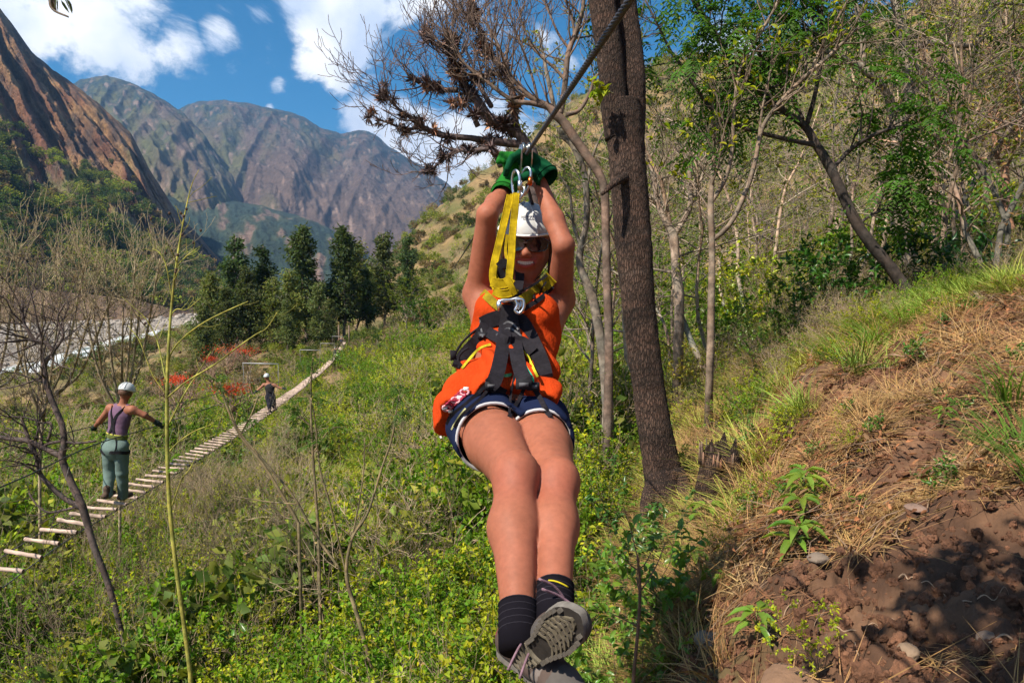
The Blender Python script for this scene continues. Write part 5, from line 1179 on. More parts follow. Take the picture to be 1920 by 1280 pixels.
# ---- leafy shrubs one can tell apart
def shrubs():
    rg = np.random.default_rng(5)
    def bush(px, py, d, s, seed, label, col, ln=.09, wd=.045, per=7, stems=7, big=True, h=1.0, m=m_leafgloss, cat='shrub', droop=.3, name='leafy_shrub', lev=2, twig=(.15, .11, .07), grp=None):
        st, fo = make_shrub(seed, h, stems, col, ln, wd, per, lev=lev, big=big, twigcol=twig, droop=droop)
        x, y, _ = P(px, py, d); z = ground_z(x, y); 
        place_parts(name, [('stems', st.mesh('stems', [m_twig]), 'stuff'), ('leaves', fo.mesh('leaves', [m]), 'stuff')], (x, y, z - .03), rg.uniform(0, 6), s, label, cat, grp)
    B_ = (.11, .20, .022); 
    bush(1140, 1260, 3.3, .55, 601, 'glossy bright green shrub right of the hiking shoes', B_, .085, .05, 6)
    bush(1210, 1180, 3.7, .62, 602, 'glossy green shrub with large leaves at the foot of the bank, below the forked tree', B_, .10, .055, 6)
    bush(1100, 1150, 4.3, .7, 603, 'leafy green shrub directly behind the raised hiking shoe', (.09, .17, .02), .07, .04, 7)
    bush(1180, 1060, 4.9, .7, 604, 'dark green shrub in front of the foot of the forked tree', (.05, .12, .02), .08, .04, 7)
    bush(1130, 940, 6.4, .8, 605, 'yellow-green shrub left of the forked trunk foot', (.20, .21, .03), .05, .028, 9)
    bush(1545, 600, 9.0, 1.1, 606, 'rounded deep green shrub in the clearing of the right wood', (.045, .12, .016), .10, .035, 8, stems=9)
    bush(1420, 560, 14, 1.6, 630, 'bright yellow-green bush in the sunny gap behind the small knotty tree', YGREEN, .07, .035, 10)
    bush(1340, 640, 12, 1.2, 631, 'bright green bush between forked trunk and slender tree, further back', GREEN, .07, .035, 10)
    bush(1600, 520, 15, 1.7, 632, 'bright green bush deep in the wood behind the leaning tree', GREEN, .08, .04, 10)
    bush(1840, 470, 16, 1.8, 633, 'yellow-green bush under the crown of the reddish tree', YGREEN, .08, .04, 10)
    bush(1480, 650, 9.6, .9, 607, 'lighter green shrub left of the rounded deep green shrub', (.10, .19, .02), .07, .03, 9)
    bush(1720, 560, 9.2, .85, 608, 'dark broad-leaved shrub at the foot of the leaning tree', (.025, .085, .022), .17, .06, 5, stems=7)
    bush(1800, 545, 9.8, .8, 609, 'dark broad-leaved shrub right of the leaning tree foot', (.03, .09, .022), .16, .055, 5)
    bush(1420, 680, 9.0, .8, 610, 'low green bush between slender tree and deep green shrub', (.11, .19, .022), .06, .028, 9)
    bush(1640, 650, 9.5, .8, 611, 'light green bush at the top of the bank', (.12, .19, .025), .07, .03, 9)
    bush(1070, 850, 8.5, .9, 612, 'light green shrub between the legs and the forked trunk', (.16, .20, .03), .05, .026, 10)
    bush(1090, 700, 12, 1.2, 613, 'yellow-green shrub behind the orange shirt', (.20, .22, .04), .06, .03, 9)
    bush(1290, 700, 10.5, .9, 614, 'yellow-flowering bush behind the slender tree foot', (.30, .26, .03), .05, .028, 9)
    bush(830, 880, 9.5, .9, 615, 'dark green leafy bush left of the shorts', (.045, .12, .018), .09, .04, 7)
    bush(700, 880, 12, .9, 616, 'feathery fresh green bush in the middle of the slope', (.12, .20, .022), .05, .02, 12)
    bush(640, 930, 11, .8, 617, 'fresh green bush left of the thin dark sapling', (.12, .20, .022), .05, .02, 12)
    bush(480, 1180, 7.6, .6, 618, 'low bright green bush near the bottom left', (.14, .20, .025), .05, .022, 11)
    bush(860, 1170, 6.0, .6, 619, 'bright green leafy bush left of the hiking shoes', (.14, .21, .025), .06, .028, 9)
    bush(760, 1100, 6.8, .6, 620, 'yellowish bush left of the shins', (.22, .22, .035), .05, .025, 9)
    bush(1030, 1230, 4.6, .6, 621, 'small-leaved bush under the hiking shoes', (.12, .19, .025), .05, .028, 9)
    # seedlings growing out of the bank: a stem with a star of drooping leaves
    def seedling(px, py, d, s, label, n=6, seed=0, col=(.15, .24, .03)):
        g = np.random.default_rng(seed); base = P(px, py, d); base[2] = ground_z(base[0], base[1]); top = base + np.array([g.normal() * .02, -.03, .16 * s])
        e = empty('seedling', base, label, 'seedling'); st = MB(); st.tube([base - [0, 0, .03], (base + top) / 2 + [.01, 0, 0], top], [.004 * s, .0035 * s, .003 * s], 5, (.16, .17, .05)); st.build('stem', m_twig, e)
        for lv, (hh, k) in enumerate(((1.0, n), (.6, n - 2))):
            c = base + (top - base) * hh
            for j in range(k):
                a = j / k * 6.28 + g.uniform(0, .5) + lv; mb = MB(); dd = np.array([[math.cos(a), math.sin(a), g.uniform(-.15, .35)]])
                mb.leaves(c[None] + dd * .012, dd, np.array([[0, 0, 1.0]]), .115 * s * g.uniform(.75, 1.15), .042 * s, cov(col, 1, g, .15), big=True, droop=.45); mb.build('leaf', m_leafgloss, e)
    for k, (px, py, d, s, lab) in enumerate([(1500, 930, 3.9, 1.0, 'bright green seedling highest on the bank, in dry straw'), (1497, 985, 3.7, 1.0, 'green seedling just under the highest one on the bank'), (1490, 1045, 3.5, 1.0, 'seedling with drooping star leaves in the middle of the bank'),
            (1470, 1100, 3.3, 1.0, 'lowest seedling of the row on the bank face'), (1330, 960, 4.8, 1.25, 'leafy seedling in front of the tree stump'), (1300, 1060, 4.2, 1.2, 'seedling with long leaves below the stump'), (1245, 1010, 4.6, 1.3, 'seedling at the foot of the forked trunk'),
            (1410, 1230, 2.75, .8, 'small seedling at the bottom of the bank beside the smooth boulder'), (1290, 940, 5.1, 1.1, 'pale seedling between forked trunk and stump'), (1180, 910, 5.9, 1.2, 'seedling left of the forked trunk'), (1395, 960, 4.6, .7, 'tiny seedling right of the stump'), (1760, 860, 3.9, .45, 'tiny grey-green seedling alone in the straw on the right')]):
        seedling(px, py, d, s, lab, seed=k, n=6 + k % 2)
    # red blossom
    def coral(px, py, d, w, seed, lab):
        g = np.random.default_rng(seed); c0 = P(px, py, d); z = ground_z(c0[0], c0[1]); e = empty('red_flowering_tree', (c0[0], c0[1], z), lab, 'tree')
        st = MB(); q = dict(TWIG, col=np.array([.28, .18, .13]), rmin=.012, kids=[4, 3], ang=(20, 55)); tips = []
        H = c0[2] - z
        tr = MB(); tr.tube([(c0[0], c0[1], z - .2), (c0[0] + .1, c0[1], z + H * .5)], [.10, .07], 6, (.25, .18, .13)); tr.build('trunk', m_bark2, e)
        for k in range(9): grow(st, np.array([c0[0] + .1, c0[1], z + H * .45]), np.array([g.normal() * .9, g.normal() * .9, .9]), H * .42, .05, 2, g, tips, q)
        tag(st.build('twigs', m_twig, e), kind='stuff'); fl = MB(); n = 300
        C = c0 + g.normal(size=(n, 3)) * np.array([w * .6, w * .5, w * .16]); C = C + (np.round(g.normal(size=(n, 3)) * 1.2)) * .2 * np.array([1, 1, .45])
        fl.leaves(C, g.normal(size=(n, 3)), g.normal(size=(n, 3)), .13, .055, cov((.55, .06, .025), n, g, .35, .2)); fl.build('blossoms', m_leaf, e)
    coral(422, 655, 66, 1.5, 1, 'tree with a flat crown of bright red blossoms left of the footbridge, the larger one'); coral(462, 658, 66, .9, 2, 'narrow bunch of red blossoms right of the larger red crown'); coral(435, 729, 34, .5, 3, 'small red-blossomed bush left of the woman on the footbridge'); coral(328, 712, 40, .5, 4, 'faded red-blossomed bush right of the man\'s helmet'); coral(394, 673, 64, .4, 5, 'small red tuft at the left of the red crown')
    # long bright grass at the top of the bank
    gm = [grass(700 + k, 75, .5, .012, [(.14, .24, .03), (.20, .27, .05), (.11, .2, .03)][k], .14, lean=.8, curl=.7, segs=4).mesh('blades', [m_leaf]) for k in range(3)]
    tufts = []
    for k in range(46):
        px = rg.uniform(1560, 1990); d = rg.uniform(5.6, 8.5); x, y = (px - 960) / FPX * d, d; z = ground_z(x, y)
        e = empty('grass_tuft', (x, y, z), 'tuft of long bright green grass along the top of the bank', 'grass tuft', 'green grass tufts on the bank top', rg.uniform(0, 6)); s = rg.uniform(.5, .9); e.scale = (s, s, s); tufts.append(e)
        o = bpy.data.objects.new('blades', gm[k % 3]); COL.objects.link(o); o.parent = e
    rank_labels(tufts, 'tuft of long green grass along the bank top, %s')
    coarse = []
    for (px, py, d, s) in [(1900, 740, 3.9, .8), (1935, 850, 3.3, .9), (1915, 760, 3.4, .7), (1980, 900, 2.8, .8)]:
        x, y, _ = P(px, py, d); z = ground_z(x, y); e = empty('grass_tuft', (x, y, z), 'coarse green grass tuft hanging in at the right edge of the bank', 'grass tuft', 'coarse grass tufts at the right edge', px); e.scale = (s, s, s); coarse.append(e)
        o = bpy.data.objects.new('blades', gm[2]); COL.objects.link(o); o.parent = e
    rank_labels(coarse, 'coarse green grass tuft at the right edge of the bank, %s')
shrubs()

# ---- stump, boulder, stones and roots of the bank
def bank_things():
    rg = np.random.default_rng(8)
    c = P(1352, 930, 5.2); z = ground_z(c[0], c[1]); e = empty('tree_stump', (c[0], c[1], z), 'dark rotten broken tree stump on the edge of the bank right of the forked trunk', 'stump')
    mb = MB(); n = 26; rings = []; top = P(1352, 848, 5.2)[2]
    hs = np.linspace(z - .35, top, 9); V = []
    for i, h in enumerate(hs):
        t = i / 8
        for j in range(n):
            a = j / n * 6.283; lob = 1 + .16 * math.sin(a * 5 + 1) + .09 * math.sin(a * 11) + .05 * rg.normal(); r = (.235 - .10 * t ** .6) * lob
            hh = h + (.07 * rg.normal() + .05 * math.sin(a * 2)) * (t > .95)
            V.append([c[0] + math.cos(a) * r, c[1] + math.sin(a) * r, hh])
    V += [[c[0], c[1], top - .10]]
    F = [(i * n + j, i * n + (j + 1) % n, (i + 1) * n + (j + 1) % n, (i + 1) * n + j) for i in range(8) for j in range(n)] + [(8 * n + j, 8 * n + (j + 1) % n, 9 * n) for j in range(n)]
    mb.raw(V, F, (.085, .05, .035)); mb.build('trunk_base', m_bark, e)
    for k in range(22):
        a = rg.uniform(0, 6.28); r = rg.uniform(.12, .16); q = MB(); h0 = top - .08
        q.tube([(c[0] + math.cos(a) * r, c[1] + math.sin(a) * r, h0), (c[0] + math.cos(a) * r * 1.05, c[1] + math.sin(a) * r * 1.05, h0 + rg.uniform(.06, .16))], [.016, .004], 4, cov((.16, .09, .06), 1, rg)[0]); q.build('splinter', m_twig, e)
    for k in range(6):
        a = rg.uniform(3.2, 6.2); q = MB(); pts = [np.array([c[0] + math.cos(a) * .18, c[1] + math.sin(a) * .18, z + .1])]
        for s in range(4):
            p_ = pts[-1] + np.array([math.cos(a) * .05 + rg.normal() * .03, math.sin(a) * .09, 0]); p_[2] = ground_z(p_[0], p_[1]) + .01; pts.append(p_)
        q.tube(pts, np.linspace(.03, .008, 5), 6, (.11, .065, .045)); q.build('root', m_twig, e)
    ms = mat('boulder', (1, 1, 1), .9, nscale=6, namp=.25, bump=.6, bscale=18, bdist=.02)
    def rock(px, py, d, r, lab, col, seed, flat=.6, nm='stone', sub=3):
        x, y, _ = P(px, py, d); z = ground_z(x, y); v, f = ICO[sub]; v = v.copy(); v *= (1 + .22 * fbm(v[:, 0] * 1.3 + seed, v[:, 1] * 1.3, v[:, 2] * 1.3, o=3) + .06 * ridged(v[:, 0] * 3, v[:, 1] * 3 + seed, v[:, 2] * 3))[:, None]
        v = v * np.array([r, r * .8, r * flat]); a = seed * 1.3; R = np.array([[math.cos(a), -math.sin(a), 0], [math.sin(a), math.cos(a), 0], [0, 0, 1]]); q = MB(); q.raw(v @ R.T + [x, y, z + r * flat * .15], f, col)
        o = q.build(nm, ms, origin=(x, y, z)); tag(o, lab, 'stone')
    rock(1490, 1300, 2.35, .13, 'smooth pale brown boulder face at the bottom of the bank', (.20, .115, .07), 1, .42, 'boulder')
    rock(1560, 1185, 2.8, .05, 'rounded earth-coloured boulder above the pale boulder', (.28, .18, .11), 2, .7, 'boulder')
    rock(1850, 1225, 2.2, .035, 'small greyish stone near the lower right corner', (.17, .12, .09), 3)
    rock(1715, 1010, 3.0, .045, 'flat grey-pink stone on the edge of the straw', (.20, .13, .10), 4, .3)
    rock(1530, 1120, 3.0, .04, 'grey stone half buried in the middle of the bank', (.17, .13, .10), 5)
    rock(1840, 640, 5.6, .13, 'pale rock at the upper right in the green grass', (.27, .2, .14), 6)
    rock(1330, 1205, 3.1, .06, 'grey round stone beside a seedling at the bottom', (.17, .14, .11), 7)
    rock(1700, 1262, 2.25, .04, 'brown stone at the bottom edge', (.22, .15, .10), 8)
    # exposed roots in the raw earth
    roots = []
    for k, (px, py, d) in enumerate([(1620, 1150, 2.7), (1560, 1190, 2.6), (1680, 1120, 2.7), (1600, 1230, 2.4), (1750, 1180, 2.4), (1500, 1180, 2.8), (1400, 1100, 3.4), (1900, 1180, 2.1)]):
        pts = []; x, y, _ = P(px, py, d); a = rg.uniform(0, 6.28)
        for s in range(9):
            pts.append([x, y, ground_z(x, y) + .006 + .012 * math.sin(s * 1.3)]); a += rg.normal() * .35; x += math.cos(a) * .028; y += math.sin(a) * .028
        q = MB(); s_ = spline(np.array(pts), n=4); s_[:, 2] += .006 * np.sin(np.arange(len(s_)) * .7); q.tube(s_, np.linspace(.0035, .001, len(s_)), 5, (.30, .20, .13)); o = q.build('exposed_root', m_twig, origin=pts[0]); tag(o, 'thin pale root lying on the bare earth of the bank', 'root', 'roots on the bare earth'); roots.append(o)
    rank_labels(roots, 'thin pale root lying on the bare earth of the bank, %s')
bank_things()
# ================================================================== BODIES grown as smooth distance fields
class Field:
    def __init__(s, lo, hi, h):
        s.lo = np.asarray(lo, float); s.h = h; s.n = np.ceil((np.asarray(hi) - s.lo) / h).astype(int) + 1
        s.F = np.full(s.n, 1.0, np.float32)
    def like(s):
        f = Field.__new__(Field); f.lo, f.h, f.n = s.lo, s.h, s.n; f.F = np.full(s.n, 1.0, np.float32); return f
    def grid(s, lo, hi):
        a = np.clip(np.floor((lo - s.lo) / s.h).astype(int), 0, s.n - 1); b = np.clip(np.ceil((hi - s.lo) / s.h).astype(int) + 1, 1, s.n)
        if np.any(b <= a): return None, None
        ax = [s.lo[k] + np.arange(a[k], b[k]) * s.h for k in range(3)]
        return tuple(slice(a[k], b[k]) for k in range(3)), np.stack(np.meshgrid(*ax, indexing='ij'), -1)
    def put(s, fn, lo, hi, k=.02, op='add'):
        m = k + 3 * s.h
        sl, p = s.grid(np.minimum(lo, hi) - m, np.maximum(lo, hi) + m)
        if sl is None: return
        d = fn(p); F = s.F[sl]
        if op == 'add':
            hh = np.clip(.5 + .5 * (F - d) / k, 0, 1) if k > 0 else (d < F).astype(float)
            s.F[sl] = F * (1 - hh) + d * hh - k * hh * (1 - hh)
        elif op == 'cut':
            d = -d; hh = np.clip(.5 - .5 * (F - d) / k, 0, 1)
            s.F[sl] = F * (1 - hh) + d * hh + k * hh * (1 - hh)
    def cone(s, a, b, ra, rb, k=.02, flat=None, fs=1.0, op='add'):
        a = np.asarray(a, float); b = np.asarray(b, float); ab = b - a; L2 = ab @ ab + 1e-12
        def fn(p):
            w = p - a; t = np.clip((w @ ab) / L2, 0, 1); w = w - t[..., None] * ab
            if flat is not None: w = w + np.asarray(flat) * ((w @ np.asarray(flat)) * (1 / fs - 1))[..., None]
            return np.linalg.norm(w, axis=-1) - (ra + (rb - ra) * t)
        r = max(ra, rb); s.put(fn, np.minimum(a, b) - r, np.maximum(a, b) + r, k, op)
    def ell(s, c, r, R=None, k=.02, op='add'):
        c = np.asarray(c, float); r = np.asarray(r, float); R = np.eye(3) if R is None else np.asarray(R)
        def fn(p):
            q = (p - c) @ R; k0 = np.linalg.norm(q / r, axis=-1); k1 = np.linalg.norm(q / r ** 2, axis=-1) + 1e-9
            return k0 * (k0 - 1) / k1
        e = np.sqrt(((R * r) ** 2).sum(1)); s.put(fn, c - e, c + e, k, op)
    def plane_cut(s, p0, n, k=.004):
        n = unit(n); _, p = s.grid(s.lo, s.lo + s.n * s.h); d = (p - np.asarray(p0)) @ n
        d = d[:s.n[0], :s.n[1], :s.n[2]]; s.F = np.maximum(s.F, d).astype(np.float32)
    def mesh(s, it=2):
        F = s.F; S = F < 0
        c = np.zeros(np.array(F.shape) - 1, int)
        for i in (0, 1):
            for j in (0, 1):
                for k in (0, 1): c += S[i:F.shape[0] - 1 + i, j:F.shape[1] - 1 + j, k:F.shape[2] - 1 + k]
        act = (c > 0) & (c < 8); idx = -np.ones(act.shape, int); cells = np.argwhere(act); idx[act] = np.arange(len(cells))
        acc = np.zeros((len(cells), 3)); cnt = np.zeros(len(cells))
        corner = [(i, j, k) for i in (0, 1) for j in (0, 1) for k in (0, 1)]
        for a in corner:
            for ax in range(3):
                if a[ax]: continue
                b = list(a); b[ax] = 1
                fa = F[tuple((cells + a).T)]; fb = F[tuple((cells + b).T)]; m = (fa < 0) != (fb < 0)
                t = np.where(m, fa / np.where(m, fa - fb, 1), 0); q = np.array(a, float) + 0 * cells; q[:, ax] = t
                acc += q * m[:, None]; cnt += m
        V = s.lo + (cells + acc / cnt[:, None]) * s.h
        faces = []
        for ax in range(3):
            sl0 = [slice(None)] * 3; sl1 = [slice(None)] * 3; sl0[ax] = slice(0, -1); sl1[ax] = slice(1, None)
            A, B = S[tuple(sl0)], S[tuple(sl1)]; e = np.argwhere(A != B); u, v = [q for q in range(3) if q != ax]
            ok = (e[:, u] > 0) & (e[:, v] > 0) & (e[:, u] < idx.shape[u]) & (e[:, v] < idx.shape[v]); e = e[ok]
            def cell(du, dv):
                q = e.copy(); q[:, u] -= du; q[:, v] -= dv; return idx[tuple(q.T)]
            quad = np.stack([cell(0, 0), cell(1, 0), cell(1, 1), cell(0, 1)], 1)
            flip = A[tuple(e.T)]
            if ax == 1: flip = ~flip
            quad[~flip] = quad[~flip][:, ::-1]; faces.append(quad)
        Fc = np.concatenate(faces); Fc = Fc[(Fc >= 0).all(1)]
        for _ in range(it):                                     # relax the grid pattern
            sm = np.zeros_like(V); n = np.zeros(len(V))
            for i in range(4):
                for j in (1, 3):
                    np.add.at(sm, Fc[:, i], V[Fc[:, (i + j) % 4]]); np.add.at(n, Fc[:, i], 1)
            V = V * .45 + .55 * sm / np.maximum(n, 1)[:, None]
        return V, Fc
def smin(a, b, k):
    h = np.clip(.5 + .5 * (b - a) / k, 0, 1); return (b * (1 - h) + a * h - k * h * (1 - h)).astype(np.float32)
def put_mesh(name, V, F, col, material, parent):
    mb = MB(); mb.raw(V, F, col); return mb.build(name, material, parent)
def ribbon(mb, pts, nrm, w, th, col, mat=0, flat_ends=True):
    """webbing band with thickness; nrm = outward direction per point"""
    pts = np.asarray(pts, float); nrm = np.asarray(nrm, float); nrm = np.broadcast_to(nrm, pts.shape); m = len(pts)
    t = np.gradient(pts, axis=0); t /= np.linalg.norm(t, axis=1)[:, None] + 1e-9; side = np.cross(t, nrm); side /= np.linalg.norm(side, axis=1)[:, None] + 1e-9
    n = np.cross(side, t); w = np.broadcast_to(w, (m,))[:, None] / 2
    V = np.stack([pts - side * w - n * th / 2, pts + side * w - n * th / 2, pts + side * w + n * th / 2, pts - side * w + n * th / 2], 1).reshape(-1, 3)
    F = []
    for i in range(m - 1):
        for j in range(4): F.append((i * 4 + j, i * 4 + (j + 1) % 4, i * 4 + 4 + (j + 1) % 4, i * 4 + 4 + j))
    F += [(3, 2, 1, 0), (m * 4 - 4, m * 4 - 3, m * 4 - 2, m * 4 - 1)]
    mb.raw(V, F, col, mat); mb.flat = True

m_skin = mat('skin', (1, 1, 1), .58, nscale=55, namp=.12, spec=.2, bump=.25, bscale=300, bdist=.002, n2scale=5, n2amp=.11)
MATS['skin'].node_tree.nodes['Principled BSDF'].inputs['Subsurface Weight'].default_value = .10
MATS['skin'].node_tree.nodes['Principled BSDF'].inputs['Subsurface Radius'].default_value = (.012, .004, .002)
MATS['skin'].node_tree.nodes['Principled BSDF'].inputs['Subsurface Scale'].default_value = 1.0
m_cloth = mat('cloth', (1, 1, 1), .9, spec=.05, nscale=60, namp=.07, bump=.25, bscale=700, bdist=.001, n2scale=9, n2amp=.1)
m_web = mat('webbing', (1, 1, 1), .75, spec=.12, nscale=120, namp=.18, bump=.5, bscale=600, bdist=.002, n2scale=30, n2amp=.22)
m_metal = mat('brushed_metal', (1, 1, 1), .28, nscale=50, namp=.1, metal=1.0)
m_shell = mat('helmet_shell', (1, 1, 1), .30, nscale=20, namp=.03, spec=.5)
m_rubber = mat('rubber', (1, 1, 1), .85, spec=.12, nscale=60, namp=.25, bump=.4, bscale=300, bdist=.002)
m_lens = mat('dark_lens', (1, 1, 1), .08, namp=0, spec=.7)
m_glove = mat('suede_glove', (1, 1, 1), .95, spec=.06, nscale=40, namp=.2, bump=.5, bscale=160, bdist=.003, n2scale=14, n2amp=.2)
m_hair = mat('hair', (1, 1, 1), .5, nscale=80, namp=.3, stretch=(6, 6, 1))
SK = np.array([.29, .100, .058])
# ================================================================== THE PERSON ON THE ZIP LINE
m_knit = mat('thin_jersey', (1, 1, 1), .92, spec=.04, nscale=40, namp=.05, bump=1.0, bscale=13, bdist=.018, n2scale=9, n2amp=.06, stretch=(1, 1, .55))
def zipliner():
    J = dict(neck=P(975, 556, 2.84), shR=P(897, 552, 2.82), shL=P(1049, 562, 2.82), elR=P(914, 402, 2.66), elL=P(1057, 460, 2.62), wrR=P(950, 352, 2.86), wrL=P(1012, 342, 2.74),
             hipR=P(906, 792, 2.40), hipL=P(1000, 800, 2.40), knR=P(966, 892, 1.95), knL=P(1042, 905, 1.98), anR=P(972, 1160, 1.64), anL=P(1040, 1122, 1.68), pel=P(950, 775, 2.44), waist=P(962, 690, 2.56), chest=P(968, 615, 2.70))
    root = empty('person', J['pel'], 'person in orange tank top, navy shorts and white helmet, hanging from the zip line', 'person')
    sp = unit(J['neck'] - J['pel']); lat = unit(J['shL'] - J['shR']); lat = unit(lat - sp * (lat @ sp)); fr = unit(np.cross(lat, sp)); fr = fr if fr[1] < 0 else -fr
    V3 = lambda p, a=0, b=0, c=0: p + lat * a + fr * b + sp * c
    base = Field((-.34, 1.50, -.86), (.34, 3.08, .42), .0058)
    # torso, arms, neck, head
    T = base.like()
    T.cone(V3(J['pel'], 0, 0, -.02), J['waist'], .165, .128, .03, fr, .66)
    T.cone(J['waist'], J['chest'], .128, .158, .03, fr, .66)
    T.cone(J['chest'], V3(J['neck'], 0, 0, -.05), .155, .125, .03, fr, .60)
    for s in (-1, 1): T.ell(V3(J['chest'], s * .072, .085, .0), (.07, .055, .07), np.stack([lat, fr, sp], 1), .03)
    for a, b, c, sh, s in (('shR', 'elR', 'wrR', 1, -1), ('shL', 'elL', 'wrL', 1, 1)):
        T.cone(V3(J['chest'], s * .10, -.02, .06), J[a], .075, .058, .04)
        T.cone(J[a], J[b], .053, .038, .03)
        T.cone(J[b], J[b] * .6 + J[c] * .4, .038, .037, .015); T.cone(J[b] * .6 + J[c] * .4, J[c], .037, .026, .02)
    # head frame
    hc = P(988, 455, 2.86); HSC = 1.22; hf = unit(-hc + np.array([-.10, 0, -.14])); hu = unit(np.array([.03, 0, 1.0]) - hf * (np.array([.03, 0, 1.0]) @ hf)); hl = np.cross(hf, hu); hl = hl if hl[0] > 0 else -hl
    H = lambda a, b, c: hc + hl * a + hf * b + hu * c
    HR = np.stack([hl, hf, hu], 1)
    S1 = lambda V: hc + (V - hc) * HSC
    def grow_head(q):
        q.v = [S1(v) for v in q.v]; return q
    HS = lambda a, b, c: S1(H(a, b, c))
    hd = Field(hc - .16, hc + .16, .0032)
    hd.ell(H(0, -.005, .015), (.076, .095, .086), HR, .01)
    hd.ell(H(0, .022, -.040), (.062, .066, .072), HR, .03)
    hd.ell(H(0, .060, -.092), (.026, .022, .020), HR, .022)                                   # chin
    for s in (-1, 1):
        hd.cone(H(s * .054, .0, -.045), H(s * .020, .062, -.094), .016, .014, .02)              # jaw line
        hd.ell(H(s * .036, .070, -.030), (.021, .016, .017), HR, .018)                          # smiling cheeks
        hd.ell(H(s * .031, .096, -.001), (.021, .014, .011), HR, .012, 'cut')                   # eye sockets
        hd.ell(H(s * .030, .078, -.001), (.013, .013, .011), HR, .004)                          # eyes
        hd.ell(H(s * .077, -.005, -.012), (.009, .017, .028), HR, .006)                         # ears
        hd.ell(H(s * .0115, .100, -.032), (.008, .009, .007), HR, .006)                         # nostril wings
    hd.cone(H(0, .086, .004), H(0, .106, -.027), .0085, .0125, .010)
    hd.ell(H(0, .080, .022), (.050, .012, .011), HR, .014)
    hd.ell(H(0, .080, -.058), (.036, .018, .020), HR, .016)
    hd.ell(H(0, .099, -.0575), (.033, .018, .0085), HR, .004, 'cut')                            # open smile
    for k in range(9):
        x = (k - 4) / 4 * .033; d = .0965 - 9 * x * x; hd.ell(H(x, d, -.0495 + 6 * x * x), (.006, .005, .0035), HR, .004); hd.ell(H(x * .92, d, -.0680 + 13 * x * x), (.006, .0055, .0042), HR, .004)
    hd.cone(H(0, -.02, -.06), V3(J['neck'], 0, .01, -.02), .050, .054, .02)
    V, F = hd.mesh(2); V = S1(V)
    # join the head onto the body as one surface: neck overlaps inside the torso field
    T.cone(HS(0, -.02, -.05), V3(J['neck'], 0, 0, -.02), .050, .056, .03)
    T.ell(HS(0, -.015, .0), (.070, .08, .09), HR, .01)
    def leg(hip, kn, an, s):
        L = base.like(); sh = an - kn; side = unit(kn - hip)
        L.cone(hip, hip * .55 + kn * .45, .106, .086, .03); L.cone(hip * .55 + kn * .45, kn, .086, .060, .03)
        back = unit(-(unit(hip - kn) + unit(an - kn))); back_c = -back
        L.ell(kn + back * .012, (.056, .056, .060), None, .02)
        cm = kn * .66 + an * .34 + back_c * -.0
        cb = unit(np.cross(np.cross(unit(sh), unit(hip - kn)), unit(sh))); cb = cb if cb @ (hip - kn) > 0 else -cb
        L.cone(kn, kn * .62 + an * .38 + cb * .014, .052, .060, .03); L.cone(kn * .62 + an * .38 + cb * .014, an, .060, .036, .04)
        L.cone(kn + back * .02, an + back * .006, .030, .024, .03)
        L.cone(an, an + unit(sh) * .03, .036, .033, .01)
        return L
    LR = leg(J['hipR'], J['knR'], J['anR'], -1); LL = leg(J['hipL'], J['knL'], J['anL'], 1)
    body = base.like(); body.F = np.minimum(smin(T.F, LR.F, .03), smin(T.F, LL.F, .03))
    Vb, Fb = body.mesh(2)
    keep = np.ones(len(Fb), bool)
    nb = len(Vb); V2 = np.concatenate([Vb, V]); F2 = np.concatenate([Fb, F + nb])
    # skin colour: warmer on knees, elbows and shins, lips, brows
    c = np.tile(SK, (len(V2), 1))
    def dab(p, r, col, amt):
        w = np.clip(1 - np.linalg.norm(V2 - p, axis=1) / r, 0, 1)[:, None] ** 1.2 * amt; return c * (1 - w) + np.asarray(col) * w
    c = c * (1 + .10 * fbm(V2[:, 0] * 9, V2[:, 1] * 9, V2[:, 2] * 9, o=3))[:, None]
    for k in ('knR', 'knL'): c = dab(J[k] - np.array([0, .05, 0]), .10, (.31, .082, .055), .6)
    for k in ('elR', 'elL'): c = dab(J[k], .07, (.31, .11, .07), .5)
    for k, q in (('knR', 'anR'), ('knL', 'anL')): c = dab(J[k] * .45 + J[q] * .55 - np.array([0, .04, 0]), .10, (.25, .085, .055), .35)
    hs = (V2 - hc) @ HR / HSC; face = (np.linalg.norm(hs, axis=1) < .15) & (hs[:, 1] > .05)
    lip = face & (np.abs(hs[:, 0]) < .035) & (hs[:, 2] < -.045 + 6 * hs[:, 0] ** 2) & (hs[:, 2] > -.0735 + 13 * hs[:, 0] ** 2) & (hs[:, 1] > .078)
    c[lip] = (.30, .07, .055)
    inn = face & (np.abs(hs[:, 0]) < .028) & (np.abs(hs[:, 2] + .0585) < .0055) & (hs[:, 1] < .094)
    c[inn] = (.12, .02, .02)
    for s in (-1, 1):
        w = np.clip(1 - np.linalg.norm((hs - np.array([s * .038, .08, -.033])) / np.array([.028, .04, .022]), axis=1), 0, 1)[:, None] * .5; c = c * (1 - w) + np.array([.33, .09, .06]) * w
        br = face & (np.abs(hs[:, 0] - s * .032) < .019) & (np.abs(hs[:, 2] - .020 + .4 * (hs[:, 0] - s * .03) * s) < .0036); c[br] = (.12, .06, .03)
    put_mesh('body', V2, F2, np.clip(c, 0, 1), m_skin, root)
    tm = MB()
    for k in range(9):
        x = (k - 4) * .0068; d = .0940 - 9 * x * x
        tm.box(H(x, d + .0015, -.0565 + 7 * x * x), (.0063, .004, .0115), HR, (.60, .56, .50)); 
        if 0 < k < 7: tm.box(H(x, d - .001, -.0632 + 7 * x * x), (.0055, .004, .004), HR, (.5, .46, .40))
    grow_head(tm).build('teeth', m_shell, root, smooth=False)
    # hair
    hr = Field(hc - .2, hc + .2, .005)
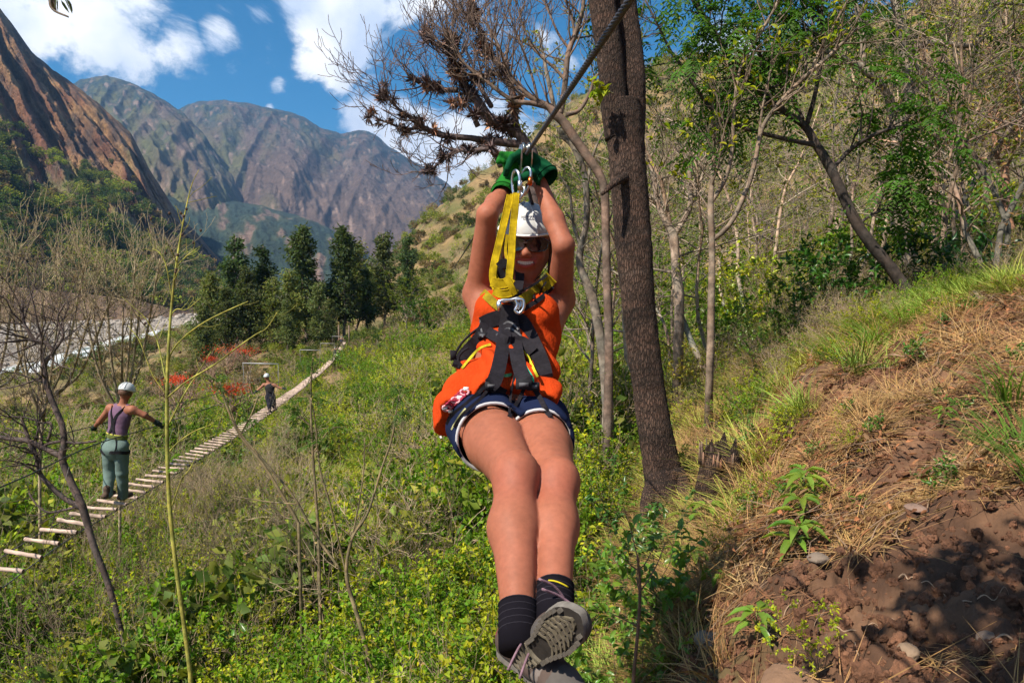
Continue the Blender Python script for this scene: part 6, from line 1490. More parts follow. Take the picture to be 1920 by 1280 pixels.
    hr.ell(H(0, -.030, .006), (.083, .090, .092), HR, .01); hr.cone(H(0, -.10, -.03), H(.02, -.12, -.16), .04, .02, .02)
    for s in (-1, 1): hr.cone(H(s * .077, .012, .01), H(s * .080, .0, -.055), .011, .010, .012); hr.cone(H(s * .080, .0, -.05), H(s * .074, -.03, -.12), .010, .008, .012)
    V, F = hr.mesh(1); V = S1(V); put_mesh('hair', V, F, (.10, .05, .028), m_hair, root)
    # helmet
    hm = Field(hc - .2, hc + .22, .0042); hcx = H(0, -.008, .022)
    hm.ell(hcx, (.094, .122, .106), HR, .004)
    rimn = unit(-hu + hf * -.16)
    hm.ell(H(0, -.005, .015), (.082, .106, .094), HR, .004, 'cut')
    hm.plane_cut(H(0, .1, .028), rimn)
    for s in (-1, 1):
        for a in (.35, -.15): hm.ell(hcx + hl * s * .088 + hf * a * .11 + hu * .045, (.012, .024, .007), HR, .003, 'cut')
    V, F = hm.mesh(1); V = S1(V)
    col = np.tile([.50, .50, .50], (len(V), 1)); 
    hel = put_mesh('helmet', V, F, col, m_shell, root)
    # moulded grey ridges running back over the helmet, and rim
    def on_shell(az, el, o=1.012):
        d = np.array([math.sin(az) * math.cos(el) * .094, math.cos(az) * math.cos(el) * .122, math.sin(el) * .106]); return hcx + HR @ (d * o)
    for a0, a1, cc in ((.42, .16, (.45, .46, .49)), (-.85, -.6, (.45, .46, .49))):
        q = MB(); pts = [on_shell(a0 + (a1 - a0) * t, .12 + 1.25 * t) for t in np.linspace(0, 1, 9)]; q.tube(pts, .0034, 6, cc); o = grow_head(q).build('helmet_ridge', m_shell, hel)
    q = MB(); pts = []
    for t in np.linspace(0, 2 * math.pi, 49):
        # rim curve: intersection of the shell with the rim plane
        lo_, hi_ = -1.2, 1.2
        for _ in range(24):
            mid = (lo_ + hi_) / 2
            if (on_shell(t, mid, 1.0) - H(0, .1, .028)) @ rimn > 0: lo_ = mid
            else: hi_ = mid
        pts.append(on_shell(t, mid, .995))
    q.tube(pts, .0042, 6, (.70, .71, .72), cap=False); grow_head(q).build('helmet_rim', m_shell, hel)
    # printed wordmark
    bm = None
    bvh_h = BVHTree.FromPolygons([tuple(v) for v in V], [tuple(f) for f in F.tolist()])
    def project(px, py, bvh, off=.001):
        d = Vector(P(px, py, 1.0)).normalized(); r = bvh.ray_cast(Vector((0, 0, 0)), d)
        return (np.array(r[0]) - np.array(d) * off, np.array(r[1])) if r[0] is not None else (None, None)
    def print_text(txt, px, py, size, bvh, name, mt, col, parent, slant=0, rot=0):
        cu = bpy.data.curves.new('lettering', 'FONT'); cu.body = txt; cu.size = 1.0; cu.align_x = 'CENTER'; cu.align_y = 'CENTER'; cu.resolution_u = 3; cu.offset = .02
        t = bpy.data.objects.new('lettering', cu); me = bpy.data.meshes.new_from_object(t)
        vs = np.array([v.co[:2] for v in me.vertices]); fs = [tuple(p.vertices) for p in me.polygons]; bpy.data.objects.remove(t)
        out = []; ca, sa = math.cos(rot), math.sin(rot)
        for x, y in vs:
            x2, y2 = x + y * slant, y; X = (x2 * ca - y2 * sa) * size; Y = (x2 * sa + y2 * ca) * size
            p_, _ = project(px + X, py - Y, bvh); out.append(p_ if p_ is not None else P(px + X, py - Y, 2.7))
        q = MB(); q.raw(np.array(out), fs, col); return q.build(name, mt, parent, smooth=False)
    print_text('PETZL', 989, 409, 10.0, bvh_h, 'helmet_lettering', m_shell, (.03, .03, .06), hel, slant=.12)
    # straps of the helmet
    q = MB()
    for s in (-1, 1):
        ribbon(q, spline([H(s * .084, .03, .02), H(s * .081, .035, -.03), H(s * .066, .045, -.075), H(s * .03, .062, -.113), H(0, .066, -.119)], n=5), spline([hl * s, hl * s, hl * s - hu * .4, hl * s * .3 - hu, -hu], n=5), .014, .002, (.02, .02, .022))
        ribbon(q, spline([H(s * .084, -.05, .01), H(s * .083, -.01, -.04), H(s * .070, .035, -.07)], n=5), hl * s, .012, .002, (.02, .02, .022))
    grow_head(q).build('chin_strap', m_web, hel)
    # sunglasses
    sg = MB()
    for s in (-1, 1):
        cv = []
        n = 20; rim = []
        for k in range(n):
            a = k / n * 6.2832; x = .0315 * np.sign(math.cos(a)) * abs(math.cos(a)) ** .75; z = .0205 * np.sign(math.sin(a)) * abs(math.sin(a)) ** .75; x *= 1 + .08 * (z > 0)
            rim.append(H(s * .036 + x, .108 - 6.5 * (s * .036 + x) ** 2, -.001 + z))
        rim = np.array(rim); cen = rim.mean(0) + hf * .002
        sg.raw(np.vstack([rim, cen]), [(i, (i + 1) % n, n) for i in range(n)], (.018, .008, .010)); sg.raw(np.vstack([rim - hf * .003, cen - hf * .003]), [((i + 1) % n, i, n) for i in range(n)], (.02, .01, .012))
        sg.tube(np.vstack([rim, rim[:1]]), .0024, 6, (.03, .015, .012), cap=False)
        sg.tube([H(s * .068, .078, .006), H(s * .083, .045, .006), H(s * .083, -.02, -.004)], .0028, 5, (.03, .015, .012))
    sg.tube([H(-.008, .110, .003), H(0, .112, .005), H(.008, .110, .003)], .003, 5, (.03, .015, .012)); grow_head(sg).build('sunglasses', m_lens, root)

    # ---------------- tank top
    tp = base.like()
    tp.cone(V3(J['pel'], -.03, .005, .02), J['waist'], .200, .140, .03, fr, .76)
    for s in (-1, 1): tp.ell(V3(J['pel'], s * .075, .045, .015), (.10, .118, .095), np.stack([lat, fr, sp], 1), .035)
    tp.cone(J['waist'], J['chest'], .140, .168, .03, fr, .68)
    tp.cone(J['chest'], V3(J['neck'], 0, 0, -.07), .166, .110, .03, fr, .64)
    for s in (-1, 1): tp.ell(V3(J['chest'], s * .072, .092, 0), (.078, .060, .078), np.stack([lat, fr, sp], 1), .035)
    tp.ell(V3(J['pel'], -.14, .0, -.02), (.085, .10, .12), np.stack([lat, fr, sp], 1), .05)
    for s in (-1, 1):
        tp.cone(V3(J['chest'], s * .105, .02, .10), V3(J['neck'], s * .075, -.02, .015), .045, .026, .03)
        sh = J['shR'] if s < 0 else J['shL']
        tp.cone(V3(sh, s * .045, 0, -.12), V3(sh, s * .06, 0, .12), .085, .10, .008, op='cut')
    tp.ell(V3(J['neck'], 0, .06, .0), (.080, .10, .10), np.stack([lat, fr, sp], 1), .012, 'cut')
    _, gp = tp.grid(tp.lo, tp.lo + tp.n * tp.h); gp = gp[:tp.n[0], :tp.n[1], :tp.n[2]]
    # folds: gathered by the harness belt and loose below it
    a_ = (gp - J['waist']) @ lat; b_ = (gp - J['waist']) @ sp
    ang = np.arctan2(a_, (gp - J['waist']) @ fr)
    fold = .016 * np.sin(ang * 9 + b_ * 22 + 2.2 * np.sin(b_ * 17)) * np.clip((.10 - b_) / .12, 0, 1) + .010 * np.sin(b_ * 48 + a_ * 34 + 2 * np.sin(a_ * 20)) * np.exp(-((b_ + .03) / .13) ** 2) + .006 * fbm(gp[..., 0] * 14, gp[..., 1] * 14, gp[..., 2] * 14, o=2)
    tp.F = (tp.F + fold).astype(np.float32)
    hem = (gp - V3(J['pel'], 0, 0, .0)) @ sp; hemline = -.005 - .055 * np.clip(-a_ / .17, 0, 1) ** 1.4 - .02 * np.clip(a_ / .15, 0, 1) + .006 * np.sin(a_ * 60)
    tp.F = np.maximum(tp.F, (hemline - hem)).astype(np.float32)
    inner = tp.F + .007
    belowskin = np.maximum(tp.F, -(inner + 0)).astype(np.float32)
    pass
    Vt, Ft = tp.mesh(2)
    ct = np.tile([.46, .046, .008], (len(Vt), 1))
    put_mesh('tank_top', Vt, Ft, ct, m_knit, root)
    # ---------------- shorts
    st = base.like()
    st.cone(V3(J['pel'], 0, -.01, -.03), V3(J['pel'], 0, -.01, .03), .172, .160, .02, fr, .66)
    st.ell(V3(J['pel'], 0, -.04, -.04), (.175, .125, .12), np.stack([lat, fr, sp], 1), .03)
    cutin = []
    rings = []
    for hip, kn, t1, rr in ((J['hipR'], J['knR'], .33, .113), (J['hipL'], J['knL'], .30, .106)):
        ax = unit(kn - hip); e_ = hip + (kn - hip) * t1
        g = base.like(); g.cone(hip, e_ + ax * .05, .120, rr, .01)
        q_ = (gp - e_) @ ax; g.F = np.maximum(g.F, q_).astype(np.float32)
        st.F = smin(st.F, g.F, .025)
        rings.append((e_, ax, rr, hip, kn))
    st.plane_cut(V3(J['pel'], 0, 0, .055), sp)
    st.F = (st.F + .006 * np.sin(ang * 7 + b_ * 30) + .004 * fbm(gp[..., 0] * 16, gp[..., 1] * 16, gp[..., 2] * 16, o=2)).astype(np.float32)
    for e_, ax, rr, hip, kn in rings:
        st.cone(e_ - ax * .10, e_ + ax * .09, rr - .008, rr - .007, .004, op='cut')
    Vs, Fs = st.mesh(2)
    cs = np.tile([.009, .014, .040], (len(Vs), 1)); sh_ = put_mesh('shorts', Vs, Fs, cs, m_cloth, root)
    for e_, ax, rr, hip, kn in rings:
        u_ = unit(np.cross(ax, sp)); v_ = np.cross(ax, u_); q = MB()
        pts = [e_ - ax * .003 + (u_ * math.cos(a) + v_ * math.sin(a)) * (rr - .003) for a in np.linspace(0, 6.2832, 41)]
        q.tube(pts, .0055, 6, (.45, .44, .46), cap=False); q.build('white_piping', m_cloth, sh_)

    # ---------------- what the harness lies on
    allV = np.concatenate([Vt, Vs, Vb]); allF = np.concatenate([Ft, Fs + len(Vt), Fb + len(Vt) + len(Vs)])
    bvh = BVHTree.FromPolygons([tuple(v) for v in allV], [tuple(f) for f in allF.tolist()])
    def lay(pp, off=.006, n=5):
        s_ = spline(np.array(pp, float), n=n); out = []
        last = None
        for x, y in s_:
            d = Vector(P(x, y, 1.0)).normalized(); r = bvh.ray_cast(Vector((0, 0, 0)), d)
            if r[0] is None: dist = last if last else 2.5
            else: dist = (r[0]).length; 
            if last is not None and dist > last + .06: dist = last + .01
            last = dist; out.append(np.array(d) * (dist - off))
        out = np.array(out); k = np.array([.25, .5, .25])
        for _ in range(2): out[1:-1] = out[:-2] * .25 + out[1:-1] * .5 + out[2:] * .25
        return out
    def band(pp, wpx, off=.006, th=.0035): 
        pts = lay(pp, off); nv = -pts / np.linalg.norm(pts, axis=1)[:, None]; return pts, nv
    BK = (.014, .012, .016)
    hn = tag(empty('harness', J['waist'] - root.location, None), None); hn.parent = root; hn.location = Vector(J['waist']) - root.location
    # (a mesh of its own is the part; pieces below it)
    q = MB(); pts, nv = band([(905, 607), (925, 598), (950, 594), (975, 600), (990, 622), (1003, 650), (1016, 680), (1022, 705)], 30, .010); ribbon(q, pts, nv, .052, .012, BK)
    pts, nv = band([(912, 608), (900, 632), (884, 650), (868, 668), (860, 688)], 24, .010); ribbon(q, pts, nv, .045, .012, BK)
    pts, nv = band([(915, 622), (940, 636), (958, 642), (980, 640), (1000, 660)], 24, .014); ribbon(q, pts, nv, .038, .010, BK)
    q.build('waist_belt', m_web, hn)
    q = MB(); pts, nv = band([(866, 690), (884, 668), (900, 652), (920, 645)], 6, .014); ribbon(q, pts, nv, .008, .003, (.55, .52, .03)); q.build('yellow_edging', m_web, hn); q = MB(); pts, nv = band([(978, 648), (990, 668), (1000, 690), (1008, 706)], 6, .018); ribbon(q, pts, nv, .008, .003, (.55, .52, .03)); q.build('yellow_edging', m_web, hn)
    for pp, nm in (([(953, 572), (950, 600), (944, 640), (937, 680), (928, 712), (919, 722)], 'chest_strap'), ([(957, 572), (960, 605), (966, 645), (972, 680), (980, 705), (990, 716)], 'chest_strap')):
        q = MB(); pts, nv = band(pp, 26, .022); ribbon(q, pts, nv, .047, .006, BK); q.build(nm, m_web, hn)
    for pp in ([(934, 618), (944, 608), (952, 603), (962, 607), (972, 618)], [(930, 628), (945, 619), (953, 615), (964, 619), (978, 630)], [(900, 600), (902, 615), (905, 632)]):
        q = MB(); pts, nv = band(pp, 8, .028); ribbon(q, pts, nv, .006, .003, (.10, .10, .11)); q.build('stitched_webbing', m_web, hn)
    for pp in ([(912, 606), (890, 620), (868, 640), (858, 655), (852, 668)], [(878, 652), (864, 662), (858, 680), (861, 690)]):
        q = MB(); pts, nv = band(pp, 8, .012); q.tube(pts, .0042, 6, BK); q.build('loose_strap_end', m_web, hn)
    q = MB(); c_ = lay([(850, 666), (851, 668)], .012)[0]; q.box(c_, (.020, .008, .034), None, BK); q.build('plastic_tab', m_rubber, hn)
    for (x, y, w_) in ((905, 628, .034), (982, 720, .05), (1000, 724, .04), (921, 722, .038)):
        q = MB(); c_ = lay([(x, y), (x + 1, y)], .018)[0]; q.box(c_, (w_, .016, w_ * .62), None, (.02, .02, .024)); q.box(c_ + np.array([0, -.009, 0]), (w_ * .6, .006, w_ * .25), None, (.10, .10, .11)); q.build('buckle', m_rubber, hn)
    for pp, w_ in (([(919, 722), (926, 728), (935, 732), (947, 738)], .03), ([(915, 718), (895, 738), (870, 760), (848, 778), (838, 795)], .012), ([(925, 716), (900, 748), (872, 772), (852, 800)], .010), ([(1000, 726), (1012, 745), (1022, 765), (1032, 782)], .016), ([(985, 722), (975, 745), (963, 765), (955, 780)], .012), ([(966, 700), (958, 735), (955, 775)], .008)):
        q = MB(); pts, nv = band(pp, 8, .010); ribbon(q, pts, nv, w_, .004, BK); q.build('leg_strap', m_web, hn)
    q = MB(); pts, nv = band([(846, 805), (853, 792), (862, 778), (873, 765)], 4, .014); ribbon(q, pts, nv, .005, .002, (.55, .52, .25)); q.build('elastic_cord', m_web, hn)
    # shoulder straps, yellow with black edges
    for pp, cc, w_, of in (([(1034, 520), (1018, 536), (1000, 552), (980, 566), (966, 576)], (.24, .17, .006), .050, .012), ([(1036, 538), (1022, 552), (1004, 566), (984, 578), (970, 586)], BK, .016, .016), ([(1026, 516), (1006, 530), (990, 540), (972, 548)], BK, .008, .018), ([(1024, 528), (1016, 540), (1012, 552)], BK, .006, .02), ([(1000, 534), (1003, 546), (1000, 560)], BK, .006, .02),
                           ([(972, 500), (975, 520), (970, 545), (960, 570)], BK, .034, .03), ([(905, 548), (918, 560), (935, 575), (950, 585)], (.22, .16, .006), .03, .008)):
        q = MB(); pts = lay(pp, of); 
        nv = -pts / np.linalg.norm(pts, axis=1)[:, None]; ribbon(q, pts, nv, w_, .005, cc); q.build('shoulder_strap', m_web, hn)
    # pink cord and white clips at the hip
    q = MB()
    for k in range(7):
        a0 = np.array([838 + k * 5.5, 765 - k * 5]); ring = [(a0[0] + 8 * math.cos(t + k), a0[1] + 5.5 * math.sin(t + k)) for t in np.linspace(0, 6.28, 13)]; q.tube(lay(ring, .014, 2), .0038, 5, (.28, .025, .05) if k % 3 else (.62, .30, .34), cap=False)
    q.build('pink_cord', m_web, hn)
    for (x, y) in ((834, 764), (845, 770), (874, 729), (862, 745)):
        q = MB(); c_ = lay([(x, y), (x + 1, y)], .016)[0]; q.box(c_, (.016, .006, .012), None, (.75, .74, .74)); q.build('white_clip', m_shell, hn)
    # prints on shirt and shorts
    def blotch(name, poly, col, bv, parent, off=.0025, nsub=3):
        ctr = np.mean(poly, 0); pl = spline(np.array(list(poly) + [poly[0]], float), n=nsub)[:-1]; rings_ = [ctr[None] + (pl - ctr) * t for t in (1, .66, .33)]; pts = []
        for r_ in rings_:
            for x, y in r_:
                p_, _ = project(x, y, bv, off); pts.append(p_ if p_ is not None else P(x, y, 2.5))
        p_, _ = project(*ctr, bv, off); pts.append(p_ if p_ is not None else P(*ctr, 2.5)); n = len(pl); F_ = []
        for k in range(2):
            for i in range(n): F_.append((k * n + i, k * n + (i + 1) % n, (k + 1) * n + (i + 1) % n, (k + 1) * n + i))
        F_ += [(2 * n + i, 2 * n + (i + 1) % n, 3 * n) for i in range(n)]
        q = MB(); q.raw(np.array(pts), F_, col); return q.build(name, m_cloth, parent)
    bs = BVHTree.FromPolygons([tuple(v) for v in Vt], [tuple(f) for f in Ft.tolist()]); bsh = BVHTree.FromPolygons([tuple(v) for v in Vs], [tuple(f) for f in Fs.tolist()])
    blotch('shirt_print', [(982, 672), (990, 690), (1000, 706), (1002, 720), (994, 705), (986, 690), (981, 680)], (.02, .38, .22), bs, root); blotch('shirt_print', [(935, 696), (946, 701), (960, 699), (958, 705), (945, 706)], (.12, .40, .16), bs, root); blotch('shirt_print', [(985, 650), (992, 662), (996, 676), (990, 668)], (.42, .40, .05), bs, root)
    star = []
    for k in range(10): r_ = 8.0 if k % 2 == 0 else 3.4; star.append((1033 + r_ * 1.1 * math.sin(k * .628), 793 - r_ * .7 * math.cos(k * .628)))
    blotch('white_star', star, (.8, .8, .8), bsh, sh_, nsub=1); blotch('white_dot', [(824, 793), (827, 791), (829, 795), (826, 797)], (.8, .8, .8), bsh, sh_, nsub=1); blotch('white_dot', [(824, 818), (827, 816), (829, 820), (826, 822)], (.8, .8, .8), bsh, sh_, nsub=1)

    # ---------------- socks and shoes
    def shoe(heel, toe, upv, an, kn, sole_seen):
        ax = unit(toe - heel); up = unit(upv - ax * (upv @ ax)); sd = np.cross(ax, up); L = .275
        R = np.stack([ax, sd, up], 1); W = lambda a, b, c: heel + R @ np.array([a, b, c])
        q = MB()                                                                             # sock
        s_ = unit(an - kn); q.tube([an - s_ * .035, an - s_ * .02, an + s_ * .02, an + s_ * .07], [.0445, .0455, .0455, .045], 24, (.007, .006, .009))
        for k in range(5): q.tube([an - s_ * (.033 - k * .016) + (unit(np.cross(s_, ax)) * math.cos(a) + np.cross(s_, unit(np.cross(s_, ax))) * math.sin(a)) * .0452 for a in np.linspace(0, 6.283, 21)], .0016, 4, (.02, .018, .024), cap=False)
        sock = q.build('sock', m_cloth, root)
        if sole_seen:
            q = MB(); e1 = unit(np.cross(s_, [0, 1, 0])); e2 = np.cross(s_, e1); e2 = e2 if e2[1] < 0 else -e2; q.tube([an - s_ * (.012 - .006 * math.sin(a * 2)) + (e1 * math.sin(a) + e2 * math.cos(a)) * .0462 for a in np.linspace(-.45, .6, 9)], .0022, 5, (.50, .40, .02)); q.build('sock_emblem', m_cloth, sock)
        f = Field(np.minimum(heel, toe) - .16, np.maximum(heel, toe) + .16, .0045)
        f.cone(W(.035, 0, .045), W(.13, 0, .050), .040, .046, .02, sd, .95); f.cone(W(.13, 0, .046), W(.215, .004, .030), .047, .040, .02, up, .82); f.cone(W(.215, .004, .034), W(.238, .002, .028), .042, .036, .02, up, .8)
        f.cone(W(.05, 0, .055), W(.062, 0, .125), .043, .047, .02); f.cone(W(.12, 0, .07), W(.07, 0, .12), .036, .042, .02)
        f.cone(W(.063, 0, .10), W(.063, 0, .19), .037, .040, .004, op='cut')
        f.plane_cut(W(0, 0, .012), -up)
        V, F = f.mesh(2); l = (V - heel) @ R
        c = np.tile([.080, .058, .050], (len(V), 1)); n_ = fbm(l[:, 0] * 30, l[:, 1] * 30, l[:, 2] * 30, o=3)
        c *= (1 + .25 * n_)[:, None]; band_ = (np.abs(((l[:, 0] - l[:, 2] * .5) * 17) % 1 - .5) < .2) & (l[:, 2] > .03) & (l[:, 0] < .18); c[band_] = (.15, .125, .115)
        c[(l[:, 2] > .105) | ((l[:, 0] < .02) & (l[:, 2] > .06))] = (.26, .025, .05)
        c[(l[:, 0] > .205) | (l[:, 2] < .032)] = (.085, .075, .07)
        sh = put_mesh('hiking_shoe', V, F, c, m_cloth, root)
        # sole plate
        t = np.linspace(0, 1, 26); hw = np.interp(t, [0, .03, .10, .22, .40, .55, .72, .86, .95, 1.0], [.006, .022, .033, .034, .029, .036, .046, .043, .028, .004]); cen = np.interp(t, [0, .4, .75, 1], [0, -.003, .006, .010])
        out = [(tt * (L + .012) - .006, c0 + h) for tt, c0, h in zip(t, cen, hw)] + [(tt * (L + .012) - .006, c0 - h) for tt, c0, h in list(zip(t, cen, hw))[::-1]]
        n = len(out); lift = lambda a: .010 * max(0, (a - .2) / .08) ** 1.5
        V_ = [W(a, b, 0.004 + lift(a)) for a, b in out] + [W(a, b * 1.04, .022 + lift(a)) for a, b in out]; q = MB()
        q.raw(np.array(V_), [(i, (i + 1) % n, n + (i + 1) % n, n + i) for i in range(n)], (.15, .135, .12)); b2 = [W(a, b, .004 + lift(a)) for a, b in out] + [W(tt * (L + .012) - .006, c0, .004 + lift(tt * L)) for tt, c0 in zip(t, cen)]
        m = len(t); q.raw(np.array(b2), [(i, n + i, n + i + 1, i + 1) for i in range(m - 1)] + [(n - 1 - i, n - 2 - i, n + i + 1, n + i) for i in range(m - 1)], (.03, .025, .022))
        q.build('sole', m_rubber, sh)
        tr = MB(); rg = np.random.default_rng(4)
        for k, xx in enumerate(np.linspace(.165, .262, 7)):                                      # curved bars under the ball of the foot
            h = np.interp(xx / L, t, hw) - .008; c0 = np.interp(xx / L, t, cen)
            pts = [W(xx - .022 * (s_2 * s_2) + .0015 * math.sin(s_2 * 9), c0 + s_2 * h, .001 + lift(xx)) for s_2 in np.linspace(-.95, .95, 9)]; ribbon(tr, pts, -up, .0050, .007, (.12, .10, .07))
        for xx in np.linspace(.172, .250, 7):
            for s_2 in (-.6, -.2, .2, .6):
                h = np.interp(xx / L, t, hw) - .008; c0 = np.interp(xx / L, t, cen); tr.box(W(xx - .022 * s_2 * s_2 - .001, c0 + s_2 * h, .0015 + lift(xx)), (.007, .010, .006), R, (.085, .07, .055))
        for k, xx in enumerate(np.linspace(.012, .085, 6)):
            h = np.interp(xx / L, t, hw) - .004; pts = [W(xx + .010 * (s_2 * s_2), s_2 * h, .001) for s_2 in np.linspace(-.9, .9, 7)]; ribbon(tr, pts, -up, .006, .009, (.14, .12, .09))
        for s_2 in (-1, 1):
            for xx in np.linspace(.10, .25, 10):
                h = np.interp(xx / L, t, hw); c0 = np.interp(xx / L, t, cen); tr.box(W(xx, c0 + s_2 * (h - .004), .001 + lift(xx)), (.009, .009, .009), R, (.11, .095, .08))
        tag(tr.build('tread', m_rubber, sh), kind='stuff')
        lc = MB()
        for k, xx in enumerate(np.linspace(.10, .185, 6)):
            hgt = .098 - (xx - .10) * .42; lc.tube([W(xx, -.026, hgt - .016), W(xx + .006, 0, hgt + .002), W(xx, .026, hgt - .016)], .0026, 5, (.20, .10, .13)); lc.tube([W(xx + .008, -.026, hgt - .018), W(xx, 0, hgt), W(xx + .010, .026, hgt - .018)], .0026, 5, (.18, .13, .15))
        kn_ = W(.098, 0, .108)
        for pth in ([(0, 0, 0), (.02, .03, .015), (-.01, .055, .012), (-.03, .03, .01), (0, 0, .002)], [(0, 0, 0), (.02, -.03, .015), (-.01, -.05, .012), (-.03, -.03, .01), (0, 0, .002)], [(0, 0, 0), (.03, .03, .012), (.05, .075, .0), (.06, .11, -.03)], [(0, 0, 0), (.05, .0, .01), (.06, .05, -.01), (.075, .09, -.05)]):
            lc.tube(spline([kn_ + R @ np.array(v) for v in pth], n=5), .0030, 5, (.20, .12, .15))
        lc.build('laces', m_web, sh)
        return sh
    # left foot: sole towards the camera; right foot behind it
    Cm = lambda x, y, d: np.array([x, d * CP + y * SP, -d * SP + y * CP])
    hL, tL = P(962, 1246, 1.62), P(1086, 1168, 1.43)
    vw = unit(-P(1040, 1195, 1.65)); shoe(hL, tL, -vw * 1.0 + np.array([.0, .0, .12]), J['anL'], J['knL'], True)
    hR, tR = Cm(-.022, -.735, 1.735), Cm(.150, -.772, 1.52)
    shoe(hR, tR, Cm(0, .985, -.13), J['anR'], J['knR'], False)

    # ---------------- gloves
    G0, G1 = (.005, .055, .022), (.014, .12, .016)
    def glove(wr, pts_palm, fingers, thumb, cuff, col, name='glove'):
        lo = np.min([wr] + [p for p in pts_palm] + [q for f in fingers for q in f] + cuff, 0) - .07; hi = np.max([wr] + [p for p in pts_palm] + [q for f in fingers for q in f] + cuff, 0) + .07
        f = Field(lo, hi, .0036); nrm = unit(np.cross(pts_palm[1] - pts_palm[0], np.array([1.0, 0, .0])))
        f.cone(cuff[0], cuff[1], .047, .040, .01, None, 1); f.cone(cuff[1], pts_palm[0], .040, .034, .02)
        f.cone(pts_palm[0], pts_palm[1], .036, .042, .02, nrm, .62)
        for fg in fingers:
            for a, b, r1, r2 in zip(fg[:-1], fg[1:], (.0145, .0135, .0125), (.0135, .0125, .0115)): f.cone(a, b, r1, r2, .004)
        for a, b, r1, r2 in zip(thumb[:-1], thumb[1:], (.018, .0155, .014), (.0155, .014, .012)): f.cone(a, b, r1, r2, .006)
        ax = unit(cuff[0] - cuff[1]); f.cone(cuff[0] + ax * .05, cuff[0] - ax * .03, .043, .036, .003, op='cut')
        V, F = f.mesh(2); c = np.tile(col, (len(V), 1)); c *= (1 + .25 * fbm(V[:, 0] * 25, V[:, 1] * 25, V[:, 2] * 25, o=3))[:, None]
        g = put_mesh(name, V, F, c, m_glove, root); q = MB()
        u_ = unit(np.cross(ax, [0, 1, 0.2])); v_ = np.cross(ax, u_)
        q.tube([cuff[0] + ax * .033 * 0 + (u_ * math.cos(a) + v_ * math.sin(a)) * .0475 for a in np.linspace(0, 6.283, 25)], .0028, 5, np.array(col) * .55, cap=False); q.build('cuff_seam', m_glove, g)
        return g
    # her left hand (right in the picture): flared cuff, back of the hand up, fingers over the trolley
    wl = J['wrL']; ce = unit(J['elL'] - wl)
    pa, pb = P(1008, 312, 2.735), P(990, 300, 2.70)
    fing = []
    for k in range(4):
        o = np.array([0, .022 * k - .028, 0]); fing.append([pb + o + np.array([-.004, 0, .012]), P(976 - k, 288 + k, 2.70) + o, P(960 - 1.5 * k, 298 + k, 2.70) + o, P(951 - k, 318 + 2 * k, 2.70) + o])
    glove(wl, [pa, pb], fing, [P(1002, 322, 2.69), P(988, 330, 2.665), P(976, 335, 2.66), P(968, 338, 2.66)], [P(1024, 330, 2.71), P(1016, 322, 2.72)], G0)
    # her right hand (left in the picture), reached behind the sling
    pa, pb = P(957, 338, 2.85), P(965, 318, 2.83)
    fing = []
    for k in range(4):
        o = np.array([.018 * k - .03, .004 * k, 0]); fing.append([pb + o, P(962, 298, 2.815) + o, P(956, 290, 2.79) + o, P(950, 303, 2.765) + o])
    glove(J['wrR'], [pa, pb], fing, [P(975, 335, 2.82), P(984, 325, 2.80), P(986, 312, 2.78), P(984, 305, 2.77)], [P(944, 362, 2.80), P(950, 350, 2.84)], G1)
    return J, bvh
ZJ, ZBVH = zipliner()

# ================================================================== ZIP LINE, TROLLEY, SLINGS
def cable():
    a = P(968, 300, 2.70)       # cable passes through the trolley
    V = np.array([(825 - 960) / FPX, -(530 - 640) / FPX])          # direction of the cable far away
    g = np.array([(985 - 825) / FPX * 2.7, -(292 - 530) / FPX * 2.7])
    pts = []
    for d in np.r_[-6, -2, np.linspace(.2, 6, 50), np.linspace(7, 62, 40)]:
        cx, cy = V[0] * d + g[0], V[1] * d + g[1]; sag = .0006 * max(0, d - 3) * max(0, 62 - d) * .35
        pts.append([cx, d * CP + cy * SP, -d * SP + cy * CP - sag])
    pts = np.array(pts); R = .0072
    e = empty('zip_line', pts[-1], 'twisted dark steel cable running from the upper edge past the gloves into the valley', 'cable')
    # laid strands near the camera
    for k in range(6):
        q = MB(); seg = pts[2:46]; s = np.cumsum(np.r_[0, np.linalg.norm(np.diff(seg, axis=0), axis=1)]); n = int(s[-1] / .014); ss = np.linspace(0, s[-1], n)
        c = np.stack([np.interp(ss, s, seg[:, i]) for i in range(3)], 1); t = unit(seg[-1] - seg[0]); u = unit(np.cross(t, [0, 0, 1.0])); v = np.cross(t, u); a = ss * 55 + k * 1.0472
        q.tube(c + (u * np.cos(a)[:, None] + v * np.sin(a)[:, None]) * R * .66, R * .42, 5, (.05, .047, .055)); q.build('strand', m_rope, e)
    q = MB(); q.tube(pts[44:], .009, 6, (.06, .055, .06)); q.tube(pts[:3], R, 6, (.05, .05, .055)); q.build('far_span', m_rope, e)
    return pts, g, V
m_rope = mat('steel_rope', (1, 1, 1), .55, nscale=90, namp=.3, metal=.4, spec=.4)
CAB, Cg, CV = cable()
def cab(d):
    cx, cy = CV[0] * d + Cg[0], CV[1] * d + Cg[1]; return np.array([cx, d * CP + cy * SP, -d * SP + cy * CP])
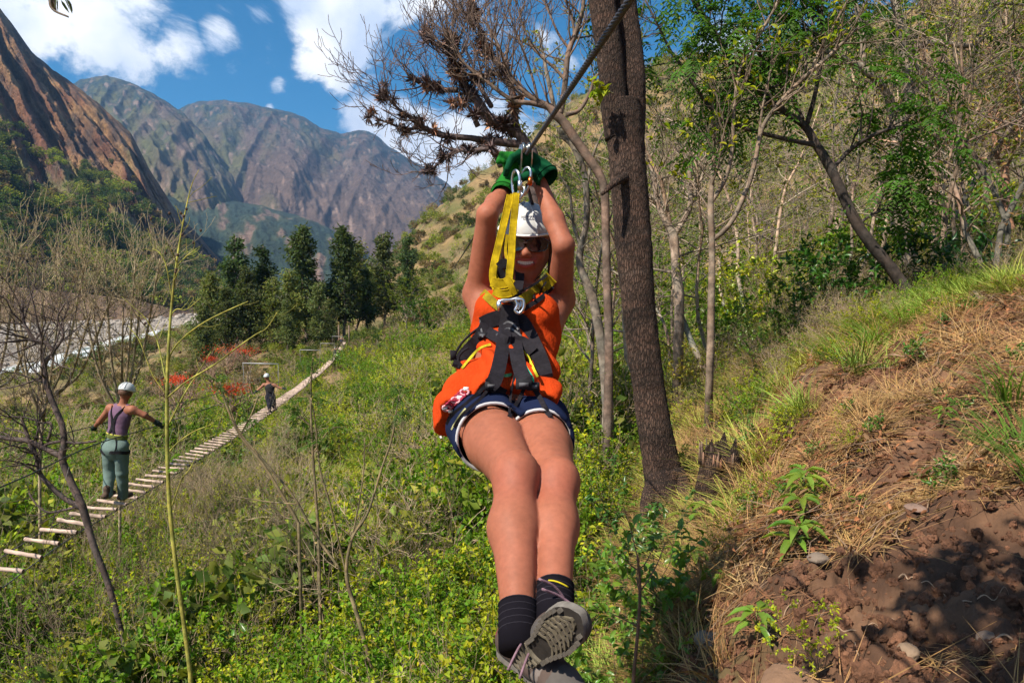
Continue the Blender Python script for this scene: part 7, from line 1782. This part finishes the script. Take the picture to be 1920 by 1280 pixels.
def trolley():
    c = cab(2.70); t = unit(cab(2.6) - cab(2.8)); dn = unit(np.array([0, 0, -1.0]) - t * (np.array([0, 0, -1.0]) @ t)); sd = np.cross(t, dn)
    e = empty('pulley', c, 'steel zip line trolley between the two green gloves', 'pulley'); R = np.stack([t, sd, dn], 1)
    for s in (-1, 1):
        q = MB(); prof = [(-.055, -.012), (-.045, -.032), (0, -.040), (.045, -.032), (.055, -.012), (.05, .02), (.018, .060), (-.018, .060), (-.05, .02)]
        n = len(prof); V = [c + R @ np.array([a, s * .017, b]) for a, b in prof] + [c + R @ np.array([a, s * .021, b]) for a, b in prof]
        q.raw(np.array(V), [tuple(range(n))[::-1], tuple(range(n, 2 * n))] + [(i, (i + 1) % n, n + (i + 1) % n, n + i) for i in range(n)], (.62, .62, .64)); q.build('side_plate', m_metal, e, smooth=False)
    for a in (-.028, .028):
        q = MB(); w = c + R @ np.array([a, 0, -.020]); q.tube([w - sd * .014, w - sd * .006, w - sd * .004, w + sd * .004, w + sd * .006, w + sd * .014], [.022, .020, .014, .014, .020, .022], 18, (.55, .50, .40)); q.build('wheel', m_metal, e)
        q = MB(); q.tube([w - sd * .026, w + sd * .026], .005, 8, (.6, .6, .6)); q.build('axle', m_metal, e)
    def biner(center, up, side, h, w, r, col, nm, lab, gate=None, sleeve=None):
        e2 = empty(nm, center, lab, 'carabiner'); pts = []
        for a in np.linspace(0, 6.2832, 29): pts.append(center + up * math.sin(a) * h + side * (math.cos(a) * w * (1 + .18 * math.sin(a))))
        q = MB(); q.tube(np.array(pts), r, 8, col, cap=False); q.build('body', m_metal, e2)
        if sleeve is not None: q = MB(); q.tube([center + side * w - up * h * .35, center + side * w + up * h * .28], r * 1.75, 10, sleeve); q.build('screw_sleeve', m_metal, e2)
    up = np.array([0, 0, 1.0])
    biner(P(968, 348, 2.66), unit(up + np.array([-.05, 0, 0])), unit(np.array([.5, -.8, 0])), .055, .026, .0055, (.55, .57, .60), 'carabiner', 'silver carabiner joining the trolley and the yellow sling', sleeve=(.5, .5, .52))
    biner(P(985, 340, 2.66), unit(up + np.array([.15, 0, 0])), unit(np.array([.75, -.6, 0])), .050, .022, .0055, (.50, .50, .52), 'carabiner', 'carabiner with an orange locking sleeve under the gloves', sleeve=(.50, .12, .03))
    biner(P(977, 362, 2.64), unit(up + np.array([.3, 0, 0])), unit(np.array([.8, -.6, 0])), .022, .012, .0045, (.6, .6, .6), 'steel_link', 'small steel link just above the yellow sling', None)
trolley()
def slings():
    YL = np.array((.32, .22, .006))
    def sl(limbs, lab, nm='yellow_sling'):
        e = empty(nm, P(*limbs[0][0][0]), lab, 'sling')
        for l, w, tw in limbs:
            s_ = spline(np.array([list(P(a, b, d)) for a, b, d in l]), n=7); nv = -s_ / np.linalg.norm(s_, axis=1)[:, None]; n = len(s_)
            side = np.cross(np.gradient(s_, axis=0), nv); side /= np.linalg.norm(side, axis=1)[:, None]; a = tw * np.linspace(0, 1, n)[:, None]; nv = nv * np.cos(a) + side * np.sin(a)
            q = MB(); ribbon(q, s_, nv, w, .006, YL * .9); q.build('webbing_band', m_yel, e)
            for off in (() if w < .02 else (-.42, .42)):
                sd_ = np.cross(np.gradient(s_, axis=0), nv); sd_ /= np.linalg.norm(sd_, axis=1)[:, None]
                q = MB(); q.tube(s_ + sd_ * w * off + nv * .0032, .0020, 4, YL * 1.1); q.build('woven_rib', m_yel, e)
    sl([([(968, 362, 2.62), (965, 400, 2.60), (961, 440, 2.57), (959, 480, 2.54), (955, 520, 2.51), (953, 548, 2.485)], .026, .25), ([(957, 366, 2.625), (947, 410, 2.61), (935, 460, 2.58), (926, 500, 2.55), (925, 525, 2.53), (935, 548, 2.50), (950, 556, 2.485)], .027, .5)], 'dirty yellow webbing sling, the pair of long bands in front of the face')
    sl([([(960, 364, 2.635), (950, 400, 2.63), (940, 445, 2.60), (932, 490, 2.57), (930, 515, 2.55), (940, 538, 2.52)], .012, .9), ([(951, 440, 2.585), (948, 470, 2.575), (952, 490, 2.565)], .010, .3), ([(922, 528, 2.50), (935, 532, 2.488), (952, 530, 2.485), (958, 522, 2.49)], .034, .0), ([(926, 545, 2.49), (940, 551, 2.478), (958, 548, 2.478), (966, 540, 2.485)], .03, .1), ([(948, 520, 2.48), (958, 536, 2.47), (966, 552, 2.475)], .022, .4)], 'narrow twisted yellow sling knotted round the chest ring')
    q = MB(); s_ = spline(np.array([list(P(a, b, d)) for a, b, d in [(935, 500, 2.55), (946, 492, 2.545), (956, 505, 2.55), (955, 518, 2.555), (940, 515, 2.555), (936, 502, 2.55)]]), n=4); ribbon(q, s_, -s_ / np.linalg.norm(s_, axis=1)[:, None], .028, .012, (.015, .013, .016)); o = q.build('black_sleeve', m_web, origin=s_[0]); tag(o, 'black protective sleeve on the yellow sling beside the chin', 'sleeve')
    # steel bracket and ring at the chest
    e = empty('chest_connector', P(957, 570, 2.50), 'silver steel bracket and ring joining the sling to the harness at the chest', 'connector')
    q = MB(); d = 2.475; q.tube(spline([P(936, 583, d), P(934, 568, d), P(942, 563, d), P(958, 562, d), P(972, 559, d), P(977, 566, d), P(976, 576, d)], n=5), .0055, 8, (.66, .68, .72)); q.build('bracket', m_metal, e)
    q = MB(); q.tube(spline([P(966, 562, d - .01), P(980, 562, d - .01), P(982, 576, d - .01), P(974, 587, d - .01), P(966, 582, d - .01), P(970, 572, d - .01), P(966, 562, d - .01)], n=5), .0052, 8, (.62, .64, .68), cap=False); q.build('ring', m_metal, e)
    q = MB(); q.tube([P(941, 566, d), P(973, 561, d)], .004, 8, (.7, .7, .72)); q.build('pin', m_metal, e)
    for x in (936, 971): q = MB(); q.box(P(x, 573, d - .004), (.014, .01, .03), None, (.62, .64, .68)); q.build('lug', m_metal, e)
    q = MB(); s_ = spline(np.array([list(P(a, b, dd)) for a, b, dd in [(988, 346, 2.68), (995, 372, 2.75), (1003, 400, 2.86), (1012, 440, 2.95)]]), n=5); q.tube(s_, .007, 6, (.03, .03, .05)); o = q.build('safety_lanyard', m_rope, origin=s_[0]); tag(o, 'short dark lanyard hanging from the trolley behind the helmet', 'lanyard')
m_yel = mat('yellow_webbing', (1, 1, 1), .85, spec=.06, nscale=45, namp=.3, bump=.5, bscale=420, bdist=.002, n2scale=14, n2amp=.42)
slings()
# ================================================================== FOOTBRIDGE AND THE PEOPLE ON IT
def bridge():
    tab = np.array([(7.4, 1075), (7.75, 1063), (8.23, 1019), (8.69, 1002), (9.17, 984), (9.62, 971), (10.14, 958), (10.6, 947), (11.2, 931), (12, 912), (13, 893), (14.5, 868), (17, 838), (20, 812), (22, 797), (25, 778), (29, 756), (34, 738), (43, 713), (55, 692), (70, 672), (84, 656), (96, 642)])
    def pos(d):
        px = 700 - 5274 / d; py = float(np.interp(d, tab[:, 0], tab[:, 1])) if d > 8.2 else 1019 + (8.23 - d) * 75; return P(px, py, d)
    ds = [5.3]
    while ds[-1] < 96: ds.append(ds[-1] + (.455 if ds[-1] < 200 else .6))
    smooth = np.array([pos(d) for d in ds]); 
    for _ in range(6): smooth[1:-1, 2] = smooth[:-2, 2] * .25 + smooth[1:-1, 2] * .5 + smooth[2:, 2] * .25
    e = empty('footbridge', smooth[0], 'long narrow suspension footbridge of round wooden rungs on thin cables, sagging into the valley', 'footbridge')
    t = np.gradient(smooth, axis=0); t /= np.linalg.norm(t, axis=1)[:, None]; sd = np.cross(t, [0, 0, 1.0]); sd /= np.linalg.norm(sd, axis=1)[:, None]
    rg = np.random.default_rng(6); W = .48; sd = np.tile(unit(np.array([1.0, -.13, -.03])), (len(ds), 1))
    ms = mat('weathered_wood', (1, 1, 1), .85, nscale=5, namp=.2, stretch=(1, 8, 8), bump=.4, bscale=10, bdist=.01, objrand=.18)
    prots = []
    for k in range(5):
        q = MB(); n = 9; x = np.linspace(-W / 2, W / 2, n); r = .024 * (1 + .09 * rg.normal(size=n)); c = np.tile([.42, .31, .25], (n, 1)) * rg.uniform(.65, 1.2, (n, 1))
        q.tube(np.stack([x, rg.normal(size=n) * .002, rg.normal(size=n) * .002], 1), r, 9, c, cap=False)
        for s in (-1, 1): q.tube([(s * W / 2, 0, 0), (s * (W / 2 + .001), 0, 0), (s * (W / 2 + .004), 0, 0)], [.025, .024, .012], 9, (.12, .07, .05))
        prots.append(q.mesh('rung', [ms]))
    base = Vector(e.location)
    for i, (d, p) in enumerate(zip(ds, smooth)):
        o = bpy.data.objects.new('rung', prots[int(rg.integers(0, 5))]); COL.objects.link(o); o.parent = e
        o.location = Vector(p) - base; a = math.atan2(sd[i][1], sd[i][0]) + rg.normal() * .045; 
        o.rotation_euler = (Matrix.Rotation(a, 3, 'Z') @ Matrix.Rotation(math.radians(3.5 + rg.normal() * 1.2), 3, 'Y') @ Matrix.Rotation(rg.uniform(0, 6.28), 3, 'X')).to_euler()
        f_ = 1.0 if d < 24 else 1 + (d - 24) * .018; o.scale = (1 + rg.normal() * .03, f_ * rg.uniform(.9, 1.15), f_ * rg.uniform(.9, 1.1))
    def cable_(off, up, r, col=(.10, .10, .10), name='bridge_cable'):
        q = MB(); q.tube(smooth + sd * off + np.array([0, 0, up]), r, 5, col); q.build(name, m_rope, e)
    cable_(-.22, -.03, .0065); cable_(.22, -.03, .0065)
    for s in (-1, 1):
        q = MB(); h = (1.02 if s < 0 else 1.13) + 0 * smooth[:, 0]; q.tube(smooth + sd * s * .60 + np.stack([0 * h, 0 * h, h], 1), .008, 5, (.05, .05, .05)); q.build('hand_cable', m_rope, e)
    for k in range(6, len(ds), 9):
        for s in (-1, 1):
            if ds[k] < 70: q = MB(); q.tube([smooth[k] + sd[k] * s * .22 + [0, 0, -.03], smooth[k] + sd[k] * s * .62 + [0, 0, 1.02]], .003, 4, (.14, .13, .12)); q.build('suspender', m_rope, e)
    for d in (25.5, 45, 62, 80):
        i = int(np.argmin(np.abs(np.array(ds) - d))); p = smooth[i]; q = MB(); q.tube([p - sd[i] * .65 + [0, 0, 1.75], p + sd[i] * .65 + [0, 0, 1.78]], .022, 7, (.30, .29, .29)); q.build('spreader_bar', m_rope, e)
        for s in (-1, 1): q = MB(); q.tube([p + sd[i] * s * .64 + [0, 0, 1.76], p + sd[i] * s * .62 + [0, 0, 1.0], p + sd[i] * s * .24], .009, 4, (.2, .2, .2)); q.build('suspender', m_rope, e)
    # anchorage posts and a sign board at the far end
    i = len(ds) - 1
    for s in (-1, 1):
        p = smooth[i] + sd[i] * s * .7; z = ground_z(p[0], p[1]); q = MB(); q.tube([(p[0], p[1], min(z, p[2]) - .3), (p[0], p[1], p[2] + 2.3)], .10, 8, (.16, .11, .08)); o = q.build('post', m_bark2, origin=(p[0], p[1], z)); tag(o, 'timber anchorage post at the far end of the footbridge, ' + ('left one' if s < 0 else 'right one'), 'post')
    return smooth, ds, sd
BR, BD, BS = bridge()

def figure(label, J, s, cols, h, facing, helmet=True, detail=True):
    """whole clothed figure; J joints, s = scale of a 1.75 m person"""
    root = empty('person', J['footL'] * .5 + J['footR'] * .5, label, 'person')
    allp = np.array(list(J.values())); lo = allp.min(0) - .28 * s; hi = allp.max(0) + .28 * s; base = Field(lo, hi, h)
    hipc = (J['hipL'] + J['hipR']) / 2; shc = (J['shL'] + J['shR']) / 2; sp = unit(shc - hipc); lat = unit(J['shR'] - J['shL']); lat = unit(lat - sp * (lat @ sp)); fr = unit(np.cross(lat, sp)); 
    if fr @ np.asarray(facing) < 0: fr = -fr
    R = np.stack([lat, fr, sp], 1); wst = hipc * .62 + shc * .38
    B = base.like()
    B.cone(hipc, wst, .148 * s, .128 * s, .03, fr, .68); B.cone(wst, shc - sp * .10 * s, .128 * s, .165 * s, .03, fr, .66); B.cone(J['shL'], J['shR'], .062 * s, .062 * s, .05)
    B.cone(shc, J['head'] - sp * .05 * s, .056 * s, .055 * s, .03); B.ell(J['head'], (.078 * s, .098 * s, .115 * s), R, .02); B.ell(J['head'] + fr * .09 * s - sp * .02 * s, (.012, .018, .022), R, .01)
    for k in 'LR':
        B.cone(J['sh' + k], J['el' + k], .056 * s, .042 * s, .03); B.cone(J['el' + k], J['ha' + k], .043 * s, .028 * s, .02)
        pr = J['hip' + k]; B.cone(pr, J['kn' + k], .092 * s, .060 * s, .04); B.cone(J['kn' + k], J['kn' + k] * .6 + J['foot' + k] * .4, .056 * s, .060 * s, .03); B.cone(J['kn' + k] * .6 + J['foot' + k] * .4, J['foot' + k] + sp * .06 * s, .058 * s, .038 * s, .03)
    V, F = B.mesh(1); put_mesh('body', V, F, np.tile(cols['skin'], (len(V), 1)), m_skin, root)
    g = 0.014 * s
    T = base.like(); T.cone(hipc + sp * .02, wst, .148 * s + g, .130 * s + g, .03, fr, .70); T.cone(wst, shc - sp * .10 * s, .130 * s + g, .165 * s + g * .8, .03, fr, .68)
    for k, q in (('L', -1), ('R', 1)):
        a = shc * .45 + J['sh' + k] * .55; T.cone(a - sp * .10 * s, a + sp * .045 * s, .06 * s, .032 * s, .03); T.cone(J['sh' + k] - sp * .10 * s + (J['sh' + k] - shc) * .25, J['sh' + k] + sp * .12 * s + (J['sh' + k] - shc) * .25, .07 * s, .075 * s, .01, op='cut')
    if cols.get('folds', True):
        _, gp = T.grid(T.lo, T.lo + T.n * T.h); gp = gp[:T.n[0], :T.n[1], :T.n[2]]; T.F = (T.F + .008 * s * fbm(gp[..., 0] * 11, gp[..., 1] * 11, gp[..., 2] * 16, o=2)).astype(np.float32)
    V, F = T.mesh(1); put_mesh('tank_top', V, F, np.tile(cols['top'], (len(V), 1)), m_cloth, root)
    Pn = base.like(); Pn.cone(hipc - sp * .03, hipc + sp * .09 * s, .158 * s + g, .142 * s + g, .03, fr, .74); Pn.ell(hipc - fr * .05 * s - sp * .03, (.15 * s, .10 * s, .12 * s), R, .03)
    end = cols.get('pant_len', .92)
    for k in 'LR':
        m = J['kn' + k]; ft = J['kn' + k] * (1 - end) + J['foot' + k] * end; L = base.like(); L.cone(J['hip' + k], m, .096 * s + g, .068 * s + g, .03); L.cone(m, ft, .068 * s + g, .056 * s + g, .03); Pn.F = smin(Pn.F, L.F, .02)
    _, gp = Pn.grid(Pn.lo, Pn.lo + Pn.n * Pn.h); gp = gp[:Pn.n[0], :Pn.n[1], :Pn.n[2]]; Pn.F = (Pn.F + .009 * s * fbm(gp[..., 0] * 9, gp[..., 1] * 9, gp[..., 2] * 13, o=2)).astype(np.float32)
    V, F = Pn.mesh(1); put_mesh('trousers', V, F, np.tile(cols['pants'], (len(V), 1)), m_cloth, root)
    for k in 'LR':
        q = Field(J['foot' + k] - .2 * s, J['foot' + k] + .25 * s, h); fd = np.asarray(facing) * np.array([1, 1, 0]); fd = unit(fd + lat * (.15 if k == 'R' else -.15)); f0 = J['foot' + k]
        q.cone(f0 - fd * .05 * s + [0, 0, .045 * s], f0 + fd * .13 * s + [0, 0, .035 * s], .045 * s, .038 * s, .02); q.cone(f0 + [0, 0, .05 * s], f0 + [0, 0, .14 * s], .045 * s, .048 * s, .02); q.plane_cut(f0 + [0, 0, .004], [0, 0, -1]); V, F = q.mesh(1); put_mesh('boot', V, F, np.tile(cols['boot'], (len(V), 1)), m_rubber, root)
        # gloved hand with fingers closed round the cable
        q = Field(J['ha' + k] - .13 * s, J['ha' + k] + .13 * s, h * .55); hd = unit(J['ha' + k] - J['el' + k]); sdv = unit(np.cross(hd, [0, 0, 1.0])); c0 = J['ha' + k]
        q.cone(c0 - hd * .05 * s, c0 + hd * .01, .032 * s, .036 * s, .015); q.cone(c0, c0 + hd * .05 * s, .036 * s, .036 * s, .02, sdv, .8)
        for j in range(4):
            o = sdv * (.018 * (j - 1.5)) * s; b0 = c0 + hd * .055 * s + o; b1 = b0 + hd * .035 * s + np.array([0, 0, -.012]) * s; b2 = b1 + np.array([0, 0, -.032]) * s - hd * .006 * s; q.cone(b0, b1, .0115 * s, .0105 * s, .006); q.cone(b1, b2, .0105 * s, .0095 * s, .006)
        q.cone(c0 + sdv * .028 * s, c0 + sdv * .034 * s + hd * .045 * s + np.array([0, 0, -.03]) * s, .014 * s, .011 * s, .01)
        V, F = q.mesh(1); put_mesh('glove', V, F, np.tile(cols['glove'], (len(V), 1)), m_glove, root)
    hm = Field(J['head'] - .2 * s, J['head'] + .2 * s, min(h, .009)); hu = unit(sp * .6 + np.array([0, 0, 1.0]) + fr * cols.get('tilt', 0)); hf = unit(fr - hu * (fr @ hu)); HR = np.stack([np.cross(hf, hu), hf, hu], 1)
    hm.ell(J['head'] + hu * .02 * s, (.105 * s, .13 * s, .125 * s), HR, .01); hm.plane_cut(J['head'] + hu * .015 * s, -hu); V, F = hm.mesh(1); hl = put_mesh('helmet', V, F, np.tile((.50, .52, .52), (len(V), 1)), m_shell, root)
    if detail:
        for a in (-.5, 0, .5):
            q = MB(); pts = [J['head'] + hu * .02 * s + HR @ (np.array([math.sin(a) * math.cos(b) * .107, -math.cos(a) * math.cos(b) * .132, math.sin(b) * .127]) * s) for b in np.linspace(.15, 1.2, 6)]; q.tube(pts, .006 * s, 5, (.45, .48, .5)); q.build('helmet_ridge', m_shell, hl)
        q = MB(); q.ball(J['head'] + hu * .05 * s - hf * .118 * s, (.02 * s, .012 * s, .012 * s), (.05, .30, .25)); q.build('helmet_badge', m_shell, hl)
        hr = Field(J['head'] - .16 * s, J['head'] + .16 * s, .009); hr.ell(J['head'] - hf * .02 - hu * .01, (.088 * s, .10 * s, .10 * s), HR, .01); hr.plane_cut(J['head'] + hf * .03 * s, hf); hr.plane_cut(J['head'] - hu * .055 * s, -hu); V, F = hr.mesh(1); put_mesh('hair', V, F, (.10, .05, .03), m_hair, root)
        bk = -fr; BKc = (.016, .015, .018); hn = MB(); surf = lambda p: p
        tv = np.array(T.mesh(1)[0]); tvf = T.mesh(1)[1]; pv, pf = Pn.mesh(1); bv = BVHTree.FromPolygons([tuple(v) for v in np.concatenate([tv, pv])], [tuple(f) for f in np.concatenate([tvf, pf + len(tv)]).tolist()])
        def wrap(p, off=.008):
            p = np.asarray(p); r = bv.find_nearest(Vector(p)); n = np.array(r[0]) - p; q_ = np.array(r[0]); nn = np.array(r[1]); return q_ + nn * off
        def strap(pl, w, col, nm):
            pts = np.array([wrap(p) for p in spline(np.array(pl), n=5)]); cen = np.array([hipc + sp * ((p - hipc) @ sp) for p in pts]); q = MB(); ribbon(q, pts, pts - cen, w, .006, col); q.build(nm, m_web, root)
        for sgn, k in ((-1, 'L'), (1, 'R')):
            for off_ in (bk, fr):
                strap([J['sh' + k] * .55 + shc * .45 + sp * .03 * s + off_ * .03, shc - sp * .13 * s + lat * sgn * .03 * s + off_ * .14, shc - sp * .25 * s + lat * sgn * .015 * s + off_ * .15, hipc + sp * .18 * s + lat * sgn * .05 * s + off_ * .13], .036 * s, BKc, 'harness_strap')
            strap([wrap(J['hip' + k] + (J['kn' + k] - J['hip' + k]) * .18 + (R @ np.array([math.cos(a), math.sin(a), 0])) * .13 * s) for a in np.linspace(0, 6.28, 9)], .045 * s, BKc, 'harness_leg_loop')
            strap([hipc + sp * .15 * s + lat * sgn * .09 * s + bk * .12, J['hip' + k] + bk * .14 + lat * sgn * .03, J['hip' + k] + (J['kn' + k] - J['hip' + k]) * .16 + bk * .11], .016 * s, BKc, 'harness_riser')
        strap([hipc + sp * .15 * s + (R @ np.array([math.cos(a), math.sin(a) * .7, 0])) * .17 * s for a in np.linspace(0, 6.28, 13)], .055 * s, (.10, .12, .03), 'harness_belt'); strap([hipc + sp * .185 * s + (R @ np.array([math.cos(a), math.sin(a) * .7, 0])) * .17 * s for a in np.linspace(0, 6.28, 13)], .014 * s, (.45, .42, .08), 'harness_belt')
    return root
def walkers():
    d = 10.6
    fy = 12
    Q = lambda x, y, dd=0: P(x, y, d + dd)
    J = dict(head=Q(237, 735, .0), shL=Q(207, 765, .05), shR=Q(248, 768, -.05), elL=Q(187, 790, .15), elR=Q(271, 778, .0), haL=Q(178, 799, .35), haR=Q(294, 792, .15), hipL=Q(205, 836, .03), hipR=Q(227, 837, -.03), knL=Q(206, 884, .12), knR=Q(229, 885, .08), footL=Q(201, 933, .0), footR=Q(231, 936, .25))
    figure('person in mauve tank top and grey-green trousers walking away on the near footbridge', J, 1.0, dict(skin=(.27, .105, .062), top=(.15, .088, .14), pants=(.125, .175, .16), boot=(.09, .06, .045), glove=(.03, .04, .035), tilt=.5, pant_len=.86), .011, (.3, 1, 0))
    d = 26.0
    J = dict(head=Q(500, 707), shL=Q(516, 722), shR=Q(495, 721), elL=Q(524, 727), elR=Q(488, 727, -.1), haL=Q(532, 728), haR=Q(480, 734, -.2), hipL=Q(511, 744), hipR=Q(503, 744), knL=Q(513, 757, .0), knR=Q(505, 759, -.1), footL=Q(516, 770, .0), footR=Q(506, 775, -.15))
    figure('person in black top and dark trousers halfway along the footbridge, arms spread', J, 1.0, dict(skin=(.30, .13, .08), top=(.03, .028, .03), pants=(.022, .022, .03), boot=(.10, .07, .06), glove=(.03, .04, .035), pant_len=.45), .02, (-.3, -1, 0), detail=False)
    for (px, top, bot, dd, lab, face) in [(628, 651, 671, 72, 'tiny distant person with a white helmet on the far part of the footbridge', (0, -1, 0)), (640, 632, 648, 90, 'tiny dark figure at the far end of the footbridge', (0, -1, 0))]:
        hgt = 1.7; d = dd; k = (bot - top); y = lambda f: bot - f * k
        J = dict(head=Q(px, y(.93)), shL=Q(px + 3.4, y(.81)), shR=Q(px - 3.4, y(.81)), elL=Q(px + 6, y(.66)), elR=Q(px - 6, y(.66)), haL=Q(px + 9, y(.6)), haR=Q(px - 9, y(.6)), hipL=Q(px + 1.8, y(.52)), hipR=Q(px - 1.8, y(.52)), knL=Q(px + 1.9, y(.28)), knR=Q(px - 1.9, y(.28)), footL=Q(px + 2, y(0)), footR=Q(px - 2, y(0)))
        figure(lab, J, k / FPX * dd / 1.75, dict(skin=(.4, .2, .13), top=(.03, .035, .06), pants=(.03, .03, .05), boot=(.05, .04, .04), glove=(.03, .03, .03)), .03, face, detail=False)
walkers()

# ------------------------------------------------------------------ air
def haze():
    mb = MB(); mb.box((-500, 2600, 600), (13000, 10400, 1500))
    m = bpy.data.materials.new('haze_air'); m.use_nodes = True; nt = m.node_tree
    nt.nodes.remove(nt.nodes['Principled BSDF'])
    v = nt.nodes.new('ShaderNodeVolumePrincipled')
    v.inputs['Color'].default_value = (.30, .56, 1.0, 1); v.inputs['Density'].default_value = HAZE; v.inputs['Anisotropy'].default_value = .3
    nt.links.new(v.outputs[0], nt.nodes['Material Output'].inputs['Volume'])
    o = mb.build('haze', m); tag(o, kind='stuff')
HAZE = 9.5e-5
haze()
